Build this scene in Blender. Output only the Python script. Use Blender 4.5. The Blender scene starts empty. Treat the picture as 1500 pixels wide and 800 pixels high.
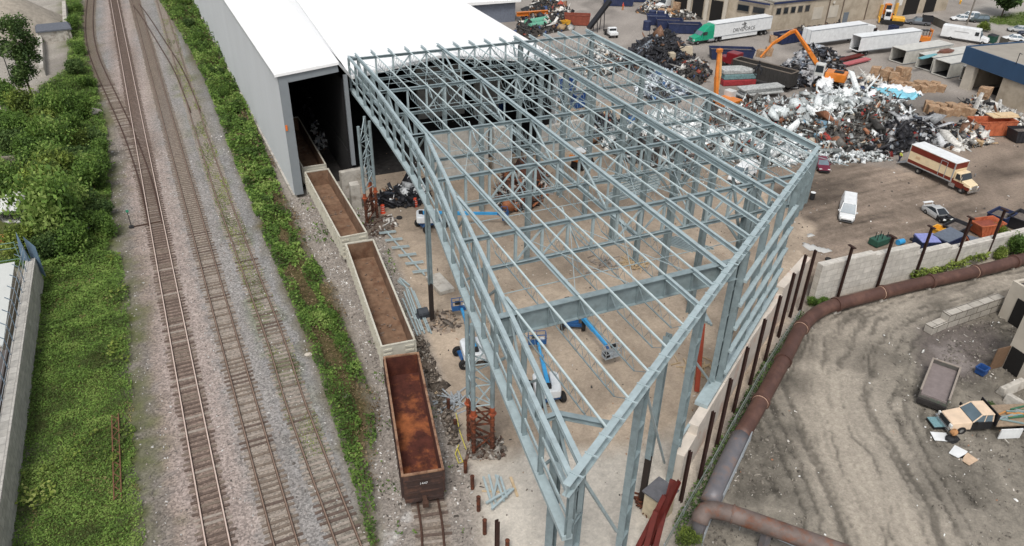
import bpy, math, random
import numpy as np
from mathutils import Vector, Matrix
random.seed(7); RNG = np.random.default_rng(7)
sc = bpy.context.scene; COL = sc.collection
PI = math.pi
# ---------------- survey: drone position and heading, used to place things on the ground
F, PIT, ROLL, HEAD, CAMH = 1107.06, 0.555520, 0.021359, -0.427814, 44.0
CA, SA = math.cos(HEAD), math.sin(HEAD)
def at(px, py, z=0.0):
    x, y = (px-750)/F, (py-400)/F
    c, s = math.cos(-ROLL), math.sin(-ROLL)
    x, y = c*x-s*y, s*x+c*y
    w = math.cos(PIT)-math.sin(PIT)*y; u = -math.sin(PIT)-math.cos(PIT)*y
    d = (x*CA-w*SA, x*SA+w*CA, u); t = (z-CAMH)/u
    return Vector((d[0]*t, d[1]*t, z))
def at2(px, py, z=0.0):
    p = at(px, py, z); return (p.x, p.y)

# ---------------- materials
MATS = {}
def S(r, g, b):            # sRGB 0-255 -> linear
    f = lambda c: c/12.92 if c <= .04045 else ((c+.055)/1.055)**2.4
    return (f(r/255), f(g/255), f(b/255))
def mat(name, col, rough=.6, metal=0., var=.18, scale=3., bump=0., col2=None, amt2=.5, scale2=1.2, spec=.4, stretch=(1,1,1), coat=0.):
    if name in MATS: return MATS[name]
    m = bpy.data.materials.new(name); m.use_nodes = True
    nt = m.node_tree; N = nt.nodes; L = nt.links
    b = N['Principled BSDF']; b.inputs['Roughness'].default_value = rough; b.inputs['Metallic'].default_value = metal
    b.inputs['Specular IOR Level'].default_value = spec
    if coat: b.inputs['Coat Weight'].default_value = coat; b.inputs['Coat Roughness'].default_value = .1
    tc = N.new('ShaderNodeTexCoord'); mp = N.new('ShaderNodeMapping'); mp.inputs['Scale'].default_value = stretch
    oi = N.new('ShaderNodeObjectInfo'); va = N.new('ShaderNodeVectorMath'); va.operation = 'ADD'
    L.new(tc.outputs['Object'], mp.inputs['Vector']); L.new(mp.outputs[0], va.inputs[0])
    sc_ = N.new('ShaderNodeMath'); sc_.operation = 'MULTIPLY'; sc_.inputs[1].default_value = 37.; L.new(oi.outputs['Random'], sc_.inputs[0]); L.new(sc_.outputs[0], va.inputs[1])
    n = N.new('ShaderNodeTexNoise'); n.inputs['Scale'].default_value = scale; n.inputs['Detail'].default_value = 6; n.inputs['Roughness'].default_value = .65
    L.new(va.outputs[0], n.inputs['Vector'])
    mr = N.new('ShaderNodeMapRange'); mr.inputs[1].default_value = .3; mr.inputs[2].default_value = .7; mr.inputs[3].default_value = 1-var; mr.inputs[4].default_value = 1+var
    L.new(n.outputs['Fac'], mr.inputs[0])
    mul = N.new('ShaderNodeMix'); mul.data_type = 'RGBA'; mul.blend_type = 'MULTIPLY'; mul.inputs[0].default_value = 1
    cb = N.new('ShaderNodeCombineColor')
    for i in range(3): L.new(mr.outputs[0], cb.inputs[i])
    L.new(cb.outputs[0], mul.inputs[7])
    if col2 is not None:
        n2 = N.new('ShaderNodeTexNoise'); n2.inputs['Scale'].default_value = scale2; n2.inputs['Detail'].default_value = 8; n2.inputs['Roughness'].default_value = .7
        L.new(va.outputs[0], n2.inputs['Vector'])
        r2 = N.new('ShaderNodeMapRange'); r2.inputs[1].default_value = .62-.3*amt2; r2.inputs[2].default_value = .78-.3*amt2
        L.new(n2.outputs['Fac'], r2.inputs[0])
        mx = N.new('ShaderNodeMix'); mx.data_type = 'RGBA'; mx.inputs[6].default_value = (*col, 1); mx.inputs[7].default_value = (*col2, 1)
        L.new(r2.outputs[0], mx.inputs[0]); L.new(mx.outputs[2], mul.inputs[6])
    else: mul.inputs[6].default_value = (*col, 1)
    L.new(mul.outputs[2], b.inputs['Base Color'])
    if bump:
        bp = N.new('ShaderNodeBump'); bp.inputs['Strength'].default_value = bump; bp.inputs['Distance'].default_value = .05
        L.new(n.outputs['Fac'], bp.inputs['Height']); L.new(bp.outputs[0], b.inputs['Normal'])
    MATS[name] = m; return m
def attr_mat(name, rough=.8, translucent=0., var=.25, scale=8., metal=0.):
    if name in MATS: return MATS[name]
    m = bpy.data.materials.new(name); m.use_nodes = True; nt = m.node_tree; N = nt.nodes; L = nt.links
    b = N['Principled BSDF']; b.inputs['Roughness'].default_value = rough; b.inputs['Metallic'].default_value = metal; b.inputs['Specular IOR Level'].default_value = .3
    a = N.new('ShaderNodeAttribute'); a.attribute_name = 'Col'
    n = N.new('ShaderNodeTexNoise'); n.inputs['Scale'].default_value = scale; n.inputs['Detail'].default_value = 3
    tc = N.new('ShaderNodeTexCoord'); L.new(tc.outputs['Object'], n.inputs['Vector'])
    mr = N.new('ShaderNodeMapRange'); mr.inputs[1].default_value = .3; mr.inputs[2].default_value = .7; mr.inputs[3].default_value = 1-var; mr.inputs[4].default_value = 1+var
    L.new(n.outputs['Fac'], mr.inputs[0])
    vm = N.new('ShaderNodeVectorMath'); vm.operation = 'SCALE'; L.new(a.outputs['Color'], vm.inputs[0]); L.new(mr.outputs[0], vm.inputs['Scale'])
    L.new(vm.outputs[0], b.inputs['Base Color'])
    if translucent:
        t = N.new('ShaderNodeBsdfTranslucent'); L.new(vm.outputs[0], t.inputs['Color'])
        mx = N.new('ShaderNodeMixShader'); mx.inputs[0].default_value = translucent
        L.new(b.outputs[0], mx.inputs[1]); L.new(t.outputs[0], mx.inputs[2]); L.new(mx.outputs[0], N['Material Output'].inputs[0])
    MATS[name] = m; return m
def block_mat(name, c1, c2, mortar, bw=1.2, bh=.6, rough=.85, msize=.03):
    # stacked blocks: brick pattern laid along the wall's own length (u) and height (z)
    if name in MATS: return MATS[name]
    m = bpy.data.materials.new(name); m.use_nodes = True; nt = m.node_tree; N = nt.nodes; L = nt.links
    b = N['Principled BSDF']; b.inputs['Roughness'].default_value = rough
    uv = N.new('ShaderNodeUVMap'); br = N.new('ShaderNodeTexBrick'); L.new(uv.outputs[0], br.inputs['Vector'])
    br.inputs['Color1'].default_value = (*c1, 1); br.inputs['Color2'].default_value = (*c2, 1); br.inputs['Mortar'].default_value = (*mortar, 1)
    br.inputs['Scale'].default_value = 1; br.inputs['Brick Width'].default_value = bw; br.inputs['Row Height'].default_value = bh; br.inputs['Mortar Size'].default_value = msize; br.inputs['Mortar Smooth'].default_value = .4
    n = N.new('ShaderNodeTexNoise'); n.inputs['Scale'].default_value = 1.3; n.inputs['Detail'].default_value = 8; n.inputs['Roughness'].default_value = .7; L.new(uv.outputs[0], n.inputs['Vector'])
    mr = N.new('ShaderNodeMapRange'); mr.inputs[1].default_value = .3; mr.inputs[2].default_value = .7; mr.inputs[3].default_value = .72; mr.inputs[4].default_value = 1.15; L.new(n.outputs['Fac'], mr.inputs[0])
    vm = N.new('ShaderNodeVectorMath'); vm.operation = 'SCALE'; L.new(br.outputs['Color'], vm.inputs[0]); L.new(mr.outputs[0], vm.inputs['Scale'])
    L.new(vm.outputs[0], b.inputs['Base Color'])
    bp = N.new('ShaderNodeBump'); bp.inputs['Strength'].default_value = .5; bp.inputs['Distance'].default_value = .04
    L.new(br.outputs['Fac'], bp.inputs['Height']); bp.invert = True; L.new(bp.outputs[0], b.inputs['Normal'])
    MATS[name] = m; return m
def glass_mat(name='window_glass', col=(.02,.025,.03)):
    return mat(name, col, rough=.08, var=.1, spec=.8)

# ---------------- mesh builder
class MB:
    def __init__(s): s.v = []; s.f = []; s.m = []
    def add(s, vs, fs, mi=0):
        o = len(s.v); s.v += [tuple(p) for p in vs]; s.f += [tuple(i+o for i in f) for f in fs]; s.m += [mi]*len(fs); return s
    def hexa(s, p, mi=0):   # 4 bottom, 4 top (ccw)
        return s.add(p, [(3,2,1,0),(4,5,6,7),(0,1,5,4),(1,2,6,5),(2,3,7,6),(3,0,4,7)], mi)
    def box(s, x, y, z, sx, sy, sz, rz=0., mi=0, tx=0., ty=0.):   # centre x,y ; bottom z
        c, n = math.cos(rz), math.sin(rz); P = []
        for k in (0, 1):
            for a, b in ((-1,-1),(1,-1),(1,1),(-1,1)):
                u, v = a*sx/2, b*sy/2
                P.append((x+u*c-v*n+k*tx, y+u*n+v*c+k*ty, z+k*sz))
        return s.hexa(P, mi)
    def taper(s, x, y, z, sx, sy, sx2, sy2, h, dx=0., dy=0., mi=0):
        P = [(x+a*sx/2, y+b*sy/2, z) for a, b in ((-1,-1),(1,-1),(1,1),(-1,1))]+[(x+dx+a*sx2/2, y+dy+b*sy2/2, z+h) for a, b in ((-1,-1),(1,-1),(1,1),(-1,1))]
        return s.hexa(P, mi)
    def bar(s, p0, p1, w, h, up=(0,0,1), mi=0):   # rectangular bar, centred on the line
        p0, p1 = Vector(p0), Vector(p1); d = p1-p0
        if d.length < 1e-6: return s
        d.normalize(); u = Vector(up)
        if abs(d.dot(u)) > .98: u = Vector((0,1,0)) if abs(d.y) < .9 else Vector((1,0,0))
        a = d.cross(u).normalized(); b = a.cross(d).normalized(); a *= w/2; b *= h/2
        return s.hexa([p0-a-b, p0+a-b, p1+a-b, p1-a-b, p0-a+b, p0+a+b, p1+a+b, p1-a+b], mi)
    def ibeam(s, p0, p1, w, h, up=(0,0,1), t=.03, mi=0):
        p0, p1 = Vector(p0), Vector(p1); d = (p1-p0).normalized(); u = Vector(up)
        if abs(d.dot(u)) > .98: u = Vector((0,1,0))
        b = d.cross(u).normalized().cross(d).normalized()
        s.bar(p0+b*(h/2-t/2), p1+b*(h/2-t/2), w, t, up, mi); s.bar(p0-b*(h/2-t/2), p1-b*(h/2-t/2), w, t, up, mi)
        return s.bar(p0, p1, t*.8, h-2*t, up, mi)
    def tube(s, p0, p1, r, n=8, r2=None, mi=0, cap=True):
        p0, p1 = Vector(p0), Vector(p1); r2 = r if r2 is None else r2; d = (p1-p0).normalized()
        u = Vector((0,0,1)) if abs(d.z) < .95 else Vector((1,0,0))
        a = d.cross(u).normalized(); b = a.cross(d)
        P = [p0+(a*math.cos(t)+b*math.sin(t))*r for t in [2*PI*i/n for i in range(n)]]+[p1+(a*math.cos(t)+b*math.sin(t))*r2 for t in [2*PI*i/n for i in range(n)]]
        fs = [(i, (i+1) % n, n+(i+1) % n, n+i) for i in range(n)]
        if cap: fs += [tuple(range(n))[::-1], tuple(range(n, 2*n))]
        return s.add(P, fs, mi)
    def path(s, pts, r, n=8, mi=0, cap=True):
        pts = [Vector(p) for p in pts]; P = []
        for i, p in enumerate(pts):
            d = (pts[min(i+1, len(pts)-1)]-pts[max(i-1, 0)]).normalized(); u = Vector((0,0,1)) if abs(d.z) < .97 else Vector((1,0,0))
            a = d.cross(u).normalized(); b = a.cross(d); rr = r[i] if isinstance(r, (list, tuple)) else r
            P += [p+(a*math.cos(2*PI*k/n)+b*math.sin(2*PI*k/n))*rr for k in range(n)]
        fs = [(i*n+k, i*n+(k+1) % n, (i+1)*n+(k+1) % n, (i+1)*n+k) for i in range(len(pts)-1) for k in range(n)]
        if cap: fs += [tuple(range(n))[::-1], tuple(range((len(pts)-1)*n, len(pts)*n))]
        return s.add(P, fs, mi)
    def strip(s, pts, w, h, z=0., mi=0):   # swept rectangular rail along ground polyline pts (x,y); bottom at z
        P = []; n = len(pts)
        for i in range(n):
            p = Vector(pts[i][:2]); d = (Vector(pts[min(i+1,n-1)][:2])-Vector(pts[max(i-1,0)][:2])).normalized(); q = Vector((d.y, -d.x))*w/2
            P += [(p.x-q.x, p.y-q.y, z), (p.x+q.x, p.y+q.y, z), (p.x+q.x, p.y+q.y, z+h), (p.x-q.x, p.y-q.y, z+h)]
        fs = [(i*4+k, i*4+(k+1) % 4, i*4+4+(k+1) % 4, i*4+4+k) for i in range(n-1) for k in range(4)]+[(0,3,2,1), (n*4-4, n*4-3, n*4-2, n*4-1)]
        return s.add(P, fs, mi)
    def prism(s, poly, z0, z1, mi=0):
        n = len(poly); P = [(p[0], p[1], z0) for p in poly]+[(p[0], p[1], z1) for p in poly]
        return s.add(P, [tuple(range(n))[::-1], tuple(range(n, 2*n))]+[(i, (i+1) % n, n+(i+1) % n, n+i) for i in range(n)], mi)
    def side(s, prof, y0, y1, mi=0, y0b=None, y1b=None):    # profile (x,z) swept across y
        n = len(prof); P = [(p[0], y0, p[1]) for p in prof]+[(p[0], y1, p[1]) for p in prof]
        return s.add(P, [tuple(range(n)), tuple(range(n, 2*n))[::-1]]+[(i, n+i, n+(i+1) % n, (i+1) % n) for i in range(n)], mi)
    def lathe(s, prof, x, y, z, n=14, mi=0):   # (r, z)
        P = []; m = len(prof)
        for r, h in prof: P += [(x+r*math.cos(2*PI*k/n), y+r*math.sin(2*PI*k/n), z+h) for k in range(n)]
        fs = [(i*n+k, i*n+(k+1) % n, (i+1)*n+(k+1) % n, (i+1)*n+k) for i in range(m-1) for k in range(n)]+[tuple(range(n))[::-1], tuple(range((m-1)*n, m*n))]
        return s.add(P, fs, mi)
    def quad(s, a, b, c, d, mi=0): return s.add([a, b, c, d], [(0,1,2,3)], mi)
    def ell(s, x, y, z, rx, ry, rz, n=10, m=6, mi=0, jit=0.):
        P = []
        for i in range(m+1):
            t = PI*i/m
            for k in range(n):
                j = 1+random.uniform(-jit, jit); P.append((x+rx*j*math.sin(t)*math.cos(2*PI*k/n), y+ry*j*math.sin(t)*math.sin(2*PI*k/n), z-rz*j*math.cos(t)))
        return s.add(P, [(i*n+k, i*n+(k+1) % n, (i+1)*n+(k+1) % n, (i+1)*n+k) for i in range(m) for k in range(n)], mi)
    def build(s, name, mats, parent=None, world=False, smooth=False, bevel=0., loc=None, rz=0., seg=2):
        me = bpy.data.meshes.new(name); V = s.v
        if world and parent is not None:
            iv = (Matrix.Translation(parent.location) @ Matrix.Rotation(parent.rotation_euler.z, 4, 'Z')).inverted()
            V = [tuple(iv @ Vector(p)) for p in V]
        me.from_pydata(V, [], s.f); me.validate(); me.update()
        if not isinstance(mats, (list, tuple)): mats = [mats]
        for m_ in mats: me.materials.append(m_)
        if len(mats) > 1 and len(me.polygons) == len(s.m): me.polygons.foreach_set('material_index', s.m)
        if smooth: me.polygons.foreach_set('use_smooth', [True]*len(me.polygons))
        o = bpy.data.objects.new(name, me); COL.objects.link(o)
        if parent is not None: o.parent = parent
        if loc is not None: o.location = loc
        o.rotation_euler.z = rz
        if bevel:
            b = o.modifiers.new('bevel', 'BEVEL'); b.width = bevel; b.segments = seg; b.limit_method = 'ANGLE'; b.angle_limit = .7
        return o
def tag(o, label, cat, group=None, kind=None):
    if label: o['label'] = label
    if cat: o['category'] = cat
    if group: o['group'] = group
    if kind: o['kind'] = kind
    return o
def thing(name, label, cat, loc=(0,0,0), rz=0., group=None):
    o = bpy.data.objects.new(name, None); COL.objects.link(o); o.empty_display_size = .3
    o.location = loc; o.rotation_euler.z = rz
    return tag(o, label, cat, group)
def copy_tree(o, loc=None, rz=None, label=None, group=None, parent=None, scale=None):
    c = o.copy(); COL.objects.link(c)
    if parent is not None: c.parent = parent
    for ch in list(o.children): copy_tree(ch, parent=c)
    if loc is not None: c.location = loc
    if rz is not None: c.rotation_euler.z = rz
    if label: c['label'] = label
    if group: c['group'] = group
    if scale: c.scale = scale
    return c
def npmesh(name, V, Fq, col=None, mat_=None, parent=None, smooth=False):
    # fast mesh from numpy arrays; Fq (n,k) faces; col (n,3) per-face colour
    me = bpy.data.meshes.new(name); n, k = Fq.shape
    me.vertices.add(len(V)); me.vertices.foreach_set('co', np.ascontiguousarray(V, dtype=np.float32).ravel())
    me.loops.add(n*k); me.loops.foreach_set('vertex_index', np.ascontiguousarray(Fq, dtype=np.int32).ravel())
    me.polygons.add(n); me.polygons.foreach_set('loop_start', np.arange(0, n*k, k, dtype=np.int32))
    me.polygons.foreach_set('loop_total', np.full(n, k, dtype=np.int32))
    me.update(calc_edges=True)
    if col is not None:
        a = me.attributes.new('Col', 'FLOAT_COLOR', 'FACE'); c = np.ones((n, 4), np.float32); c[:, :3] = col; a.data.foreach_set('color', c.ravel())
    if mat_ is not None: me.materials.append(mat_)
    if smooth: me.polygons.foreach_set('use_smooth', [True]*n)
    o = bpy.data.objects.new(name, me); COL.objects.link(o)
    if parent is not None: o.parent = parent
    return o
# value noise
def vnoise(x, y, seed=0):
    xi, yi = np.floor(x).astype(np.int64), np.floor(y).astype(np.int64); xf, yf = x-xi, y-yi
    def h(a, b):
        n = (a*374761393+b*668265263+seed*1442695041) & 0x7fffffff; n = ((n ^ (n >> 13))*1274126177) & 0x7fffffff; return ((n ^ (n >> 16)) & 0xffff)/65535.
    u, v = xf*xf*(3-2*xf), yf*yf*(3-2*yf)
    return (h(xi,yi)*(1-u)+h(xi+1,yi)*u)*(1-v)+(h(xi,yi+1)*(1-u)+h(xi+1,yi+1)*u)*v
def fbm(x, y, seed=0, o=4):
    r = 0.; a = .5; t = 0.
    for i in range(o): r = r+a*vnoise(x*2**i, y*2**i, seed+i*17); t += a; a *= .55
    return r/t
def inpoly(x, y, poly):
    ins = np.zeros(x.shape, bool); n = len(poly)
    for i in range(n):
        x0, y0 = poly[i]; x1, y1 = poly[(i+1) % n]
        if y0 == y1: continue
        c = ((y0 > y) != (y1 > y)) & (x < (x1-x0)*(y-y0)/(y1-y0)+x0); ins ^= c
    return ins
def sdist(x, y, poly):      # signed distance, + inside
    d = np.full(x.shape, 1e9); n = len(poly)
    for i in range(n):
        x0, y0 = poly[i]; x1, y1 = poly[(i+1) % n]; dx, dy = x1-x0, y1-y0; L2 = dx*dx+dy*dy+1e-9
        t = np.clip(((x-x0)*dx+(y-y0)*dy)/L2, 0, 1); d = np.minimum(d, np.hypot(x-x0-t*dx, y-y0-t*dy))
    return np.where(inpoly(x, y, poly), d, -d)
def pline(x, y, pts):       # distance to polyline
    d = np.full(x.shape, 1e9)
    for i in range(len(pts)-1):
        x0, y0 = pts[i][:2]; x1, y1 = pts[i+1][:2]; dx, dy = x1-x0, y1-y0; L2 = dx*dx+dy*dy+1e-9
        t = np.clip(((x-x0)*dx+(y-y0)*dy)/L2, 0, 1); d = np.minimum(d, np.hypot(x-x0-t*dx, y-y0-t*dy))
    return d
def smooth_line(pts, step=1.0):   # Catmull-Rom through pts, resampled
    P = [np.array(p[:2], float) for p in pts]; P = [2*P[0]-P[1]]+P+[2*P[-1]-P[-2]]; out = []
    for i in range(1, len(P)-2):
        n = max(2, int(np.linalg.norm(P[i+1]-P[i])/step))
        for k in range(n):
            t = k/n; out.append(.5*((2*P[i])+(-P[i-1]+P[i+1])*t+(2*P[i-1]-5*P[i]+4*P[i+1]-P[i+2])*t*t+(-P[i-1]+3*P[i]-3*P[i+1]+P[i+2])*t**3))
    out.append(P[-2]); return [(float(p[0]), float(p[1])) for p in out]

# ---------------- camera, sky, sun
cam = bpy.data.cameras.new('camera'); co = bpy.data.objects.new('camera', cam); COL.objects.link(co)
cam.sensor_width = 36; cam.lens = 36*F/1500; cam.clip_end = 3000; cam.clip_start = .5
def _d(r, w, u): return Vector((r*CA-w*SA, r*SA+w*CA, u))
_r, _u, _f = _d(1,0,0), _d(0, math.sin(PIT), math.cos(PIT)), _d(0, math.cos(PIT), -math.sin(PIT))
M3 = Matrix((_r, _u, -_f)).transposed()
co.matrix_world = Matrix.Translation((0,0,CAMH)) @ (M3 @ Matrix.Rotation(ROLL, 3, 'Z')).to_4x4()
sc.camera = co
SUN_EL, SUN_AZ = math.radians(58), math.radians(215)     # azimuth: direction the light comes from, from +Y clockwise
w = bpy.data.worlds.new('World'); sc.world = w; w.use_nodes = True
nt = w.node_tree; sk = nt.nodes.new('ShaderNodeTexSky'); sk.sky_type = 'NISHITA'; sk.sun_disc = False
sk.sun_elevation = SUN_EL; sk.sun_rotation = SUN_AZ; sk.air_density = 1.0; sk.dust_density = 3.5; sk.ozone_density = 1.0; sk.altitude = 100
bg = nt.nodes['Background']; bg.inputs[1].default_value = .125
# overcast: the blue of the clear sky is greyed by cloud
hs = nt.nodes.new('ShaderNodeHueSaturation'); hs.inputs['Saturation'].default_value = .3
nt.links.new(sk.outputs[0], hs.inputs['Color']); nt.links.new(hs.outputs[0], bg.inputs[0])
sl = bpy.data.lights.new('sun', 'SUN'); sl.energy = 1.5; sl.angle = math.radians(16); sl.color = (1, .965, .91)
so = bpy.data.objects.new('sun', sl); COL.objects.link(so)
dv = Vector((math.sin(SUN_AZ)*math.cos(SUN_EL), math.cos(SUN_AZ)*math.cos(SUN_EL), math.sin(SUN_EL)))
so.rotation_euler = dv.to_track_quat('Z', 'Y').to_euler(); so.location = (0, 0, 120)
sc.view_settings.view_transform = 'Standard'; sc.view_settings.look = 'None'; sc.view_settings.gamma = 1; sc.view_settings.exposure = .3
sc.render.engine = 'CYCLES'
# ================= rail alignments (surveyed on the ground)
def ext(pts, a, b):         # lengthen a polyline straight at both ends
    p = [Vector(q[:2]) for q in pts]; d0 = (p[0]-p[1]).normalized(); d1 = (p[-1]-p[-2]).normalized()
    return [tuple(p[0]+d0*a)]+[tuple(q) for q in p]+[tuple(p[-1]+d1*b)]
T1 = ext([at2(320,800), at2(167,0)], 12, 40)
T2 = ext([at2(418,795), at2(197,0)], 12, 40)
T3 = ext([at2(511,800), at2(436,600), at2(404,500), at2(367,400), at2(330,300), at2(293,190), at2(262,92), at2(234,0)], 10, 40)
SIDING = [at2(228,330), at2(212,262), at2(190,199), at2(167,148), at2(147,105), at2(136,75), at2(131,42), at2(133,0), at2(139,-40)]
XOVER = [at2(200,8), at2(214,27), at2(240,68), at2(262,105), at2(287,165)]
SPUR = [(14.3,150), (14.2,125), (14.0,100), (14.25,80), (14.3,72), (13.9,62), (12.95,51.5), (11.7,44), (10.6,37.3), (9.75,33.6), (7.6,27)]
L1, L2, L3, LS, LX, LP = [smooth_line(p) for p in (T1, T2, T3, SIDING, XOVER, SPUR)]

pp = lambda *a: [at2(x, y) for x, y in a]
BANK_L = pp((45,395),(8,800),(-10,860),(218,860),(215,800),(206,700),(196,600),(193,520),(190,430),(178,380),(166,320),(160,240),(158,190),(140,120),(124,60),(122,-20),(92,-20),(98,40),(100,100),(60,130),(0,150),(-120,150),(-120,395))
BANK_M = pp((222,-20),(238,10),(262,45),(300,120),(322,180),(352,260),(385,345),(412,410),(440,480),(470,560),(498,650),(525,740),(545,810),(556,800),(546,715),(540,690),(552,640),(548,590),(535,560),(512,500),(490,430),(455,370),(432,318),(420,300),(376,190),(330,90),(285,-20))
CORR = pp((122,-30),(120,100),(142,150),(158,235),(158,300),(172,360),(186,440),(192,560),(205,680),(220,870),(560,870),(545,800),(500,650),(455,520),(412,400),(352,250),(310,130),(245,-30))
SPURBED = pp((420,300),(455,370),(500,450),(545,560),(545,700),(560,800),(575,870),(715,870),(700,790),(690,700),(668,640),(655,590),(640,560),(620,500),(600,440),(560,340),(530,290),(430,285))
SLAB = pp((530,285),(560,340),(600,440),(640,540),(662,600),(690,700),(702,800),(712,880),(900,880),(965,800),(1010,690),(1095,560),(1150,470),(1172,420),(1190,330),(1090,260),(1000,210),(900,150),(600,150),(520,260))
PAD = pp((682,672),(770,655),(840,665),(980,640),(1040,600),(990,740),(960,810),(900,880),(712,880),(700,790))
DIRT = pp((998,765),(1034,690),(1120,535),(1182,452),(1230,434),(1500,368),(1700,330),(1900,700),(1500,1100),(930,1100),(960,840))
YARD = pp((1000,255),(1100,215),(1200,230),(1330,240),(1420,200),(1500,180),(1620,170),(1720,330),(1500,368),(1182,445),(1150,400))
LYARD = pp((-160,-60),(88,-60),(96,40),(96,70),(66,105),(60,130),(0,150),(-160,150))
TRACKP = pp((1330,860),(1290,760),(1245,660),(1215,590),(1222,520),(1262,462),(1330,432),(1420,410),(1520,385),(1640,350))
TRACKQ = pp((1430,800),(1340,700),(1280,620),(1262,560),(1285,500),(1340,455))
WET = pp((1338,480),(1380,465),(1455,470),(1470,520),(1420,560),(1370,560),(1345,520))
PUD = pp((1362,505),(1400,500),(1432,540),(1400,548),(1375,525))
ROAD_R = pp((1392,28),(1440,5),(1480,-10),(1700,-10),(1760,70),(1500,60),(1440,40))
LAWN = pp((1432,28),(1470,22),(1500,18),(1560,16),(1560,36),(1500,40),(1462,36))

def arc(x, y, pts):
    best = np.full(x.shape, 1e9); s = np.zeros(x.shape); acc = 0.
    for i in range(len(pts)-1):
        x0, y0 = pts[i]; x1, y1 = pts[i+1]; dx, dy = x1-x0, y1-y0; L = math.hypot(dx, dy)+1e-9; t = np.clip(((x-x0)*dx+(y-y0)*dy)/L**2, 0, 1); d = np.hypot(x-x0-t*dx, y-y0-t*dy); k = d < best; best = np.where(k, d, best); s = np.where(k, acc+t*L, s); acc += L
    return s
def zone_fields(x, y):
    n1 = fbm(x*.35, y*.35, 3, 4)-.5; n2 = fbm(x*1.3, y*1.3, 11, 4)-.5; n3 = fbm(x*.08, y*.08, 5, 3)-.5
    c = np.empty(x.shape+(3,)); zone = np.zeros(x.shape, int); grit = np.full(x.shape, .25)
    def rgb(*a): return np.array(S(*a))
    c[:] = rgb(150,143,136); c *= (1+.5*n1+.5*n3)[..., None]
    # worn lanes in the far yard
    stain = np.clip((fbm(x*.12+9, y*.12, 21, 4)-.52)*5, 0, 1); c = c*(1-stain[..., None]*.35)
    def paint(poly, col, zid, soft=.8, wob=1.2, g=.25):
        nonlocal c, grit, zone
        d = sdist(x, y, poly)+wob*(n1*2.2+n2*.9); a = np.clip(d/soft*.5+.5, 0, 1)
        c = c*(1-a[..., None])+col*a[..., None]; grit = grit*(1-a)+g*a
        if zid: zone = np.where(a > .5, zid, zone)
        return a
    # brown, trampled yard
    st = fbm(x*.10, y*.9, 31, 4)-.5; st2 = fbm(x*.05+7, y*.25, 33, 4)-.5
    st3 = fbm(x*.16+4, y*1.8, 35, 4)-.5; yc = rgb(138,124,111)*(1+.7*st+.9*st2+.5*n2+.7*st3)[..., None]
    damp = np.clip((fbm(x*.07+3, y*.16, 41, 4)-.5)*5, 0, 1)[..., None]; yc = yc*(1-.5*damp)
    paint(YARD, yc, 2, 3., 2.5, .35)
    # concrete slab under the frame: buff, with tracked mud and joints
    mud = np.clip((fbm(x*.14, y*.14, 51, 5)-.45)*4, 0, 1)[..., None]
    sl = rgb(186,169,150)*(1+.35*n1+.3*n2)[..., None]; sl = sl*(1-mud*.28)
    back = np.clip((y-58)/18, 0, 1)[..., None]; sl = sl*(1-back*.28)            # darker towards the shed
    tread = np.clip(np.abs(fbm(x*.5, y*.07, 55, 3)-.5)*6, 0, 1)[..., None]; sl = sl*(.90+.10*tread)
    paint(SLAB, sl, 3, .8, .8, .2)
    pd = rgb(190,183,172)*(1+.3*n1+.35*n2)[..., None]; paint(PAD, pd, 3, 1.2, .8, .2)
    # dirt yard outside the wall
    dc = rgb(126,120,110)*(1+.75*n1+.85*n2+.5*n3)[..., None]
    dt = pline(x, y, smooth_line(TRACKP, 1.5)); dq = pline(x, y, smooth_line(TRACKQ, 1.5))
    dt0 = dt; dt = dt+1.9*(fbm(x*.09+2, y*.09, 67, 3)-.5)*2+.5*n1
    sT = arc(x, y, smooth_line(TRACKP, 3.)); sg = fbm(dt*3.2+.8*n1, sT*.10, 61, 5); fine = fbm(dt*7.+n1, sT*.22, 62, 4)
    lane = np.clip((5.0-dt0+n1*5)/3., 0, 1)
    dc = dc*(1-.85*lane[..., None])+(rgb(166,157,144)*(.42+.65*sg+.45*fine)[..., None])*(.85*lane[..., None])
    lane2 = np.clip((3.0-dq+n1*2)/1.5, 0, 1)*.5; dc = dc*(1-lane2[..., None])+(rgb(158,150,138)*(.75+.4*fbm(dq*2.4, x*.02, 63, 3))[..., None])*lane2[..., None]
    ring = np.clip((11-dt0)/4, 0, 1); rut = np.clip((fbm(dt*2.6+n1*1.5, sT*.12, 65, 4)-.56)*9, 0, 1)*ring; dc = dc*(1-.48*rut[..., None]); dmp = np.clip((fbm(x*.16, y*.16, 66, 4)-.53)*6, 0, 1); dc = dc*(1-.33*dmp[..., None])
    ad = paint(DIRT, dc, 4, .8, .8, .3)
    w_ = np.clip((sdist(x, y, WET)+3*n1)/1.5+.5, 0, 1)[..., None]*.75; c = c*(1-w_)+rgb(98,90,88)*(1+.4*n2)[..., None]*w_
    p_ = np.clip((sdist(x, y, PUD)+1.5*n1)/.8+.5, 0, 1)[..., None]*.8; c = c*(1-p_)+rgb(140,132,128)*p_
    # left yard by the gravel pile
    paint(LYARD, rgb(158,152,143)*(1+.4*n1)[..., None], 5, 1.5, 1.5, .5)
    # ballast corridor
    bc = rgb(141,139,137)*(1+.36*n1+.25*n3)[..., None]
    blot = np.clip((fbm(x*.25+3, y*.25, 71, 4)-.5)*3.5, 0, 1)[..., None]; bc = bc*(1-blot*.18)
    d1 = pline(x, y, T1); d2 = pline(x, y, T2); d3 = pline(x, y, L3); ds = pline(x, y, LS); dx_ = pline(x, y, LX)
    def mixin(a, col):
        nonlocal bc
        bc = bc*(1-a[..., None])+col*a[..., None]
    mixin(np.clip((3.3-d1+n2*1.5)/1., 0, 1)*.7, rgb(166,149,140)*(1+.4*n2)[..., None])
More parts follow.
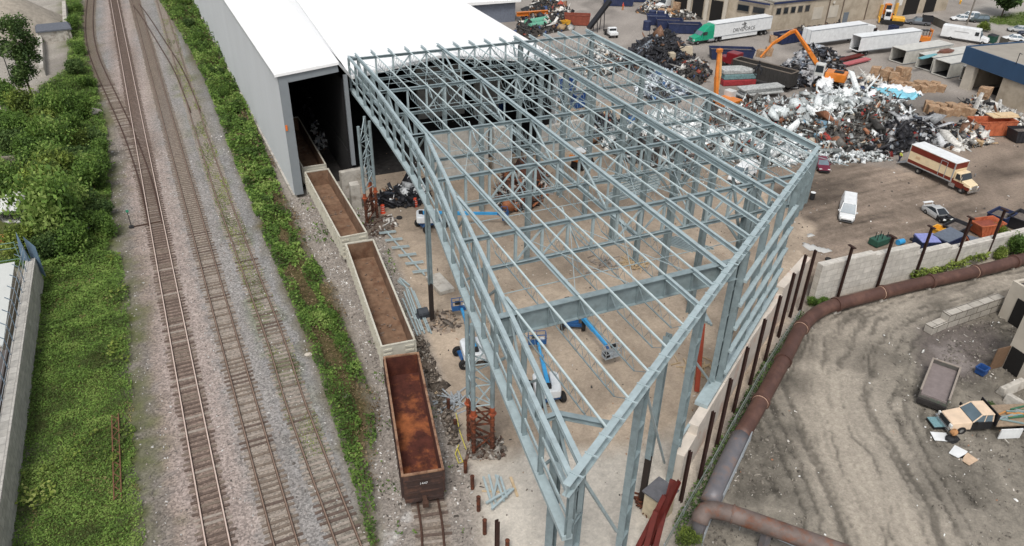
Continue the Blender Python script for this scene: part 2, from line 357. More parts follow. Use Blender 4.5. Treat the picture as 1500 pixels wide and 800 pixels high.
    mixin(np.clip((2.9-d2+n2*1.5)/1., 0, 1)*.3, rgb(156,147,140)*(1+.3*n2)[..., None])
    mixin(np.clip((1.25-d1+n2*.6)/.4, 0, 1)*.85, rgb(122,106,95)*(1+.4*n2)[..., None])
    mixin(np.clip((1.2-d2+n2*.6)/.4, 0, 1)*.75, rgb(150,138,125)*(1+.35*n2)[..., None])
    mixin(np.clip((1.3-ds+n2*.6)/.5, 0, 1)*.7, rgb(128,116,106)*(1+.35*n2)[..., None])
    mixin(np.clip((1.3-d3+n2*.6)/.5, 0, 1)*.6, rgb(136,126,110)*(1+.35*n2)[..., None])
    weed = np.clip((fbm(x*.5, y*.35, 81, 4)-.50)*6, 0, 1)*np.clip((2.2-d3)/1.2, 0, 1)*np.clip((y-40)/20, 0, 1); mixin(weed*.6, rgb(96,104,62)*(1+.4*n2)[..., None])
    edge = np.clip((3.4-sdist(x, y, CORR)+n1*3)/2., 0, 1)*(x < 2); mixin(edge*.6, rgb(118,106,92)*(1+.4*n2)[..., None])
    paint(CORR, bc, 6, .6, .8, 1.)
    # spur bed
    sp = rgb(146,138,130)*(1+.4*n1+.4*n2)[..., None]
    dp = pline(x, y, LP); a_ = np.clip((1.3-dp+n2)/.5, 0, 1)[..., None]*.6; sp = sp*(1-a_)+rgb(128,115,102)*a_
    wh = np.clip((fbm(x*.9, y*.9, 91, 3)-.60)*9, 0, 1)[..., None]*np.clip((9.6-x)/1., 0, 1)[..., None]*np.clip((60-y)/5, 0, 1)[..., None]; sp = sp*(1-wh*.6)+rgb(205,203,200)*wh*.6
    paint(SPURBED, sp, 7, .8, 1.0, .8)
    # planted banks: soil under the growth
    paint(BANK_L, rgb(84,90,50)*(1+.5*n2)[..., None], 8, 1.5, 2.4, .3)
    paint(BANK_M, rgb(92,84,56)*(1+.5*n2)[..., None], 8, .8, .8, .4)
    # public road and lawn, far corner
    paint(ROAD_R, rgb(158,153,146)*(1+.15*n1)[..., None], 9, .6, .2, .2)
    paint(LAWN, rgb(92,104,58)*(1+.3*n2)[..., None], 10, .5, .3, .2)
    # height: ruts and lumps
    z = np.zeros(x.shape)
    z += ad*(.30*n1+.22*n2)*np.clip(1-lane*.8, .2, 1)-ad*rut*.10
    z += np.clip((x-27)/3, 0, 1)*0
    return np.clip(c, .005, 1), zone, grit, z

def ground_mat():
    m = bpy.data.materials.new('ground_surface'); m.use_nodes = True; nt = m.node_tree; N = nt.nodes; L = nt.links
    b = N['Principled BSDF']; b.inputs['Roughness'].default_value = .92; b.inputs['Specular IOR Level'].default_value = .2
    a = N.new('ShaderNodeAttribute'); a.attribute_name = 'Col'; g = N.new('ShaderNodeAttribute'); g.attribute_name = 'Grit'
    tc = N.new('ShaderNodeTexCoord')
    n = N.new('ShaderNodeTexNoise'); n.inputs['Scale'].default_value = 2.2; n.inputs['Detail'].default_value = 10; n.inputs['Roughness'].default_value = .72; L.new(tc.outputs['Object'], n.inputs['Vector'])
    v = N.new('ShaderNodeTexVoronoi'); v.inputs['Scale'].default_value = 7.5; L.new(tc.outputs['Object'], v.inputs['Vector'])
    sep = N.new('ShaderNodeSeparateColor'); L.new(v.outputs['Color'], sep.inputs[0])
    m1 = N.new('ShaderNodeMapRange'); m1.inputs[1].default_value = .25; m1.inputs[2].default_value = .75; m1.inputs[3].default_value = .80; m1.inputs[4].default_value = 1.20; L.new(n.outputs['Fac'], m1.inputs[0])
    m2 = N.new('ShaderNodeMapRange'); m2.inputs[3].default_value = .6; m2.inputs[4].default_value = 1.4; L.new(sep.outputs[0], m2.inputs[0])
    mx = N.new('ShaderNodeMix'); mx.data_type = 'FLOAT'; mx.inputs[2].default_value = 1; L.new(g.outputs['Fac'], mx.inputs[0]); L.new(m2.outputs[0], mx.inputs[3])
    mu = N.new('ShaderNodeMath'); mu.operation = 'MULTIPLY'; L.new(m1.outputs[0], mu.inputs[0]); L.new(mx.outputs[0], mu.inputs[1])
    vm = N.new('ShaderNodeVectorMath'); vm.operation = 'SCALE'; L.new(a.outputs['Color'], vm.inputs[0]); L.new(mu.outputs[0], vm.inputs['Scale'])
    L.new(vm.outputs[0], b.inputs['Base Color'])
    bp = N.new('ShaderNodeBump'); bp.inputs['Strength'].default_value = .7; bp.inputs['Distance'].default_value = .12
    L.new(mu.outputs[0], bp.inputs['Height']); L.new(bp.outputs[0], b.inputs['Normal'])
    return m
GM = ground_mat()
ZN = {0: 'far_yard_pavement', 2: 'trampled_dirt_yard', 3: 'concrete_slab', 4: 'dirt_track_yard', 5: 'gravel_storage_yard', 6: 'ballast_bed', 7: 'spur_track_bed', 8: 'bank_soil', 9: 'public_road', 10: 'lawn_soil'}
def grid_patch(x0, x1, y0, y1, step, hole=None):
    xs = np.arange(x0, x1+step/2, step); ys = np.arange(y0, y1+step/2, step); X, Y = np.meshgrid(xs, ys, indexing='ij')
    c, zone, grit, z = zone_fields(X, Y); nx, ny = len(xs), len(ys)
    if step < .5:
        e = np.minimum(np.minimum(X-x0, x1-X), np.minimum(Y-y0, y1-Y)); z = z*np.clip(e/2, 0, 1)
    else: z = z*0
    I, J = np.meshgrid(np.arange(nx-1), np.arange(ny-1), indexing='ij')
    if hole is not None:
        cx, cy = xs[I]+step/2, ys[J]+step/2; k = ~((cx > hole[0]) & (cx < hole[1]) & (cy > hole[2]) & (cy < hole[3])); I, J = I[k], J[k]
    I, J = I.ravel(), J.ravel(); q = np.stack([I*ny+J, (I+1)*ny+J, (I+1)*ny+J+1, I*ny+J+1], 1)
    return np.stack([X, Y, z], -1).reshape(-1, 3), q, c.reshape(-1, 3), grit.ravel(), zone[I, J].ravel()
NEAR = (-26, 94, 16, 112)
pa = grid_patch(*NEAR, .3); pb = grid_patch(-106, 334, -44, 316, 2., NEAR)
for zid, nm in ZN.items():
    Vs, Qs, Cs, Gs = [], [], [], []; off = 0
    for V, q, c, g, zn in (pa, pb):
        k = q[zn == zid]
        if len(k) == 0: continue
        u, inv = np.unique(k, return_inverse=True); Vs.append(V[u]); Qs.append(inv.reshape(k.shape)+off); Cs.append(c[u]); Gs.append(g[u]); off += len(u)
    if not Vs: continue
    V, Q, C_, G_ = np.concatenate(Vs), np.concatenate(Qs), np.concatenate(Cs), np.concatenate(Gs)
    o = npmesh(nm, V, Q, None, GM, smooth=True); me = o.data
    a = me.attributes.new('Col', 'FLOAT_COLOR', 'POINT'); a.data.foreach_set('color', np.concatenate([C_, np.ones((len(C_), 1))], 1).astype(np.float32).ravel())
    a = me.attributes.new('Grit', 'FLOAT', 'POINT'); a.data.foreach_set('value', G_.astype(np.float32))
    o['kind'] = 'structure'
gb = MB().add([(-900,-600,-.35), (1200,-600,-.35), (1200,1200,-.35), (-900,1200,-.35)], [(0,1,2,3)])
g_ = gb.build('ground', mat('far_ground', S(140,135,126), .95, scale=.05)); g_['kind'] = 'structure'

# ================= tracks
RUST_RAIL = mat('rail_rust', S(84,62,52), .6, .2, .25, 2.); SHINY = mat('rail_head', S(222,200,186), .4, .3, .1, 1.); DULL = mat('rail_head_dull', S(150,128,112), .45, .4, .15, 1.)
TIE = [mat('tie_dark', S(98,84,76), .95, 0, .35, 4., .3), mat('tie_brown', S(118,106,95), .95, 0, .35, 4., .3), mat('tie_grey', S(150,140,130), .95, 0, .3, 4., .3)]
tie_mesh = {}
def offset(line, d):
    out = []; n = len(line)
    for i in range(n):
        t = (Vector(line[min(i+1, n-1)])-Vector(line[max(i-1, 0)])).normalized(); out.append((line[i][0]+t.y*d, line[i][1]-t.x*d))
    return out
def railway(line, label, tone, head, lift=.02, ties=True, group='railway tracks beside the warehouse'):
    p0 = line[len(line)//2]; t = thing('railway_track', label, 'railway track', (p0[0], p0[1], 0), 0, group)
    for s in (-1, 1):
        ol = offset(line, s*.755); m = MB(); m.strip(ol, .17, .03, .05+lift); m.strip(ol, .06, .10, .08+lift); m.strip(ol, .095, .04, .18+lift, 1)
        m.build('rail', [RUST_RAIL, head], t, world=True)
    if not ties: return t
    pts = []; acc = 0; step = .60
    for i in range(len(line)-1):
        a, b = Vector(line[i]), Vector(line[i+1]); L = (b-a).length
        while acc < L: p = a.lerp(b, acc/L); pts.append((p.x, p.y, math.atan2(b.y-a.y, b.x-a.x))); acc += step
        acc -= L
    pts = [p for p in pts if p[1] > 27]; pts.sort(key=lambda p: p[0]**2+p[1]**2)
    rest = MB()
    for i, (x, y, a) in enumerate(pts):
        da, off = random.uniform(-.035, .035), random.uniform(-.09, .09); lt = 2.55+random.uniform(-.1, .12)
        if i < 100:
            k = (tone, random.choice(((0,0,0,1,1,2),(1,1,2,2,0,1),(2,2,2,1,2,0))[tone])*10+random.randrange(4))
            if k not in tie_mesh:
                b = MB(); b.box(0, 0, 0, .22+.02*(k[1] % 2), 2.42+.08*(k[1] % 10), .12); tie_mesh[k] = b.build('sleeper', TIE[k[1]//10]).data; bpy.data.objects.remove(bpy.data.objects[-1] if False else [o for o in bpy.data.objects if o.data == tie_mesh[k]][0])
            o = bpy.data.objects.new('sleeper', tie_mesh[k]); COL.objects.link(o); o.parent = t
            o.location = (x-p0[0]-math.sin(a)*off, y-p0[1]+math.cos(a)*off, lift-.075+random.uniform(-.03, .015)); o.rotation_euler.z = a+da
        else: rest.box(x-math.sin(a)*off, y+math.cos(a)*off, lift-.075, .23, lt, .12, a+da)
    if rest.v: r = rest.build('sleepers', TIE[tone], t, world=True); r['kind'] = 'stuff'
    return t
railway(L1, 'railway track with shiny rails and dark brown ties, the left through track', 0, SHINY)
railway(L2, 'railway track with rusty rails in grey ballast, middle of the three through tracks', 1, DULL)
railway(L3, 'weedy railway track with pale grey ties along the green strip', 2, DULL)
railway(LS, 'curved siding branching from the shiny through track beside the left bushes', 1, RUST_RAIL, .01)
railway(LX, 'short curved crossover rails joining the middle track to the weedy track', 1, RUST_RAIL, .03, ties=False)
railway(LP, 'spur track under the gondola railcars leading into the warehouse', 1, RUST_RAIL)
# ================= steel frame
STEEL = mat('grey_primer_steel', S(128,142,145), .5, .0, .2, 1.5, col2=S(112,123,124), amt2=.3, scale2=.7, spec=.45)
STEEL_L = mat('highlit_primer_steel', S(160,175,178), .45, .0, .14, 1.5, col2=S(146,158,160), amt2=.3)  # paler copy of the frame steel, flange highlights put into its colour
STEEL_W = mat('top_lit_primer_steel', S(184,198,199), .45, .0, .10, 1.5)  # palest copy, for joist top chords: their lit tops are painted in
RUSTY = mat('rusty_pile_steel', S(84,52,40), .8, .2, .4, 3., .2, S(120,66,42), .5, 1.5); ORANGE_ST = mat('orange_primer_steel', S(150,74,44), .7, 0, .3, 3., 0, S(110,60,42), .4, 2.)
DARKPILE = mat('dark_pile_steel', S(52,44,40), .7, .2, .2, 2.)
HT, HB = 17.0, 14.0     # roof level and underside of the trusses
KX = lambda k: 20.83+2.215*k
RY = [93.0, 79.7, 66.1, 55.7, 45.15, 35.25]
OUT = [(19.9,94.2), (19.75,79.7), (19.15,66.1), (18.17,55.8), (16.5,45.2), (15.1,35.3), (13.8,26.0), (13.25,21.7)]     # outer left wall line
INN = [(20.83,93.0), (20.83,79.7), (20.7,66.1), (19.1,55.7), (17.5,45.15), (16.05,35.25), (14.65,26.05), (14.1,22.3)]
FRc, APEX = (54.05,49.3), (13.25,21.7)
def eaveY(x): return APEX[1]+(x-APEX[0])*(FRc[1]-APEX[1])/(FRc[0]-APEX[0])   # diagonal eave
def eaveX(y): return APEX[0]+(y-APEX[1])*(FRc[0]-APEX[0])/(FRc[1]-APEX[1])
def innX(y):
    for (x0, y0), (x1, y1) in zip(INN, INN[1:]):
        if y0 >= y >= y1: return x0+(x1-x0)*(y0-y)/(y0-y1)
    return INN[-1][0]
frame = thing('unfinished_building', 'unfinished grey steel building frame of trusses and columns over the concrete slab', 'building frame', (36,60,0))
def fps(name, mb, m=STEEL, parent=None):      # every bar of the mesh becomes a part of its own (runs of touching pieces of one bar stay together)
    nb = len(mb.v)//8; out = []
    for i in range(nb):
        q = MB(); q.add(mb.v[i*8:i*8+8], [(3,2,1,0),(4,5,6,7),(0,1,5,4),(1,2,6,5),(2,3,7,6),(3,0,4,7)]); out.append(fp(name, q, m, parent))
    return out[0]
def fp(name, mb, m=STEEL, parent=None):
    p = parent or frame
    if parent is None: return mb.build(name, m, frame, world=True)
    o = mb.build(name, m); V = o.data; V.transform(Matrix.Translation(-Vector(frame.location))); o.parent = parent; return o
# --- transverse trusses
RX = [54.05, 54.05, 54.05, 54.05, eaveX(45.15), eaveX(35.25)]
for r in range(5):
    y = RY[r]; x0, x1 = OUT[r][0], RX[r]
    tc_ = MB(); tc_.ibeam((x0,y,HT-.16), (x1,y,HT-.16), .3, .32)
    tr = fp('roof_truss', tc_)
    bc_ = MB(); bc_.ibeam((INN[r][0],y,HB), (x1,y,HB), .3, .3); fp('bottom_chord', bc_, STEEL, tr)
    xs = [INN[r][0]]+[KX(k) for k in range(-3, 16) if INN[r][0]+.8 < KX(k) < x1-.5]+[x1]
    for i, x in enumerate(xs):
        if 0 < i < len(xs)-1: fp('web_post', MB().bar((x,y,HB+.15), (x,y,HT-.32), .2, .2), STEEL_L, tr)
        if not i: continue
        lo_, hi_ = (xs[i-1], x) if (i//2) % 2 else (x, xs[i-1])
        if i % 2: fp('web_brace', MB().bar((lo_,y,HB+.15), (hi_,y,HT-.33), .15, .13), STEEL_L, tr)
        elif i % 4 == 0: fp('web_brace', MB().bar((xs[i-1],y,HB+.15), (x,y,HT-.33), .14, .12), STEEL_L, tr)
# --- plate girder on the fifth line
g = MB(); g.ibeam((OUT[5][0],RY[5],HT-.8), (RX[5]+.4,RY[5],HT-.8), .5, 1.6, t=.05)
for k in range(-2, 6): g.box(KX(k), RY[5]-.13, HT-1.54, .03, .2, 1.46); g.box(KX(k), RY[5]+.13, HT-1.54, .03, .2, 1.46)
fp('plate_girder', g)
# --- joists and purlin beams
for k in range(-2, 16):
    x = KX(k); heavy = k in (5, 10)
    ylo = eaveY(x)+.15
    ys = [(RY[0]+2.2 if k >= 0 else None)]+RY[:]; cuts = []
    for r in range(6): 
        if RY[r] > ylo+.6 and x > innX(RY[r])+.3: cuts.append(RY[r])
    # where the line meets the inner left chord
    start = None
    if k < 0 or x < INN[2][0]+.2:
        for s in np.arange(RY[2], 22, -.1):
            if innX(s) < x-.12: start = float(s); break
        if k == 0: start = RY[0]+1.5
    else: start = RY[0]+2.2
    knots = [start]+[c for c in cuts if c < start-.5]+[ylo]
    for i in range(len(knots)-1):
        a, b = knots[i], knots[i+1]; L = a-b
        if L < .4: continue
        solid = heavy or L < 4 or (k <= 0 and i == 0 and start < RY[0]) or (i == len(knots)-2 and b == ylo and 3.2 < k < 9.5 and a <= RY[4]+.1)
        if k == 0 and start > RY[0]: solid = True if i < 3 else solid
        m = MB()
        if solid:
            m.ibeam((x,a,HT+.02), (x,b,HT+.02), .22 if not heavy else .32, .36); fp('purlin_beam', m, STEEL_L)
        else:
            m.bar((x,a,HT+.10), (x,b,HT+.10), .12, .10)
            d = .85; ins = min(1.3, L*.2); y0, y1 = a-ins, b+ins
            m.bar((x,y0,HT-d), (x,y1,HT-d), .07, .07, mi=1)
            n = max(2, int((y0-y1)/.85)); m.bar((x,a,HT+.04), (x,y0,HT-d), .035, .035, mi=1); m.bar((x,b,HT+.04), (x,y1,HT-d), .035, .035, mi=1)
            for q in range(n):
                ya, yb, yc = y0+(y1-y0)*q/n, y0+(y1-y0)*(q+.5)/n, y0+(y1-y0)*(q+1)/n
                m.bar((x,ya,HT-d), (x,yb,HT+.04), .022, .022, mi=1); m.bar((x,yb,HT+.04), (x,yc,HT-d), .022, .022, mi=1)
            fp('joist', m, [STEEL_W, STEEL])
# --- long bracing line under the heavy purlin and under the gutter line
for k in (5,):
    x = KX(k); m = MB(); m.ibeam((x,RY[0],HB), (x,RY[4],HB), .34, .3)
    for r in range(4):
        a, b = RY[r], RY[r+1]; mid = (a+b)/2; m.bar((x,a-.2,HT-.3), (x,mid,HB+.15), .18, .16); m.bar((x,b+.2,HT-.3), (x,mid,HB+.15), .18, .16); m.bar((x,mid,HB+.15), (x,mid,HT-.2), .14, .14)
    fp('bracing_truss', m, STEEL_L)
x = KX(10); m = MB(); m.ibeam((x,RY[0]+2.2,HT-.2), (x,RY[4]+.5,HT-.2), .38, .65, t=.04); fp('gutter_girder', m, STEEL_L)
m = MB(); m.ibeam((54.05,RY[0]+2.,HT-.25), (54.05,FRc[1],HT-.25), .34, .6); fp('eave_beam', m, STEEL_L)
# --- diagonal eave girder with stiffeners
m = MB(); e0, e1 = Vector((APEX[0]-.5,eaveY(APEX[0]-.5),HT-.3)), Vector((FRc[0],FRc[1],HT-.3)); m.ibeam(e0, e1, .4, .8, t=.05)
dd = (e1-e0).normalized(); nn = Vector((dd.y,-dd.x,0)); Le = (e1-e0).length; q = .8
while q < Le-1:
    p = e0+dd*q; m.bar(p+Vector((0,0,.43))-nn*.24, p+Vector((0,0,.43))+nn*.5, .1, .05); q += 1.55
fp('diagonal_eave_girder', m, STEEL_L)
# --- left wall: outer hung wall frame and inner truss
ZB = 12.75
def wallframe(line, zb, levels, pw, plate, post_step, name):
    m = MB()
    pts = [Vector((p[0], p[1], 0)) for p in line]
    for a, b in zip(pts, pts[1:]):
        U = Vector((0,0,1)); m.ibeam(a+U*(HT-.12), b+U*(HT-.12), .28, .26); 
        if plate: m.bar(a+U*zb, b+U*zb, .55, .30); 
        else: m.ibeam(a+U*zb, b+U*zb, .3, .3)
    top = fp(name, m, STEEL_L)
    gm = MB(); plist = []
    for a, b in zip(pts, pts[1:]):
        U = Vector((0,0,1))
        for z in levels: gm.bar(a+U*z, b+U*z, .10, .22)
        L = (b-a).length; n = max(1, round(L/post_step))
        for i in range(n):
            p = a.lerp(b, i/n); plist.append(MB().ibeam(p+U*(zb+.15), p+U*(HT-.25), pw, pw, up=(b-a)))
    p = pts[-1]; plist.append(MB().ibeam(p+Vector((0,0,zb+.15)), p+Vector((0,0,HT-.25)), pw, pw))
    if levels: fp('girt', gm, STEEL_L, top)
    for q in plist: fp('hanging_post', q, STEEL, top)
    return top
wallframe(OUT, ZB, (14.15,15.6), .26, True, 3.4, 'outer_wall_frame')
itop = wallframe(INN, HB-.4, (), .3, False, 3.4, 'inner_wall_truss')
dg = MB()
ip = [Vector((p[0], p[1], 0)) for p in INN]
for a, b in zip(ip, ip[1:]):
    L = (b-a).length; n = max(1, round(L/3.4))
    for i in range(n):
        p, q2 = a.lerp(b, i/n), a.lerp(b, (i+1)/n); s = i % 2
        fp('wall_brace', MB().bar(p+Vector((0,0,HB-.2 if s else HT-.3)), q2+Vector((0,0,HT-.3 if s else HB-.2)), .16, .14), STEEL, itop)
cr = MB()                        # ties between outer and inner lines
for a, b in zip(OUT, INN): fp('tie_beam', MB().ibeam((a[0],a[1],HT-.16), (b[0],b[1],HT-.16), .3, .28), STEEL); fp('tie_beam', MB().bar((a[0],a[1],ZB+.6), (b[0],b[1],HB-.3), .14, .14), STEEL)
# small frame at the narrow end
cr.ibeam((INN[6][0],INN[6][1],HT-.16), (eaveX(24.2),24.2,HT-.16), .34, .32)
fp('tie_beam', cr, STEEL)
fp('tie_beam', MB().ibeam((INN[6][0],INN[6][1],HT-.16), (14.1,22.3,HT-.16), .3, .3), STEEL)
# --- columns
def column(x, y, z0, z1, w, d, ang=0., split=None, low=DARKPILE, stiff=0., name='column'):
    U = Vector((math.cos(ang), math.sin(ang), 0)); m = MB()
    zs = z0 if split is None else split
    m.ibeam((x,y,zs), (x,y,z1), d, w, up=U, t=.035)
    if stiff:
        z = zs+stiff*.5; Nn = Vector((-U.y, U.x, 0))
        while z < z1: m.bar(Vector((x,y,z))-U*(w/2+.012), Vector((x,y,z))+U*(w/2+.012), d+.02, .03); z += stiff
    c = fp(name, m, STEEL)
    if split is not None:
        q = MB(); q.box(x, y, z0, w*.9, d*.9, split-z0, ang); fp('pile', q, low, c)
    return c
EA = math.atan2(FRc[1]-APEX[1], FRc[0]-APEX[0])
for x, y in ((28.6,32.4), (35.2,37.0), (20.6,26.9), (14.0,22.4)): column(x, y, 0, HT-.7, .95, .45, EA, stiff=2.4)
column(14.75, 26.0, 0, HT-.3, .55, .5, EA)
E5 = at(940,735); column(E5.x, E5.y, 0, HT-1.6, .5, .45, EA, split=4.6)
P2 = at(633,470); column(P2.x, P2.y, 0, ZB-.1, .42, .42, 0, split=4.4)
for r in range(5): column(KX(10), RY[r], 0, HT-.6, .75, .5, PI/2)
for r in range(4): column(54.05-.1, RY[r], 0, HT-.5, .55, .5, PI/2)
for r in (0,1,2): column(KX(5), RY[r], 0, HB-.2, .55, .5, PI/2)
for yy in (86.4, 72.9, 60.9, 50.4): column(KX(10), yy, 0, HT-.6, .6, .45, PI/2)
# knee braces of the gutter columns
kb = MB()
for r in range(5):
    for s in (-1, 1): kb.bar((KX(10),RY[r]+s*.2,11.2), (KX(10)+0,RY[r]+s*2.6,HT-.6), .2, .2); kb.bar((KX(10)+s*.2,RY[r],11.2), (KX(10)+s*2.4,RY[r],HB-.1), .2, .2)
fps('knee_brace', kb, STEEL)
# --- lattice towers under the left wall
def tower(legs, z_lo, z_hi, zs):
    for (x, y) in legs:
        lg = fp('tower_leg', MB().tube((x,y,zs), (x,y,z_hi), .18, 10), STEEL); lo = MB().tube((x,y,z_lo), (x,y,zs-.9), .17, 10)
        for z in np.arange(.5, zs-1.2, .55): lo.lathe([(.17,0),(.215,.04),(.215,.1),(.17,.14)], x, y, z, 8)
        fp('rusty_pile', lo, RUSTY, lg); fp('pile_cap', MB().lathe([(.2,0),(.2,.2),(.33,.25),(.33,.3),(.2,.34),(.2,.9)], x, y, zs-.9, 10), ORANGE_ST, lg)
    br, brl = MB(), MB(); n = len(legs)
    for i in range(n):
        if n == 2 and i: break
        a, b = legs[i], legs[(i+1) % n]; z = zs+.3; s = 0
        while z+2. < z_hi: br.bar((*a,z+(2. if s else 0)), (*b,z+(0 if s else 2.)), .09, .09); br.bar((*a,z), (*b,z), .08, .08); z += 2.; s = 1-s
        z = .4; s = 0
        while z+1.3 < zs: brl.bar((*a,z+(1.2 if s else 0)), (*b,z+(0 if s else 1.2)), .12, .1); brl.bar((*a,z+1.25), (*b,z+1.25), .1, .1); z += 1.3; s = 1-s
    fp('lacing', br, STEEL_L); fp('pile_brace', brl, RUSTY)
tower([at2(694,664), at2(721,660), at2(687,645)], 0, ZB-.1, 4.6)
tower([at2(538,330), at2(553,320), at2(546,312)], 0, ZB-.1, 4.3)
# --- diagonal wall between boundary wall and eave: girts on full height posts
WX = lambda s: Vector((APEX[0]+math.cos(EA)*s, APEX[1]+math.sin(EA)*s, 0))
LR = (Vector(FRc)-Vector(APEX)).length
sB = (35.2-APEX[0])/math.cos(EA); sR = (47.6-APEX[0])/math.cos(EA)
off = Vector((math.sin(EA), -math.cos(EA), 0))*.45
rp, rg = MB(), MB(); pos = [sB+.3, sB+5.4, sB+10.3, sR+.2]
for s in pos: p = WX(s)+off*.3; rpo = fp('wall_post', MB().ibeam(p, p+Vector((0,0,HT-.6)), .5, .45, up=(math.cos(EA),math.sin(EA),0)), STEEL)
for z in (5.2, 7.4, 9.6, 11.8, 14.0): rg.bar(WX(sB+.2)+off+Vector((0,0,z)), WX(sR+.4)+off+Vector((0,0,z)), .36, .2)
fps('girt', rg, STEEL_L, rpo)
sb = MB(); sb.bar(WX(sB-3.2)-off*.3+Vector((0,0,4.1)), WX(sR-.3)-off*.3+Vector((0,0,4.1)), 1.05, .35); fp('sill_beam', sb, STEEL_L)
hp = MB()
for s in np.arange(sR+1.6, LR+.1, 1.7): p = WX(s)+off*.3; fp('hanging_post', MB().ibeam(p+Vector((0,0,11.6)), p+Vector((0,0,HT-.6)), .4, .35, up=(math.cos(EA),math.sin(EA),0)), STEEL)
for z in (11.7, 14.2): hp.bar(WX(sR+.4)+off*.3+Vector((0,0,z)), WX(LR)+off*.3+Vector((0,0,z)), .14, .2)
fps('girt', hp, STEEL)
# loose diagonal rods
rd = MB(); rd.bar((14.1,22.3,HT-.8), (18.4,24.6,7.5), .16, .16); p = at(971,692); rd.bar((20.7,27.0,HT-.8), (p.x,p.y,1.), .14, .14)
rd.bar((28.4,32.3,12.), (35.,36.9,3.9), .14, .14); rd.bar((28.6,32.4,3.7), (33.5,35.6,3.7), .18, .2)
fps('brace_rod', rd, STEEL_L)
# bridging and roof-plane bracing rods
for r in range(5):
    ya, yb_ = RY[r], RY[r+1]
    for (ka, kb_) in ((0,2),(2,4),(5,7),(7,9),(10,12),(13,15)):
        if r == 4 and ka > 4: continue
        if (r+ka) % 2: continue
        q = MB(); q.bar((KX(ka),ya-.3,HT-.35), (KX(kb_),yb_+.3,HT-.35), .045, .045); q.bar((KX(kb_),ya-.3,HT-.42), (KX(ka),yb_+.3,HT-.42), .045, .045); fp('roof_rod', q, STEEL_L)
    for fr in (.33,.67):
        y = ya+(yb_-ya)*fr; x1 = min(54.05, eaveX(y)-.5); q = MB(); q.bar((innX(y)+.4,y,HT-.78), (x1,y,HT-.78), .05, .05); fp('bridging_rod', q, STEEL_L)
for r in range(1,5):
    for k in (2.5,7.5,12.5):
        x = KX(k)
        if x > eaveX(RY[r])-1: continue
        q = MB(); q.bar((x,RY[r],HB+.1), (x,RY[r]+3.2,HT-.75), .1, .1); fp('stay_rod', q, STEEL_L)
# ================= buildings, walls, pipes
def uvbox(o, d=(1,0)):
    me = o.data; uv = me.uv_layers.new(name='UVMap'); dx, dy = d
    for p in me.polygons:
        n = p.normal
        for li in p.loop_indices:
            c = me.vertices[me.loops[li].vertex_index].co; u = c.x*dx+c.y*dy; v = -c.x*dy+c.y*dx
            uv.data[li].uv = (u, v+.31) if abs(n.z) > .7 else ((v+.3, c.z) if abs(n.x*dx+n.y*dy) > .7 else (u, c.z))
    return o
WHITE_ROOF = mat('white_roof_sheet', S(246,246,245), .45, 0, .02, .15)
LGREY = mat('grey_wall_sheet', S(200,203,205), .5, 0, .05, .2, stretch=(1,1,.3)); DGREY = mat('grey_trim', S(132,138,142), .5, 0, .06, .5)
DARKIN = mat('interior_shade', S(26,25,26), .95, 0, .3, .6); DARKFL = mat('shaded_scrap_floor', S(44,42,41), .95, 0, .5, 1.2, .4)  # interior shade put into near-black wall, ceiling and scrap floor colours
CONC = block_mat('concrete_blocks', S(206,201,192), S(192,187,178), S(160,153,143), 1.5, .75, msize=.022)
CONC_P = block_mat('concrete_panels', S(194,190,182), S(182,178,170), S(160,156,148), 3.6, 2.4, msize=.02)
CONC_S = mat('plain_concrete', S(184,179,170), .9, 0, .15, 1.5, .15, S(140,132,122), .45, .8)
# --- main warehouse
wh = thing('warehouse', 'long warehouse with glaring white roof and grey side wall, open towards the frame', 'warehouse', (30,100,0))
def wp(name, mb, m, parent=None, **k):
    if parent is None: return mb.build(name, m, wh, world=True, **k)
    o = mb.build(name, m, **k); o.data.transform(Matrix.Translation(-Vector(wh.location))); o.parent = parent; return o
yb = 262; xl = lambda y: 10.77-(y-92.07)*.028
m = MB(); m.hexa([(xl(92.07),92.07,.5),(xl(92.07)+.25,92.07,.5),(xl(yb)+.25,yb,.5),(xl(yb),yb,.5),(xl(92.07),92.07,16.3),(xl(92.07)+.25,92.07,16.3),(xl(yb)+.25,yb,16.3),(xl(yb),yb,16.3)])
side = wp('side_wall', m, LGREY)
rb = MB()
y = 92.6
while y < yb: rb.bar((xl(y)-.03,y,.55), (xl(y)-.03,y,16.2), .05, .09); y += .9
wp('wall_rib', rb, LGREY, side)['kind'] = 'stuff'
m = MB(); m.hexa([(xl(92.)-.25,92.0,0),(xl(92.)+.3,92.0,0),(xl(yb)+.3,yb,0),(xl(yb)-.25,yb,0),(xl(92.)-.25,92.0,.5),(xl(92.)+.3,92.0,.5),(xl(yb)+.3,yb,.5),(xl(yb)-.25,yb,.5)]); wp('footing', m, CONC_S)
# roof: high left bay, step down, low gable
prof = [(10.4,16.42),(18.1,17.15),(19.95,14.55),(31.8,16.0),(50.0,13.5)]
m = MB(); y0 = {0: 91.6, 1: 91.6, 2: 93.6, 3: 93.8, 4: 93.9}
for i in range(4):
    (xa, za), (xb, zb) = prof[i], prof[i+1]; sa = (xl(yb)-xl(92.07)) if i == 0 else 0; sb_ = 0
    e0_, e1_ = (5. if i == 2 else 0), (5. if i == 1 else 0); a, b, c, d = (xa,y0[i],za), (xb,y0[i+1],zb), (xb+e1_,yb,zb+e1_*.1), (xa+sa+e0_,yb,za+e0_*.1)
    m.hexa([(p[0],p[1],p[2]-.18) for p in (a,b,c,d)]+[a,b,c,d])
roof = wp('roof', m, WHITE_ROOF)
fm = MB()
for i in range(4):
    (xa, za), (xb, zb) = prof[i], prof[i+1]; fm.bar((xa,y0[i]-.03,za-.2), (xb,y0[i+1]-.03,zb-.2), .06, .34)
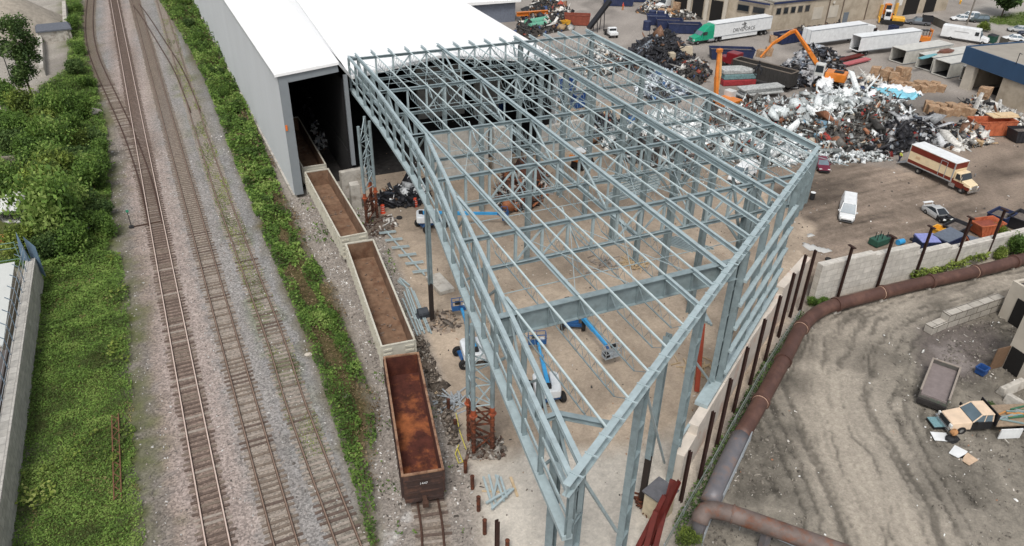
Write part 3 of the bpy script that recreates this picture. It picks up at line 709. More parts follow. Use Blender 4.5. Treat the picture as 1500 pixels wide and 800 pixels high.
wp('fascia', fm, WHITE_ROOF, roof)
m = MB(); m.box(49.5, (94.2+yb)/2, 0, .3, yb-94.2, 13.3); wp('side_wall', m, LGREY)
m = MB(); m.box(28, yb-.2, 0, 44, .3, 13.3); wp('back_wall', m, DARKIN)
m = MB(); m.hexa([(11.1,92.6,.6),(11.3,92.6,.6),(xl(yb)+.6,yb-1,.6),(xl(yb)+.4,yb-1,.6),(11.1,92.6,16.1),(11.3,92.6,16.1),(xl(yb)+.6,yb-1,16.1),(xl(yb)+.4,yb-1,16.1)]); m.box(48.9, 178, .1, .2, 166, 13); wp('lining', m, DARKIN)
m = MB()
for i in range(4):
    (xa, za), (xb, zb) = prof[i], prof[i+1]; m.add([(xa+.4,y0[i]+.4,za-.26),(xb,y0[i+1]+.4,zb-.26),(xb,yb-.5,zb-.26),(xa+.4-(4 if i == 0 else 0),yb-.5,za-.26)], [(3,2,1,0)])
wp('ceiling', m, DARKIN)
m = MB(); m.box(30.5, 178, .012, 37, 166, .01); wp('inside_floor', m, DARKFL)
pf = MB(); pf.box(11.35, 91.95, .5, 1.1, .35, 15.7); pf.bar((11.9,91.95,15.7), (18.0,91.95,16.35), .36, 1.0); pf.box(18.9, 92.5, 3.2, .5, .45, 12.); wp('door_frame', pf, DGREY)
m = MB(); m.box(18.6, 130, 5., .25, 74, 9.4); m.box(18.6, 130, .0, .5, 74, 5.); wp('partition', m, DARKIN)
gf = MB(); gf.hexa([(19.7,94.1,13.9),(31.8,94.1,15.35),(31.8,94.3,15.35),(19.7,94.3,13.9),(19.7,94.1,14.3),(31.8,94.1,15.75),(31.8,94.3,15.75),(19.7,94.3,14.3)]); wp('gable_beam', gf, DGREY)
# signal lamp on corner
m = MB(); m.box(10.95, 91.7, 9.3, .25, .1, .7); wp('warning_plate', m, mat('orange_plate', S(226,120,50), .6))
# --- concrete push walls inside
def block_wall(name, label, segs, th, m, cat='wall', group=None, z0=-.3, cap=None):
    # segs: list of (x,y,h); wall follows pts at given heights
    a = Vector(segs[0][:2]); t = thing(name, label, cat, (a.x, a.y, 0), 0, group)
    for i in range(len(segs)-1):
        p, q = Vector(segs[i][:2]), Vector(segs[i+1][:2]); d = (q-p).normalized(); n = Vector((-d.y, d.x))*th/2; h = segs[i][2]
        if p == q: continue
        mb = MB(); mb.hexa([(*(p-n),z0),(*(q-n),z0),(*(q+n),z0),(*(p+n),z0),(*(p-n),h),(*(q-n),h),(*(q+n),h),(*(p+n),h)])
        o = mb.build('wall_panel', m, t, world=True, bevel=.04); uvbox(o, (d.x, d.y))
    return t
block_wall('push_wall', 'pale concrete panel wall standing in the frame before the dark shed opening', [(28.6,90.1,7.0),(36.9,89.9,7.0)], .7, CONC_P, group='concrete push walls in the shed')
block_wall('push_wall', 'short pale concrete pier standing right of the panel wall under the frame', [(37.9,90.4,6.4),(40.6,90.4,6.4)], .8, CONC_P, group='concrete push walls in the shed')
block_wall('push_wall', 'dim concrete wall deep inside the dark shed', [(34.5,114,8.5),(42.5,114,8.5)], .8, CONC_P, group='concrete push walls in the shed')
block_wall('push_wall', 'soiled concrete wall inside the shed below the gutter girder', [(43.6,112.,7.6),(48.4,112.,7.6)], .8, CONC_P, group='concrete push walls in the shed')
block_wall('push_wall', 'white concrete wall below blue bins at the right side of the frame', [(45.8,92.5,4.6),(54.5,93.5,4.6)], .7, CONC_P, group='concrete push walls in the shed')
p = at(500,305); block_wall('block_wall', 'low concrete block wall beside the first cream railcar at shed entrance', [(16.9,92.2,2.6),(20.4,92.6,2.6)], .8, CONC_S)
p = at(522,303); m = MB(); m.taper(p.x, p.y, -.1, 1.3, 1.3, 1.15, 1.15, 3.4); o = m.build('concrete_pier', CONC_S, bevel=.05); tag(o, 'white concrete pier under the grey shed column beside rusty piles', 'pier')
# --- boundary walls right of the frame
bw = block_wall('boundary_wall', 'long pale concrete block wall behind the brown pipe with rusty posts', [(56.4,47.55,4.5),(63.6,47.35,4.25),(67.4,47.2,4.25),(69.8,47.1,3.2),(75,46.95,2.7),(92,46.6,2.5),(112,46.2,2.5)], .8, CONC, 'wall')
DWO = Vector((-.62,.92))
dw = block_wall('boundary_wall', 'whitish concrete block wall running diagonally under the steel girts', [(x+DWO.x,y+DWO.y,h) for x, y, h in ((29.2,31.0,3.0),(31.4,32.5,3.9),(36.5,35.9,4.0),(42.,39.6,4.1),(46.5,42.4,3.9),(50.,44.6,4.7),(56.6,48.1,4.5))], .8, mat('whitish_concrete', S(206,196,184), .9, 0, .12, 1.2, .15, S(198,160,140), .25, .35), 'wall')
RPOST = mat('rusty_post', S(58,38,33), .75, .2, .3, 2.); RED_ST = mat('red_oxide_steel', S(96,36,30), .65, .1, .25, 2.)
def post(px, py, top, label, m=RPOST, w=.22, h=6.4, arm=True, grp='rusty steel posts along the block walls'):
    p = at(px, py); mb = MB(); mb.ibeam((0,0,-.2), (0,0,h), w, w*1.1, t=.04)
    if arm: mb.box(0, .05, h, .3, .9, .1)
    o = mb.build('steel_post', m, loc=(p.x, p.y, 0)); tag(o, label, 'post', grp); return o
where = ['nearest the corner of the wall', 'between the corner and the green truck part', 'just left of the blue dumpster', 'right of the blue dumpster', 'by the orange skip at the right edge']
for (a, b), l in zip(((1226,439),(1284,423),(1339,408),(1395,393),(1443,380)), where): post(a, b, 0, 'rusty steel post outside the long block wall, '+l)
dl = ['first in from the wall corner','second from the wall corner','third from the wall corner','fourth from the wall corner','midway along the wall','past the middle of the wall','third from the near end','second from the near end','at the near end, by the red beams']
for (a, b), l, h in zip(((1171,456),(1157,465),(1140,494),(1120,530),(1098,565),(1074,604),(1049,656),(1024,705),(997,735)), dl, (7.3,7.4,7.4,7.4,7.3,7.0,7.2,7.1,5.2)):
    post(a, b, 0, 'dark rusty post along the diagonal wall, '+l, h=h, arm=False)
# red beams leaning in a bundle at the near end
for i, (a, b, c, d, l) in enumerate(((950,800,993,705,'tallest, against the wall end'),(957,815,985,703,'in the middle of the bundle'),(930,812,975,726,'left of the bundle, lower'),(941,822,961,748,'shortest, in front of the small hut'))):
    p = at(a, b); q = at(c, d, 5.6-.8*i); mb = MB(); mb.ibeam((0,0,.0), q-p, .34, .36, t=.05); o = mb.build('red_steel_beam', RED_ST, loc=p); tag(o, 'dark red steel beam propped upright beside the diagonal wall, '+l, 'steel beam', 'red beams propped by the wall')
# --- brown pipe
PIPE = mat('brown_pipe', S(86,62,55), .55, .1, .2, .8, .05, S(104,76,66), .5, .5); PIPE_G = mat('grey_pipe', S(116,114,118), .5, .2, .2, .8, 0, S(128,108,98), .4, .8)
PIPE_R = mat('rusty_grey_pipe', S(108,95,89), .65, .05, .3, .8, .05, S(118,76,56), .5, .7)
pl = smooth_line([at2(1660,330,.8), at2(1500,379,.8), at2(1420,400,.8), at2(1340,417,.8), at2(1260,437,.8), at2(1206,453,.8), at2(1174,480,.8), at2(1152,520,.8), at2(1120,578,.8), at2(1085,640,.8)], 1.)
pg = smooth_line([at2(1085,640,.8), at2(1064,682,.8), at2(1040,736,.8)], 1.)
t = thing('pipeline', 'large brown pipe with flanged joints running along the foot of the block walls', 'pipe', (pl[20][0], pl[20][1], 0))
mb = MB(); mb.path([(x,y,.8) for x, y in pl], .68, 20); mb.build('pipe', PIPE, t, world=True, smooth=True)
mb = MB(); mb.path([(x,y,.8) for x, y in pg], .72, 20); mb.build('grey_pipe_section', PIPE_G, t, world=True, smooth=True)
acc = 0
for i in range(2, len(pl)-1):
    if i % 6 == 3:
        a, b = Vector((*pl[i],.8)), Vector((*pl[i+1],.8)); d = (b-a).normalized(); q = MB(); q.tube(a-d*.16, a-d*.02, .8, 20); q.tube(a+d*.0, a+d*.14, .8, 20); q.build('flange', PIPE, t, world=True)
        q = MB(); q.box(a.x, a.y, -.1, .9, .9, .35); q.build('pipe_saddle', CONC_S, t, world=True)
        if i % 12 == 3: q = MB(); q.tube(a+d*.16, a+d*.22, .71, 20); q.build('pale_ring', mat('pale_ring', S(190,160,140), .6), t, world=True)
e0 = at(1040,736,.8)
el = smooth_line([at2(1036,752,2.4), at2(1026,757,2.4), at2(1033,748,2.4), at2(1052,748,2.4), at2(1085,757,2.4), at2(1140,776,2.4), at2(1230,808,2.4), at2(1400,870,2.4), at2(1700,985,2.4)], .5)
t = thing('elbow_pipe', 'rusty grey pipe with a rounded elbow crossing the bottom right corner', 'pipe', (el[8][0], el[8][1], 0))
pts = [(el[0][0], el[0][1], .5)]+[(x, y, 1.2+1.2*min(1, i/4)) for i, (x, y) in enumerate(el)]
mb = MB(); mb.path(pts[3:], .62, 20); mb.build('pipe', PIPE_R, t, world=True, smooth=True)
q = MB(); a = Vector(pts[9]); b = Vector(pts[10]); d = (b-a).normalized(); q.tube(a, a+d*.12, .7, 20); q.build('flange', PIPE_R, t, world=True)
a = Vector(pts[4]); MB().tube((a.x,a.y,-.2), (a.x,a.y,2.2), .5, 16).build('pipe_support', PIPE_G, t, world=True); a = Vector(pts[14]); MB().box(a.x, a.y, -.2, .5, .5, 2.1).build('pipe_support', PIPE_G, t, world=True)
# galvanised guard rail frames along the pipe end
GALV = mat('galvanised', S(176,182,186), .4, .4, .1, 2.)
def railing(name, label, pts, h, z=0, step=1.8):
    t = thing(name, label, 'railing', (pts[0][0], pts[0][1], 0)); m = MB(); m2 = MB()
    for a, b in zip(pts, pts[1:]):
        a, b = Vector((*a,z)), Vector((*b,z)); m.tube(a+Vector((0,0,h)), b+Vector((0,0,h)), .05, 6); m.tube(a+Vector((0,0,h*.5)), b+Vector((0,0,h*.5)), .04, 6); m.tube(a+Vector((0,0,h+.25)), b+Vector((0,0,h+.25)), .05, 6)
        n = max(1, round((b-a).length/step))
        for i in range(n+1): p = a.lerp(b, i/n); m2.tube(p-Vector((0,0,.1)), p+Vector((0,0,h+.25)), .04, 6)
    r = m.build('rail', GALV, t, world=True); m2.build('upright', GALV, t, world=True); return t
railing('guard_rail', 'galvanised guard rail in front of the rusty elbow pipe', [at2(1028,800), at2(1042,762,.0), at2(1125,792), at2(1200,825)], 1.1)
railing('guard_rail', 'thin galvanised rail beside the grey end of the brown pipe', [at2(1098,648), at2(1056,740)], .9)
# wire fence line behind pipe
t = thing('wire_fence', 'low grey mesh fence between the diagonal wall and the pipe', 'fence', (34,33,0)); m = MB(); fl = [at2(970,815), at2(1000,760), at2(1040,690), at2(1075,625), at2(1118,548), at2(1168,470)]
for a, b in zip(fl, fl[1:]): m.bar((*a,1.25), (*b,1.25), .07, .05); m.bar((*a,.65), (*b,.65), .04, .03)
m.build('wire', mat('old_wire', S(120,128,122), .7, .2), t, world=True)
for a in fl: MB().tube((*a,-.1), (*a,1.3), .05, 6).build('fence_post', GALV, t, world=True)
# --- hut
p = at(962,752); t = thing('utility_hut', 'small pale hut with dark flat roof behind the propped red beams', 'hut', (p.x, p.y, 0), .35)
m = MB(); m.box(0,0,0,1.7,1.5,2.3); m.build('body', mat('hut_panel', S(190,176,150), .7), t, bevel=.02); m = MB(); m.box(0,0,2.3,2.0,1.8,.12); m.build('roof', mat('hut_roof', S(96,96,100), .8), t); m = MB(); m.box(0,-.76,.1,.8,.03,1.9); m.build('door', mat('hut_door', S(170,158,134), .6), t)
# --- far buildings
STUCCO = mat('buff_stucco', S(178,166,148), .9, 0, .12, .5, .1, S(158,146,128), .5, .3); STUC2 = mat('pale_stucco', S(190,182,168), .9, 0, .12, .5)
FLATROOF = mat('flat_roof', S(150,144,134), .9, 0, .12, .4); BLUE_T = mat('dark_blue_trim', S(40,50,82), .6); BLUE_F = mat('blue_fascia_panel', S(50,78,108), .5, 0, .08, .6, stretch=(1,1,.2)); DOORW = mat('white_door', S(196,198,198), .5); HOLE = mat('opening_shade', S(28,26,25), .95); GL = glass_mat()  # near-black panels on solid walls: painted shade of open doors and bays
def facade_part(t, name, m, x0, x1, z0, z1, y, d=.08, par=None):
    mb = MB(); mb.box((x0+x1)/2, y, z0, x1-x0, d, z1-z0); o = mb.build(name, m, par or t); return o
# industrial building, its front along local x, facing -y
a, b = at(1127,46), at(1385,15); ang = math.atan2(b.y-a.y, b.x-a.x); Lb = (b-a).length
t = thing('industrial_building', 'long buff industrial building with blue roof edge and small windows behind the semi trailer', 'building', (a.x, a.y, 0), ang)
m = MB(); m.box(Lb/2, 20, -.2, Lb, 40, 6.6); m.build('wall', STUCCO, t); m = MB(); m.box(Lb/2, 20, 6.4, Lb+.3, 40.3, .3); m.build('roof', FLATROOF, t)
m = MB(); m.box(9, -.2, 6.1, 18.6, .12, .45); m.build('blue_trim', BLUE_T, t)
for i in range(5):
    x = 1.6+i*2.2; w_ = facade_part(t, 'window', mat('window_frame', S(120,112,100), .6), x-.75, x+.75, 3.6, 5.2, -.03); facade_part(t, 'pane', GL, x-.6, x+.6, 3.75, 5.05, -.06, .06, w_)
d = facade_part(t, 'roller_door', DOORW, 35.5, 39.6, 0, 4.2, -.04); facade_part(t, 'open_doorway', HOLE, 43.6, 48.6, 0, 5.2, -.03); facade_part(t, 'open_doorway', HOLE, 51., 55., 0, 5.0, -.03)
for x in (34.9, 40.2): m = MB(); m.box(x, -.5, 0, .5, .5, 3.4); m.build('yellow_bollard', mat('yellow_paint', S(222,170,80), .6), t)
facade_part(t, 'door', mat('grey_door', S(108,116,124), .6), 22.8, 24.4, 0, 2.4, -.04); facade_part(t, 'wall_sign', mat('sign_white', S(214,212,206), .6), 41.0, 42.3, 2.6, 4.2, -.04)
for x in (12.5, 17.5): facade_part(t, 'wall_patch', STUC2, x, x+3, 1.6, 4.4, -.03)
for x in (17.2, 21.8, 30.1): facade_part(t, 'drain_pipe', mat('drain', S(110,96,84), .7), x-.1, x+.1, 0, 6.2, -.12, .16)
facade_part(t, 'wall_light', mat('lamp_shell', S(210,206,196), .6), 18.2, 18.7, 4.9, 5.4, -.2, .3)
a2 = at(1010,25); ang2 = math.atan2(a.y-a2.y, a.x-a2.x); L2_ = (a-a2).length
t = thing('loading_building', 'buff loading building with tall dark bays and pillars behind the green semi', 'building', (a2.x, a2.y, 0), ang2)
m = MB(); m.box(L2_/2-3, 12, -.2, L2_+5, 23.6, 6.2); m.build('wall', STUCCO, t); m = MB(); m.box(L2_/2-3, 12, 6.0, L2_+5.3, 23.9, .3); m.build('roof', FLATROOF, t); m = MB(); m.box(L2_/2+5.5, -.22, 5.7, 7.6, .12, .4); m.build('blue_trim', BLUE_T, t)
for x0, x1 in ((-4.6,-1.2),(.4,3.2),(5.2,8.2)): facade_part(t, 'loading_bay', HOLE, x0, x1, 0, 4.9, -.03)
for x in (11.8, 15.6):
    w_ = facade_part(t, 'window', mat('window_frame', S(120,112,100), .6), x, x+3., 3.4, 5.0, -.03); facade_part(t, 'pane', GL, x+.15, x+2.85, 3.55, 4.85, -.06, .06, w_)
for x in (-.4, 4.2, 9.0): m = MB(); m.box(x, -.25, 0, .9, .4, 5.6); m.build('pillar', STUC2, t)
# building with blue fascia at right
a, b = at(1405,128), at(1500,166); ang = math.atan2(b.y-a.y, b.x-a.x)
t = thing('blue_fascia_building', 'pale building with a broad dark blue fascia and dark open bay at the right edge', 'building', (a.x, a.y, 0), ang)
m = MB(); m.box(1.0, .5, 0, 2.0, 1., 4.6); m.build('pillar', STUC2, t); m = MB(); m.box(17, 9, 0, 17.5, 18, 4.6); m.box(5, 17.8, 0, 9, .4, 4.6); m.box(.2, 9.6, 0, .4, 16.5, 4.6); m.build('wall', STUCCO, t)
m = MB(); m.box(12.4, 9.3, 4.6, 27, 18.6, 2.6); m.build('upper_storey', STUC2, t); m = MB(); m.box(12.4, -.15, 4.5, 27.2, .3, 2.95); m.box(-1.25, 9.2, 4.5, .3, 18.4, 2.95); m.build('blue_fascia', BLUE_F, t)
m = MB(); m.box(12.5, 9.3, 7.2, 26.8, 18.2, .12); m.build('roof', FLATROOF, t); m = MB(); m.box(5.1, 10, .0, 6.3, 14, .03); m.build('bay_floor', DARKFL, t); m = MB(); m.box(6, .6, 4.4, 9, .5, .2); m.build('lintel', STUC2, t)
m = MB(); m.tube((10,-.4,7.3), (10,-.4,9.2), .06, 6); m.tube((10,-.4,9.2), (10.9,-.9,9.25), .05, 6); m.build('roof_pole', mat('dark_metal', S(50,50,52), .6), t)
# --- lower right block buildings
p0, p1 = at(1476,458), at(1440,478)
for lab, q, h, hole in (('pale block shed with dark flat roof and open side behind the low block wall', at(1462,462), 3.9, True), ('larger pale stucco shed with dark doorway at the right edge above the flatbed truck', at(1466,536), 6.6, False)):
    t = thing('block_shed', lab, 'shed', (q.x, q.y, 0), -.08); sx, sy = 12, (6.5 if hole else 5.4)
    m = MB(); m.box(sx/2, -sy/2, -.2, sx, sy, h+.2); m.build('wall', STUC2, t); m = MB(); m.box(sx/2, -sy/2, h, sx-.8, sy-.8, .14); m.build('roof', mat('tar_roof', S(74,70,70), .9, 0, .2, 1.), t)
    m = MB(); m.box(sx/2, -.15, h, sx, .3, .35); m.box(.15, -sy/2, h, .3, sy-.6, .35); m.box(sx/2, -sy+.15, h, sx, .3, .35); m.build('parapet', STUC2, t)
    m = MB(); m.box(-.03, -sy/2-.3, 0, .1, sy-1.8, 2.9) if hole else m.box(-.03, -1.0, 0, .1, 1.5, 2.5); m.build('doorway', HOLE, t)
    if not hole: m = MB(); m.box(-.8, -.1, .02, 1.6, .08, 2.4); m.build('open_door', mat('brown_door', S(116,92,72), .8), t)
a, b = at(1358,488), at(1458,452)
block_wall('low_block_wall', 'low wall of large loose concrete blocks in the dirt yard, leading to the shed', [(a.x,a.y,.9),(a.x+2.2,a.y+.2,1.7),(b.x,b.y,1.9)], .9, block_mat('yard_blocks', S(186,180,170), S(160,154,144), S(96,90,82), 1.6, .8, msize=.05))
# concrete barriers by the flatbed truck
for (x, y, x2, y2, l) in ((1466,578,1492,566,'grey concrete barrier block lying behind the flatbed truck'),(1478,590,1515,612,'pale curved concrete trough piece beside the flatbed truck')):
    a, b = at(x, y), at(x2, y2); t_ = math.atan2(b.y-a.y, b.x-a.x); m = MB(); m.side([(-1.4,0),(1.4,0),(1.4,.9),(-1.4,.9)], -.35, .35); o = MB().hexa([(-1.5,-.45,0),(1.5,-.45,0),(1.5,.45,0),(-1.5,.45,0),(-1.5,-.22,.85),(1.5,-.22,.85),(1.5,.22,.85),(-1.5,.22,.85)]).build('concrete_barrier', CONC_S, loc=((a.x+b.x)/2,(a.y+b.y)/2,0), rz=t_, bevel=.06); tag(o, l, 'barrier')
# --- neighbouring white roofed shed beyond
m = MB(); p = at(752,30); t = thing('white_shed', 'white roofed shed with grey end wall beyond the warehouse, beside the heap of pipes', 'shed', (p.x, p.y, 0), 0)
m.hexa([(-40,0,0),(0,-1,0),(0,40,0),(-40,40,0),(-40,0,4.6),(0,-1,4.6),(0,40,4.6),(-40,40,4.6)]); m.build('wall', mat('shed_wall', S(112,118,130), .6), t); m = MB(); m.hexa([(-41,-1,4.6),(1,-2,4.6),(1,40,4.6),(-41,40,4.6),(-41,-1,5.6),(1,-2,5.1),(1,40,5.1),(-41,40,5.6)]); m.build('roof', WHITE_ROOF, t)
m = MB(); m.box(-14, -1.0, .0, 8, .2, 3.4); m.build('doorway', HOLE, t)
# --- building and retaining wall on the left
t = thing('flat_roof_building', 'pale flat roofed building at the left edge behind the block retaining wall', 'building', (-18.6,70,0))
m = MB(); m.hexa([(-30,66,0),(-18.8,66,0),(-19.3,81,0),(-30,81,0),(-30,66,3),(-18.8,66,3),(-19.3,81,3),(-30,81,3)]); m.build('wall', STUC2, t, world=True)
m = MB(); m.hexa([(-30.2,65.8,3),(-18.6,65.8,3),(-19.1,81.2,3),(-30.2,81.2,3),(-30.2,65.8,3.15),(-18.6,65.8,3.15),(-19.1,81.2,3.15),(-30.2,81.2,3.15)]); m.build('roof', mat('pale_roof', S(196,198,194), .7, 0, .06, .4), t, world=True)
m = MB(); m.box(-24, 60.5, 0, 11.2, 10.9, 2.5); m.build('lower_roof', mat('dark_lower_roof', S(92,86,84), .85, 0, .2, .5), t, world=True)
m = MB(); m.box(-24, 52, 0, 11.4, 6, 2.6); m.box(-24, 42, 0, 11.4, 13.8, 2.45); m.build('low_wing', mat('pale_wing', S(186,184,178), .8, 0, .1, .5), t, world=True)
rw = block_wall('retaining_wall', 'pale stone block retaining wall along the left edge of the green bank', [(-17.75,81.6,3.0),(-17.45,60,3.0),(-17.3,48,3.0),(-17.2,36,3.0)], .9, block_mat('stone_blocks', S(190,186,178), S(172,168,160), S(150,146,140), .9, .6))
t = thing('mesh_fence', 'grey mesh fence with slanting posts on top of the retaining wall', 'fence', (-18,60,3)); m = MB()
yy = 81.
while yy > 34:
    MB().path([(-17.9,yy,2.6),(-17.9,yy,4.7),(-18.4,yy+.1,5.1)], .045, 6).build('fence_post', mat('blue_grey_post', S(104,120,134), .6), t, world=True); yy -= 2.1
for z in (3.2, 4.0, 4.7): m.tube((-17.9,81,z), (-17.9,35,z), .025, 5)
m.build('rail', GALV, t, world=True)
a, b = (-18.6,81.4), (-30,81.9); t = thing('wire_fence', 'green wire fence across the end of the flat roofed building', 'fence', (a[0], a[1], 3)); m = MB()
for z in (3.3, 4.6, 5.2): m.tube((*a,z), (*b,z), .04, 5)
for i in range(5): m.tube((a[0]+(b[0]-a[0])*i/4, a[1]+(b[1]-a[1])*i/4, 0), (a[0]+(b[0]-a[0])*i/4, a[1]+(b[1]-a[1])*i/4, 5.3), .05, 6)
m.build('wire', mat('green_wire', S(104,132,120), .6), t, world=True)
m = MB(); m.add([(-17.8,82.,1.5),(-16.9,81.2,.8),(-16.9,81.2,4.4),(-17.8,82.,5.4)], [(0,1,2,3)]); m.add([(-18.6,81.6,3),(-17.7,81.0,3),(-18.1,81.3,6.4)], [(0,1,2)]); o = m.build('blue_tarp', mat('blue_grey_sheet', S(96,118,136), .5, 0, .2, 2.)); o.modifiers.new('thick', 'SOLIDIFY').thickness = .03; tag(o, 'blue grey torn sheet hanging at the end of the retaining wall', 'sheet')
# --- gravel pile yard, upper left
def heap(name, label, cx, cy, rx, ry, h, m, seed, n=44, kind=None, cat='heap', rough=.16):
    x = np.linspace(-1, 1, n); X, Y = np.meshgrid(x, x, indexing='ij'); r = np.hypot(X, Y); N1 = fbm(X*2.2+seed, Y*2.2, seed, 4)-.5
    Z = h*np.clip(1-r*(1+.35*N1), 0, 1)**.9*(1+N1*rough*4)-.05; V = np.stack([X*rx, Y*ry, Z], -1).reshape(-1, 3); I, J = np.meshgrid(np.arange(n-1), np.arange(n-1), indexing='ij'); I, J = I.ravel(), J.ravel()
    k = r[I, J] < 1.15; I, J = I[k], J[k]
    o = npmesh(name, V, np.stack([I*n+J, (I+1)*n+J, (I+1)*n+J+1, I*n+J+1], 1), None, m, smooth=True); o.location = (cx, cy, 0); tag(o, label, cat, None, kind); return o
p = at(40,58); heap('gravel_pile', 'tall smooth pile of beige gravel at the top left corner', p.x-2.5, p.y+8, 11.5, 13, 8.5, mat('gravel_heap', S(150,142,130), .95, 0, .25, 1.2, .5), 4, rough=.06)
p = at(0,145); heap('gravel_pile', 'low spread of pale sand in the yard at the left edge, before the leafy tree', p.x-2, p.y, 9, 9, 2.5, mat('gravel_heap2', S(168,160,148), .95, 0, .25, 1.5, .5), 9, rough=.03)
a, b = at(97,15), at(100,60); block_wall('yard_wall', 'pale block wall beside the tall gravel pile', [(a.x,a.y,2.2),(b.x,b.y,2.2)], .8, CONC_S)
a, b, c = at(55,45), at(62,70), at(64,112); block_wall('yard_wall', 'low pale block wall curving past the small dark roofed shed', [(a.x-4,a.y,1.6),(a.x,a.y,1.6),(b.x,b.y,1.6),(c.x,c.y,1.6)], .8, CONC_S)
p = at(83,58); t = thing('small_shed', 'small shed with dark roof beside the rails at upper left', 'shed', (p.x, p.y, 0), .1); m = MB(); m.box(0,0,0,6,4,2.2); m.build('wall', CONC_S, t); m = MB(); m.prism([(-3.3,-2.3),(3.3,-2.3),(3.3,2.3),(-3.3,2.3)], 2.2, 2.5); m.taper(0,0,2.5,6.6,4.6,5.6,.3,.9); m.build('roof', mat('slate_roof', S(92,96,104), .8), t)
p = at(20,128); t = thing('street_lamp', 'thin dark lamp post beside the leafy tree at the left edge', 'lamp post', (p.x, p.y, 0)); m = MB(); m.tube((0,0,0), (0,0,6.6), .1, 8, .07); m.build('pole', mat('dark_metal', S(50,50,52), .6), t); m = MB(); m.taper(-.4,0,6.6,.9,.45,.6,.3,.25); m.build('lamp_head', mat('dark_metal', S(50,50,52), .6), t)
for i, (x, y) in enumerate(((24,318),(11,318),(31,303))):
    p = at(x, y, .9); q = at(x+4-3*i, y-24, .9); m = MB(); m.tube((0,0,0), q-p, .85, 20, cap=False); m.tube((0,0,0), q-p, .74, 20, cap=False); o = m.build('concrete_pipe', mat('white_concrete_pipe', S(206,206,202), .7), loc=p, smooth=False); tag(o, ['short white concrete pipe lying end-on at the left edge, nearest of three', 'white concrete pipe at the left edge, leftmost of three', 'white concrete pipe partly under the bush, rightmost of three'][i], 'pipe', 'white pipes by the bushes')
for i, (x, y, x2, y2, h, l) in enumerate(((0,255,30,250,2.2,'dark timber fence end among the bushes at the left edge'),(0,188,20,184,2,'grey boundary wall piece at the left edge below the sand'))):
    a, b = at(x-30, y), at(x2, y2); block_wall('garden_wall', l, [(a.x,a.y,h),(b.x,b.y,h)], .4, mat('grey_timber', S(128,120,108), .9))
p = at(5,352); o = MB().box(0,0,0,4,1.2,.5).build('pallet_stack', mat('orange_pallet', S(176,112,66), .8), loc=(p.x-.6,p.y,0), bevel=.03); tag(o, 'orange-brown pallet stack below the white pipes at the left edge', 'pallet')
# switch stand beside the track
p = at(193,334); t = thing('switch_stand', 'thin railway switch stand with green top beside the left through track', 'switch stand', (p.x, p.y, 0)); m = MB(); m.tube((0,0,0), (0,0,2.1), .05, 8); m.box(0,0,0,.5,.4,.3); m.build('mast', mat('dark_metal', S(50,50,52), .6), t); m = MB(); m.box(0,0,2.1,.3,.06,.3); m.build('target', mat('green_target', S(60,140,110), .5), t); m = MB(); m.bar((-.3,0,.12), (3.2,.3,.12), .12, .1); m.build('throw_rod', RUST_RAIL, t)
# ================= vehicles and machines  (local x = forward)
def paint(name, *rgb, rough=.35, dirt=.12, **k): return mat('paint_'+name, S(*rgb), rough, 0, dirt, 1.2, spec=.5, **k)
TYRE = mat('tyre_rubber', S(38,37,37), .85, 0, .2, 4.); RIM = mat('wheel_rim', S(168,168,166), .45, .3, .15, 4.); BLK = mat('black_plastic', S(36,36,38), .6); CHAS = mat('chassis_dark', S(46,43,42), .8, 0, .3, 2.)
HEADL = mat('headlight_glass', S(222,224,222), .15, 0, .05, spec=.8); TAILL = mat('tail_light_red', S(150,30,28), .3); CHROME = mat('chrome', S(190,192,194), .2, .8, .1); GLASS_L = mat('sky_tinted_glass', S(96,112,122), .08, 0, .15, 1., spec=.9)
def heading(a, b): return math.atan2(b[1]-a[1], b[0]-a[0])
def wheel(t, x, y, r=.36, w=.26, rim=RIM):
    m = MB(); P = [(r*.62,-w/2),(r*.93,-w/2),(r,-w*.32),(r,w*.32),(r*.93,w/2),(r*.62,w/2)]; n = 16; V = []
    for rr, yy in P: V += [(x+rr*math.cos(2*PI*k/n), y+yy, r+rr*math.sin(2*PI*k/n)) for k in range(n)]
    m.add(V, [(i*n+k, i*n+(k+1) % n, (i+1)*n+(k+1) % n, (i+1)*n+k) for i in range(5) for k in range(n)]+[tuple(range(n)), tuple(range(5*n, 6*n))[::-1]])
    o = m.build('wheel', TYRE, t); q = MB(); q.tube((x,y-w*.4,r), (x,y+w*.4,r), r*.6, 14); q.tube((x,y-w*.52,r), (x,y+w*.52,r), r*.2, 8)
    for s in (-1, 1): q.tube((x,y+s*w*.40,r), (x,y+s*w*.5,r), r*.62, 14, r2=r*.5)
    q.build('rim', rim, o); return o
def loft(secs, cap=True):     # secs: (x, [(y,z)...]) same count
    m = MB(); n = len(secs[0][1]); V = []
    for x, r in secs: V += [(x, y, z) for y, z in r]
    fs = [(i*n+k, (i+1)*n+k, (i+1)*n+(k+1) % n, i*n+(k+1) % n) for i in range(len(secs)-1) for k in range(n)]
    if cap: fs += [tuple(range(n)), tuple(range((len(secs)-1)*n, len(secs)*n))[::-1]]
    return m.add(V, fs)
def hullring(w, z0, zm, zt, k=.93): return [(-w*.94,z0),(w*.94,z0),(w,zm),(w*k,zt),(-w*k,zt),(-w,zm)]
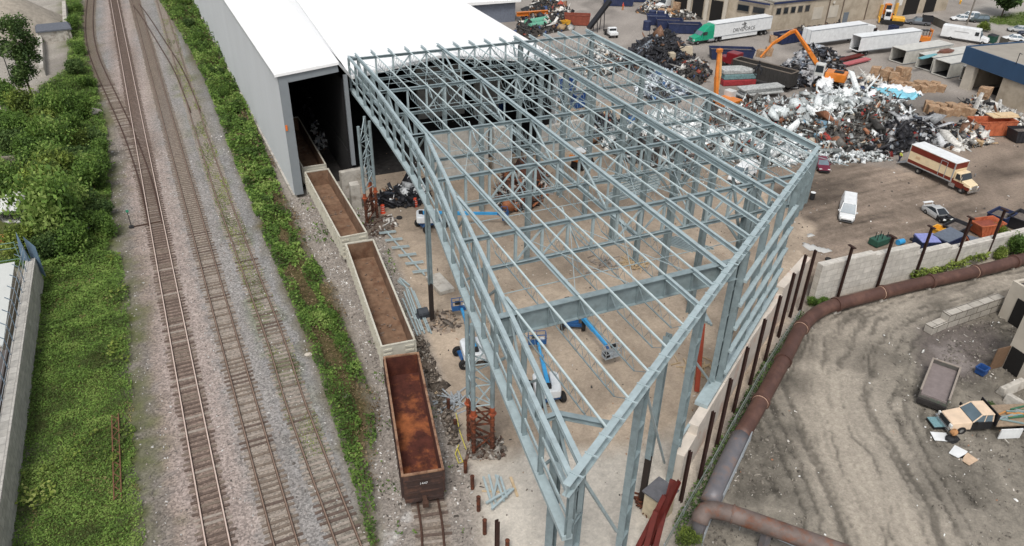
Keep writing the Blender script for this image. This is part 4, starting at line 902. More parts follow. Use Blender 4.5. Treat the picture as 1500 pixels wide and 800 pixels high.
def roadcar(label, loc, rz, mp, L=4.5, W=1.8, H=1.45, kind='sedan', group=None, hood=None, cat='car', name='parked_car', lights=True):
    t = thing(name, label, cat, (loc[0], loc[1], 0), rz, group); f, r_, w = L/2, -L/2, W/2
    zs = {'sedan':.88,'suv':1.0,'van':1.05}[kind]; wb = L*.29; wr = .33 if kind == 'sedan' else .37
    secs = [(r_,hullring(w*.86,.42,.6,zs*.86)),(r_+.18,hullring(w*.96,.3,.62,zs*.97)),(r_+L*.25,hullring(w,.26,.64,zs)),(0,hullring(w,.24,.62,zs)),(f-L*.26,hullring(w,.26,.62,zs*.99)),(f-.35,hullring(w*.95,.28,.58,zs*.84)),(f,hullring(w*.78,.4,.55,zs*.68))]
    loft(secs).build('body', mp, t, bevel=.05, smooth=False)
    x0, x1, xr0, xr1 = {'sedan':(r_+L*.10,f-L*.27,r_+L*.26,f-L*.43),'suv':(r_+.08,f-L*.27,r_+.3,f-L*.40),'van':(r_+.05,f-L*.17,r_+.16,f-L*.31)}[kind]
    def ring(ww, z): return [(-ww,z),(ww,z)]
    gm = MB(); b_, tt = w*.92, w*.74
    gm.hexa([(x0,-b_,zs-.03),(x1,-b_,zs-.03),(x1,b_,zs-.03),(x0,b_,zs-.03),(xr0,-tt,H-.05),(xr1,-tt,H-.05),(xr1,tt,H-.05),(xr0,tt,H-.05)]); gm.build('window_glass', GLASS_L, t)
    rm = MB(); rm.hexa([(xr0-.04,-tt-.02,H-.08),(xr1+.05,-tt-.02,H-.08),(xr1+.05,tt+.02,H-.08),(xr0-.04,tt+.02,H-.08),(xr0+.06,-tt*.93,H),(xr1-.1,-tt*.93,H),(xr1-.1,tt*.93,H),(xr0+.06,tt*.93,H)])
    for s in (-1, 1):
        for (xa, xb) in ((x0,xr0),(x1,xr1),((x0+x1)/2,(xr0+xr1)/2)): rm.bar((xa,s*b_,zs-.03), (xb,s*(tt+.015),H-.06), .09, .06)
    if kind == 'van': 
        for s in (-1, 1): rm.hexa([(x0-.01,s*b_-.02,zs),(x0+L*.52,s*b_-.02,zs),(x0+L*.52,s*b_+.02,zs),(x0-.01,s*b_+.02,zs),(xr0,s*tt-.02,H-.05),(x0+L*.52,s*tt-.02,H-.05),(x0+L*.52,s*tt+.02,H-.05),(xr0,s*tt+.02,H-.05)])
    rm.build('roof', mp, t)
    for s in (-1, 1):
        wheel(t, wb, s*(w-.1), wr, .22); wheel(t, -wb, s*(w-.1), wr, .22)
        if lights:
            m = MB(); m.box(f-.2, s*w*.66, zs*.60, .3, .34, .16, s*-.25); m.build('headlight', HEADL, t); m = MB(); m.box(r_+.05, s*w*.74, zs*.68, .1, .26, .2); m.build('tail_light', TAILL, t)
            m = MB(); m.box(x1-.28, s*(w+.08), zs, .14, .2, .14); m.build('mirror', mp, t)
    m = MB(); m.box(f-.02, 0, .36, .08, W*.6, .16); m.build('grille', BLK, t); m = MB(); m.box(f-.03, 0, .24, .16, W*.82, .12); m.box(r_+.03, 0, .34, .16, W*.84, .16); m.build('bumper', BLK if kind != 'van' else paint('bumper_grey', 90,92,94), t)
    return t
WHITE = paint('white', 224,226,226); CREAM = paint('cream', 226,206,170); MAROON_B = paint('dark_red_brown', 112,42,30); MAROON = paint('maroon', 104,30,52); SILVER = paint('silver', 176,178,178, rough=.3); GREEN = paint('green', 24,148,112); BLUE = paint('lift_blue', 62,156,212); BLUE_D = paint('lift_dark_blue', 38,92,148); NAVY = paint('navy', 38,46,78, dirt=.3); ORANGE = paint('machine_orange', 208,122,44, dirt=.2); YELLOW = paint('machine_yellow', 226,170,60, dirt=.2); LIFTW = paint('lift_white', 220,224,226); TAN = paint('tan', 222,198,172); BLACKP = paint('black', 34,34,37, dirt=.3)
# white cargo van
a, b = at(1238,328), at(1252,292); a, b = Vector((72.9,59.4)), Vector((77.,63.25))
v = roadcar('white cargo van parked alone on the brown dirt, facing the block wall', (a+b)/2, heading(b, a), WHITE, 5.5, 2.0, 2.1, 'van', None, cat='van', name='cargo_van')
p = at(1206,246); roadcar('maroon car with pale windscreen parked behind the corner of the steel frame', (82.6,74.), heading((84.1,76.4),(81.6,72.4)), MAROON, 4.3, 1.75, 1.45, 'sedan')
# wrecked silver car
ra, fa_ = at(1356,308), at(1391,330); t = thing('wrecked_car', 'stripped silver car wreck with an open engine bay and raised boot lid, beside the dumpsters', 'wrecked car', (*((ra+fa_)/2)[:2], 0), heading(ra, fa_)); w = .88
loft([(-2.2,hullring(.78,.3,.5,.8)),(-2.0,hullring(.86,.2,.5,.9)),(-1.1,hullring(w,.18,.5,.9)),(.6,hullring(w,.18,.5,.86))]).build('body', SILVER, t, bevel=.04)
m = MB(); m.hexa([(-1.7,-.8,.86),(.7,-.8,.84),(.7,.8,.84),(-1.7,.8,.86),(-.9,-.62,1.27),(-.1,-.62,1.28),(-.1,.62,1.28),(-.9,.62,1.27)]); m.build('window_glass', GL, t)
m = MB(); m.hexa([(-.95,-.63,1.25),(-.05,-.63,1.26),(-.05,.63,1.26),(-.95,.63,1.25),(-.9,-.58,1.31),(-.15,-.58,1.32),(-.15,.58,1.32),(-.9,.58,1.31)])
for s in (-1, 1): m.bar((-1.75,s*.8,.86), (-.9,s*.63,1.28), .16, .06); m.bar((.72,s*.8,.84), (-.08,s*.62,1.28), .12, .06)
m.build('roof', SILVER, t); m = MB(); m.box(1.15, 0, .2, 1.2, 1.3, .35); m.box(1.2, .35, .5, .5, .4, .3); m.box(1.0, -.4, .5, .4, .35, .2); m.tube((1.6,-.5,.6), (1.6,.5,.7), .12); m.build('engine', BLACKP, t)
m = MB(); m.box(1.2, .8, .2, 1.3, .1, .55); m.box(1.1, -.8, .2, 1.1, .1, .5); m.build('front_frame', BLK, t); m = MB(); m.bar((-2.15,-.7,1.2), (-2.15,.7,1.2), .4, .05); m.bar((-2.0,-.65,.9), (-2.15,-.65,1.2), .05, .05); m.bar((-2.0,.65,.9), (-2.15,.65,1.2), .05, .05); m.build('boot_lid', WHITE, t)
m = MB(); m.box(1.95, .2, .1, .3, 1.2, .35, .3); m.build('loose_bumper', paint('lime_white', 196,220,170), t); wheel(t, -1.3, .75, .31); wheel(t, -1.3, -.75, .31); wheel(t, 1.25, -.72, .31); wheel(t, 1.25, .72, .31)
m = MB(); m.ell(1.6,-.55,.55,.2,.3,.12,8,5); m.ell(1.65,.5,.55,.2,.3,.12,8,5); m.build('headlight', HEADL, t)
# box truck
t = thing('box_truck', 'cream and red-brown striped box truck with white roof and lowered tail lift beside the scrap', 'box truck', (95.2,65.3,0), heading((95.35,69.),(95.5,59.3)))
bw_ = 1.27; x0, x1 = -4.0, 3.4
def band(name, z0, z1, m_, ins=0): q = MB(); q.box((x0+x1)/2, 0, z0, x1-x0-ins, 2*bw_-ins, z1-z0); return q.build(name, m_, t)
box = band('cargo_box', 1.1, 3.7, CREAM, .02); m = MB(); m.box((x0+x1)/2,0,3.7,x1-x0+.06,2*bw_+.06,.1); m.build('box_roof', WHITE, t, bevel=.04)
for z0, z1 in ((1.18,1.62),(2.85,3.66)): q = MB(); q.box((x0+x1)/2, bw_+.005, z0, x1-x0-.3, .02, z1-z0); q.box((x0+x1)/2, -bw_-.005, z0, x1-x0-.3, .02, z1-z0); q.box(x1+.005, 0, z0, .02, 2*bw_-.2, z1-z0); q.box(x0-.005,0,z0,.02,2*bw_-.2,z1-z0); q.build('brown_stripe', MAROON_B, t)
q = MB(); 
for s in (-1, 1): q.box((x0+x1)/2, s*(bw_+.02), 1.02, x1-x0, .05, .12); q.box(x1-.05, s*(bw_+.02), 1.1, .16, .06, 2.6); q.box(x0+.05, s*(bw_+.02), 1.1, .1, .06, 2.6)
q.build('aluminium_trim', GALV, t)
q = MB(); q.box(1.2, -bw_-.03, 1.15, .07, .04, 2.3); q.box(2.2, -bw_-.03, 1.15, .07, .04, 2.3); q.box(1.7, -bw_-.03, 3.4, 1.0, .04, .07); q.build('side_door_frame', GALV, t)
q = MB(); q.box(-2.4, -bw_-.02, 2.1, .7, .02, .35); q.build('faded_emblem', paint('emblem_tan', 205,175,140), t)
q = MB(); q.box(-.2, 0, .62, 8.6, .9, .42); q.build('chassis', CHAS, t)
q = MB(); q.hexa([(3.5,-1.1,.95),(4.7,-1.1,.95),(4.7,1.1,.95),(3.5,1.1,.95),(3.5,-1.02,2.55),(4.25,-1.0,2.55),(4.25,1.0,2.55),(3.5,1.02,2.55)]); cab = q.build('cab', CREAM, t, bevel=.06)
q = MB(); q.hexa([(4.66,-1.0,1.72),(4.75,-1.0,1.72),(4.75,1.0,1.72),(4.66,1.0,1.72),(4.3,-.9,2.45),(4.4,-.9,2.45),(4.4,.9,2.45),(4.3,.9,2.45)]); q.build('windscreen', GL, cab); 
for s in (-1, 1): q = MB(); q.hexa([(3.75,s*1.1-.02,1.7),(4.55,s*1.1-.02,1.7),(4.55,s*1.1+.02,1.7),(3.75,s*1.1+.02,1.7),(3.75,s*1.05-.02,2.4),(4.25,s*1.04-.02,2.4),(4.25,s*1.04+.02,2.4),(3.75,s*1.05+.02,2.4)]); q.build('side_window', GL, cab)
q = MB(); q.hexa([(4.7,-1.02,.8),(6.1,-.95,.8),(6.1,.95,.8),(4.7,1.02,.8),(4.7,-.98,1.72),(6.0,-.72,1.42),(6.0,.72,1.42),(4.7,.98,1.72)]); q.build('bonnet', CREAM, t, bevel=.07)
for s in (-1, 1): q = MB(); q.box(4.3, s*1.11, .7, 1.8, .04, .72); q.box(5.5,s*1.02,.75,1.2,.05,.42); q.build('brown_lower_panel', MAROON_B, t); q = MB(); q.box(6.08, s*.72, .95, .1, .35, .22); q.build('headlight', HEADL, t); q = MB(); q.box(4.75, s*1.35, 1.9, .12, .2, .45); q.build('mirror', CHROME, t)
q = MB(); q.box(6.12, 0, .85, .06, .95, .5); q.build('grille', CHROME, t); q = MB(); q.box(6.15, 0, .5, .2, 2.2, .26); q.build('bumper', CHROME, t); q = MB(); q.box(3.6,-1.05,.45,.9,.35,.55); q.build('fuel_tank', CHROME, t)
for s in (-1, 1): wheel(t, 5.05, s*.98, .48, .28); wheel(t, -1.9, s*.92, .48, .5)
q = MB(); q.bar((-4.1,0,.95), (-5.6,0,.3), 2.3, .1); q.build('tail_lift', GALV, t)
# --- semi with trailer
a, b = Vector((103.6,136.4)), Vector((126.6,138.6)); d = (b-a).normalized(); rz = heading(b, a)
t = thing('semi_truck', 'green long nosed semi truck tractor coupled to the white lettered trailer', 'semi truck', (a.x, a.y, 0), rz)
q = MB(); q.hexa([(-.2,-1.05,.8),(-2.1,-1.15,.8),(-2.1,1.15,.8),(-.2,1.05,.8),(-.3,-.8,1.55),(-2.1,-1.05,1.95),(-2.1,1.05,1.95),(-.3,.8,1.55)]); q.build('bonnet', GREEN, t, bevel=.12)
q = MB(); q.hexa([(-2.0,-1.2,.8),(-6.0,-1.25,.8),(-6.0,1.25,.8),(-2.0,1.2,.8),(-2.7,-1.1,2.7),(-6.0,-1.22,3.0),(-6.0,1.22,3.0),(-2.7,1.1,2.7)]); cab = q.build('cab', GREEN, t, bevel=.12)
q = MB(); q.hexa([(-2.7,-1.08,2.6),(-6.0,-1.2,2.9),(-6.0,1.2,2.9),(-2.7,1.08,2.6),(-4.2,-.9,3.75),(-6.0,-1.05,4.0),(-6.0,1.05,4.0),(-4.2,.9,3.75)]); q.build('roof_fairing', GREEN, cab, bevel=.12)
q = MB(); q.hexa([(-2.08,-1.0,1.95),(-2.0,-1.0,1.95),(-2.0,1.0,1.95),(-2.08,1.0,1.95),(-2.7,-.95,2.65),(-2.6,-.95,2.65),(-2.6,.95,2.65),(-2.7,.95,2.65)]); q.build('windscreen', GLASS_L, cab)
for s in (-1, 1): q = MB(); q.box(-3.2, s*1.2, 1.95, 1.0, .06, .7); q.build('side_window', GL, cab); q = MB(); q.box(-.35, s*.85, 1.0, .3, .3, .25); q.build('headlight', HEADL, t); q = MB(); q.box(-2.4, s*1.45, 2.0, .15, .25, .6); q.build('mirror', BLK, t); q = MB(); q.tube((-4.2,s*1.1,.7), (-5.8,s*1.1,.7), .33, 12); q.build('fuel_tank', CHROME, t); wheel(t, -1.3, s*1.02, .5, .32); wheel(t, -6.6, s*.95, .5, .55); wheel(t, -7.8, s*.95, .5, .55)
q = MB(); q.box(-.1, 0, .45, .25, 2.3, .4); q.build('bumper', CHROME, t); q = MB(); q.box(-.2, 0, .95, .08, 1.0, .6); q.build('grille', CHROME, t); q = MB(); q.box(-4.5, 0, .7, 8., .9, .3); q.build('chassis', CHAS, t)
def trailer(label, loc, rz, L, mb_, open_end=False, z0=1.2, z1=4.05, wheels=True, W=2.6, group=None, skirt=False, name='semi_trailer', cat='trailer', inside=DARKIN):
    t = thing(name, label, cat, (loc[0], loc[1], 0), rz, group); h = z1-z0
    q = MB()
    if not open_end: q.box(-L/2, 0, z0, L, W, h)
    else: q.box(-L/2, W/2-.05, z0, L, .1, h); q.box(-L/2, -W/2+.05, z0, L, .1, h); q.box(-.05, 0, z0, .1, W-.2, h); q.box(-L/2, 0, z0, L, W-.2, .12); q.box(-L/2, 0, z1-.06, L, W-.2, .06)
    q.build('box_body', mb_, t); q = MB(); q.box(-L/2, 0, z1, L+.05, W+.04, .05); q.build('roof', WHITE if mb_ == WHITE else mb_, t)
    q = MB()
    for s in (-1, 1): q.box(-L/2, s*(W/2+.015), z0, L+.02, .04, .14); q.box(-L/2, s*(W/2+.015), z1-.16, L+.02, .04, .14)
    if not open_end: q.box(-L-.02, 0, z0, .05, .06, h); q.box(-L-.02,W/2-.1,z0,.05,.1,h); q.box(-L-.02,-W/2+.1,z0,.05,.1,h)
    q.build('rail_trim', GALV, t)
    if open_end: q = MB(); q.box(-L+.6+L*.3, 0, z0+.13, L*.6, W-.3, h-.22) if False else q.box(-L*.5, 0, z0+.13, L*.96, W-.26, .02); q.build('inner_floor', inside, t)
    if wheels:
        for x in (-L+1.3, -L+2.6):
            for s in (-1, 1): wheel(t, x, s*.95, .5, .5)
        MB().box(-L+2., 0, .55, 3.4, .8, .6).build('undercarriage', CHAS, t); [MB().box(-2.6, yy, 0, .2, .2, z0).build('landing_leg', CHAS, t) for yy in (-.8,.8)]
    if skirt:
        q = MB()
        for s in (-1, 1): q.box(-L/2+.8, s*(W/2-.05), .45, L-6.6, .05, z0-.45)
        q.build('side_skirt', WHITE, t)
    return t
st = a+d*5.6; tr = trailer('long white semi trailer lettered on its side behind the green tractor', st, rz, 17.2, WHITE, skirt=True)
def lettering(par, txt, size, loc, rot, m_, name='lettering'):
    c = bpy.data.curves.new(name, 'FONT'); c.body = txt; c.size = size; c.align_x = 'CENTER'; c.extrude = .004; o = bpy.data.objects.new(name, c); COL.objects.link(o); bpy.context.view_layer.update(); me = bpy.data.meshes.new_from_object(o.evaluated_get(bpy.context.evaluated_depsgraph_get())); bpy.data.objects.remove(o); bpy.data.curves.remove(c); o = bpy.data.objects.new(name, me); COL.objects.link(o); me.materials.clear(); me.materials.append(m_); o.parent = par; o.location = loc; o.rotation_euler = rot; return o
# side facing the camera: local +y or -y
side_ = 1 if (Matrix.Rotation(rz, 3, 'Z') @ Vector((0,1,0))).y < 0 else -1
lettering(tr, 'DRIVEFORCE', 1.15, (-8.8, side_*1.325, 1.75), (PI/2, 0, PI if side_ > 0 else 0), BLACKP)
q = MB(); y_ = side_*1.32
q.bar((-8.6,y_,2.4), (-8.6,y_,3.75), .03, .16, up=(1,0,0)); q.bar((-9.3,y_,3.25), (-7.9,y_,3.25), .03, .14); q.bar((-8.95,y_,2.75), (-8.95,y_,3.6), .03, .14, up=(1,0,0)); q.bar((-9.35,y_,2.75), (-8.6,y_,2.75), .03, .13); q.build('emblem', BLACKP, tr)
# white trailers behind
p0, p1 = Vector((125.8,125.4)), Vector((142.4,126.0))
trailer('white semi trailer standing behind the navy bins, its far end by the white tractor cab', p1, heading(p0, p1), (p1-p0).length, WHITE, z0=1.1, z1=4.0)
t = thing('semi_truck', 'white semi truck cab in front of the plain white trailer', 'semi truck', (149.,126.4,0), heading(p0, p1)); q = MB(); q.hexa([(-6.2,-1.2,.8),(-2.2,-1.2,.8),(-2.2,1.2,.8),(-6.2,1.2,.8),(-6.2,-1.15,3.6),(-3.4,-1.,3.2),(-3.4,1.,3.2),(-6.2,1.15,3.6)]); q.build('cab', WHITE, t, bevel=.12); q = MB(); q.hexa([(-2.4,-1.1,.8),(-.3,-.95,.8),(-.3,.95,.8),(-2.4,1.1,.8),(-2.4,-1.05,2.),(-.5,-.75,1.55),(-.5,.75,1.55),(-2.4,1.05,2.)]); q.build('bonnet', WHITE, t, bevel=.12); q = MB(); q.box(-3.4,-1.15,2.0,1.,.1,.7); q.box(-3.4,1.15,2.0,1.,.1,.7); q.build('side_window', GL, t)
for s in (-1, 1): wheel(t, -1.4, s*1.0, .5, .32); wheel(t, -6.4, s*.95, .5, .5)
p0, p1 = Vector((131.6,117.2)), Vector((148.8,117.0))
trailer('white semi trailer with its open dark end towards the red ramps', p1, heading(p0, p1), (p1-p0).length, WHITE, open_end=True, z0=1.1, z1=4.1)
# row of open containers
CONT = paint('pale_container', 196,194,186, dirt=.2)
for i, (x, y, L, h, lab) in enumerate(((136.,110.2,14.,2.9,'grey-roofed container next to the open white trailer, left end of the container row'),(137.2,104.6,14,2.9,'grey-roofed container with a teal sheet lying on its roof'),(136.6,100.2,15,3.0,'pale container with open dark end behind the cardboard bales'),(138.4,95.2,13,2.8,'pale container nearest the blue fascia building'))):
    trailer(lab, (x+L, y), .03, L, CONT, True, .15, h, wheels=False, W=3.6, group='open containers by the cardboard', name='storage_container', cat='container')
p = at(1362,82,3.05); q = MB(); q.prism([(-3,-.5),(-1,-.7),(3,-.3),(3,.3),(0,.5),(-3,.4)], 0, .12); o = q.build('teal_sheet', paint('teal', 96,160,168), loc=(p.x-.5,p.y,2.98), rz=.2); tag(o, 'teal sheet lying on a container roof', 'sheet'); q = MB(); q.ell(0,0,.2,2.2,.8,.45,12,6,jit=.15); o = q.build('brown_tarp_bundle', paint('brown_tarp', 110,72,58), loc=(p.x+5.5,p.y+1.0,3.0)); tag(o, 'brown bundled tarpaulin lying at the end of the teal sheet', 'tarpaulin')
# step van
a, b = Vector((162.6,121.4)), Vector((167.4,112.8)); t = thing('step_van', 'white high step van parked in the far yard by the green bin', 'van', (*(a+b)/2, 0), heading(a, b)); L = (b-a).length
q = MB(); q.hexa([(-L/2,-1.15,.6),(L/2-1.7,-1.15,.6),(L/2-1.7,1.15,.6),(-L/2,1.15,.6),(-L/2,-1.05,3.1),(L/2-2.1,-1.05,3.1),(L/2-2.1,1.05,3.1),(-L/2,1.05,3.1)]); bd = q.build('body', WHITE, t, bevel=.1)
q = MB(); q.hexa([(L/2-1.7,-1.12,.6),(L/2,-1.0,.6),(L/2,1.0,.6),(L/2-1.7,1.12,.6),(L/2-1.7,-1.1,1.7),(L/2-.15,-.9,1.35),(L/2-.15,.9,1.35),(L/2-1.7,1.1,1.7)]); q.build('bonnet', WHITE, t, bevel=.08); q = MB(); q.hexa([(L/2-1.7,-1.0,1.7),(L/2-1.6,-1.0,1.7),(L/2-1.6,1.0,1.7),(L/2-1.7,1.0,1.7),(L/2-2.08,-.95,2.8),(L/2-2.,-.95,2.8),(L/2-2.,.95,2.8),(L/2-2.08,.95,2.8)]); q.build('windscreen', GLASS_L, t)
for s in (-1, 1): q = MB(); q.box(L/2-2.6, s*1.12, 1.75, .8, .06, .8); q.build('side_window', GL, t); wheel(t, L/2-1.1, s*.95, .42, .28); wheel(t, -L/2+2.2, s*.95, .42, .4); q = MB(); q.box(L/2-.05, s*.75, .85, .1, .25, .2); q.build('headlight', HEADL, t); q = MB(); q.box(-.8, s*1.125, 2.05, 3., .02, .16); q.build('faded_side_stripe', paint('faded_grey', 176,176,176), t)
q = MB(); q.box(L/2+.02, 0, .5, .15, 2., .25); q.build('bumper', BLK, t); q = MB(); q.box(-L/2-.02,0,.9,.04,1.9,2.); q.build('rear_door', paint('tan_door', 160,138,116), t)
# cars on the public side
for (x, y, ang, mp, k, lab) in ((181.5,131.5,2.6,WHITE,'sedan','white car at the far end of the parked row beyond the fence'),(185.3,132.2,2.6,WHITE,'suv','white suv parked beyond the fence beside the dark one'),(184.6,128.9,2.7,paint('dark_green_grey', 62,72,70),'suv','dark suv parked beyond the fence beside the white one'),(185.2,118.6,2.4,SILVER,'sedan','silver car parked at the right edge beyond the fence'),(184.0,115.0,2.4,paint('dark_blue_car', 34,42,62),'suv','dark blue suv parked at the right edge between two pale cars'),(176.4,113.3,2.4,WHITE,'sedan','white car parked at the right edge, nearest the blue fascia roof')):
    roadcar(lab, (x, y), ang, mp, 4.6, 1.85, 1.45 if k == 'sedan' else 1.75, k, 'cars parked beyond the fence', lights=False)
# pickup with stake body
a, b = Vector((165.4,134.4)), Vector((169.9,130.2)); t = roadcar('grey pickup truck with a stake-sided load bed by the open building door', (a+b)/2, heading(b, a), paint('grey_pickup', 92,94,98), 5.8, 2., 1.8, 'suv', cat='pickup truck', name='pickup_truck'); q = MB(); q.box(-1.9,.95,1.,2.4,.08,1.2); q.box(-1.9,-.95,1.,2.4,.08,1.2); q.box(-3.05,0,1.,.08,1.9,1.2); q.box(-.75,0,1.,.08,1.9,1.4); q.build('stake_side', BLK, t)
# small flatbed truck behind gutter
a, b = Vector((91.2,150.6)), Vector((90.4,146.)); t = thing('work_truck', 'old white flatbed work truck beside the black conveyor at the end of the frame', 'truck', (*(a+b)/2, 0), heading(a, b)); q = MB(); q.box(1.4,0,.7,1.4,1.9,.6); q.box(.4,0,.7,1.0,1.9,1.4); q.build('cab', WHITE, t, bevel=.08); q = MB(); q.box(.85,0,1.45,.12,1.6,.5); q.build('windscreen', GL, t); q = MB(); q.box(-1.4,0,.8,2.6,2.,.2); q.build('flatbed', CHAS, t)
for s in (-1, 1): wheel(t, 1.4, s*.85); wheel(t, -1.6, s*.85)
# white truck with navy container at top
a, b = Vector((114.4,166.)), Vector((128.,167.5)); t = thing('container_truck', 'white truck carrying a navy container at the top edge behind cardboard boxes', 'truck', (a.x, a.y, 0), heading(b, a)); q = MB(); q.hexa([(0,-1.1,.7),(-1.7,-1.15,.7),(-1.7,1.15,.7),(0,1.1,.7),(-.15,-.8,1.5),(-1.7,-1.1,1.8),(-1.7,1.1,1.8),(-.15,.8,1.5)]); q.build('bonnet', WHITE, t, bevel=.1); q = MB(); q.hexa([(-1.6,-1.2,.7),(-3.6,-1.2,.7),(-3.6,1.2,.7),(-1.6,1.2,.7),(-2.1,-1.05,2.8),(-3.6,-1.1,2.9),(-3.6,1.1,2.9),(-2.1,1.05,2.8)]); q.build('cab', WHITE, t, bevel=.1); q = MB(); q.hexa([(-1.7,-1.,1.85),(-1.6,-1.,1.85),(-1.6,1.,1.85),(-1.7,1.,1.85),(-2.1,-.95,2.6),(-2.0,-.95,2.6),(-2.,.95,2.6),(-2.1,.95,2.6)]); q.build('windscreen', GL, t); q = MB(); q.box(-9.5,0,1.1,11,2.5,2.5)
for i in range(12): q.box(-4.6-i*.9, 1.27, 1.1, .2, .06, 2.4); q.box(-4.6-i*.9, -1.27, 1.1, .2, .06, 2.4)
q.build('container', NAVY, t); 
for s in (-1, 1): wheel(t, -1., s, .5, .3); wheel(t, -5., s*.95, .5, .5); wheel(t, -12., s*.95, .5, .5)
# --- flatbed truck in the dirt yard
t = thing('flatbed_truck', 'tan cabbed flatbed truck with pipes on its bed, bonnet end towards the pallet', 'flatbed truck', (53.0,28.3,0), 0.); a, b = Vector((53.0,28.3)), Vector((62.,25.2)); t.rotation_euler.z = heading(b, a); t.location = ((a+b)/2).to_3d(); t.location.z = 0
q = MB(); q.hexa([(2.9,-1.0,.5),(4.75,-.92,.5),(4.75,.92,.5),(2.9,1.0,.5),(2.9,-.97,1.28),(4.6,-.8,1.1),(4.6,.8,1.1),(2.9,.97,1.28)]); q.build('bonnet', TAN, t, bevel=.06)
q = MB(); q.hexa([(1.2,-1.02,.5),(3.0,-1.02,.5),(3.0,1.02,.5),(1.2,1.02,.5),(1.2,-1.0,1.3),(3.0,-1.,1.3),(3.0,1.,1.3),(1.2,1.,1.3)]); q.build('lower_cab', BLACKP, t, bevel=.04); q = MB(); q.hexa([(1.25,-.95,1.28),(2.98,-.95,1.28),(2.98,.95,1.28),(1.25,.95,1.28),(1.3,-.82,1.92),(2.3,-.82,1.92),(2.3,.82,1.92),(1.3,.82,1.92)]); q.build('window_glass', GLASS_L, t)
q = MB(); q.box(1.75,0,1.9,1.1,1.74,.08)
for s in (-1, 1): q.bar((1.25,s*.96,1.28), (1.3,s*.83,1.94), .1, .1); q.bar((3.0,s*.96,1.28), (2.3,s*.83,1.94), .1, .08); q.bar((2.0,s*.96,1.28), (1.9,s*.83,1.94), .07, .06)
q.build('cab_roof', TAN, t, bevel=.03); q = MB(); q.box(4.72,0,.62,.1,1.3,.42); q.build('grille', BLK, t); q = MB(); q.box(4.8,0,.4,.22,1.95,.22); q.build('bumper', CHROME, t)
for s in (-1, 1): q = MB(); q.box(4.68,s*.78,.72,.16,.3,.28); q.build('headlight', HEADL, t); q = MB(); q.box(2.75,s*1.2,1.25,.12,.22,.26); q.build('mirror', BLK, t); wheel(t, 3.7, s*.88, .4, .28); wheel(t, -1.8, s*.85, .4, .45)
q = MB(); q.box(-1.7,0,.92,5.4,2.5,.12); q.build('flatbed', mat('bed_boards', S(146,128,108), .9, 0, .3, 3.), t); q = MB(); q.box(1.05,0,.92,.08,2.4,1.15); q.build('headboard', BLACKP, t); q = MB(); q.box(-1.,0,.5,8.,.8,.35); q.build('chassis', CHAS, t)
for i in range(16):
    m_ = [paint('load_green', 58,110,84), GALV, paint('load_orange', 190,138,84), paint('load_teal', 128,150,150)][i % 4]; q = MB(); x = random.uniform(-3,.2); y = random.uniform(-.9,.9); an = random.uniform(-.6,.6); q.bar((x-1*math.cos(an),y-.8*math.sin(an),1.1+i*.008), (x+1*math.cos(an),y+.8*math.sin(an),1.1+i*.008), .12, .1); o = q.build('load_bar', m_, t)
o = MB(); o.box(0,0,0,1.9,.1,1.0); [o.box(-.75+i*.3,-.06,.25,.12,.03,.5) for i in range(6)]; p = at(1487,645); o = o.build('white_rack', WHITE, loc=(p.x-.3,p.y+.4,0), rz=t.rotation_euler.z); tag(o, 'white slotted rack panel leaning on the side of the flatbed truck', 'rack')
# --- dump bed standing on the ground
a, b = Vector((53.9,30.3)), Vector((58.7,33.1)); t = thing('dump_body', 'open brown truck dump body with grey load standing on the damp dirt', 'dump body', (*(a+b)/2, 0), heading(a, b)); DB = mat('dirty_bed', S(96,92,88), .8, 0, .3, 2., .1, S(74,88,74), .4, 2.)
q = MB(); q.box(0,1.1,.5,5.4,.1,1.1); q.box(0,-1.1,.5,5.4,.1,1.1); q.box(2.65,0,.5,.1,2.1,1.1); q.box(-2.65,0,.5,.1,2.1,.55); q.build('side_wall', DB, t); q = MB(); q.box(0,1.12,1.6,5.5,.16,.08); q.box(0,-1.12,1.6,5.5,.16,.08); q.box(2.66,0,1.6,.16,2.1,.08); q.build('rim', mat('pale_rim', S(150,140,130), .7), t); q = MB(); q.box(0,0,.62,5.2,2.1,.6); q.build('load', mat('grey_load', S(128,118,116), .95, 0, .15, 2., .2), t, bevel=.03); q = MB(); q.box(-2.75,0,.35,.4,2.3,.45); q.box(.2,.5,.1,4.6,.2,.4); q.box(.2,-.5,.1,4.6,.2,.4); q.build('frame_rail', CHAS, t)
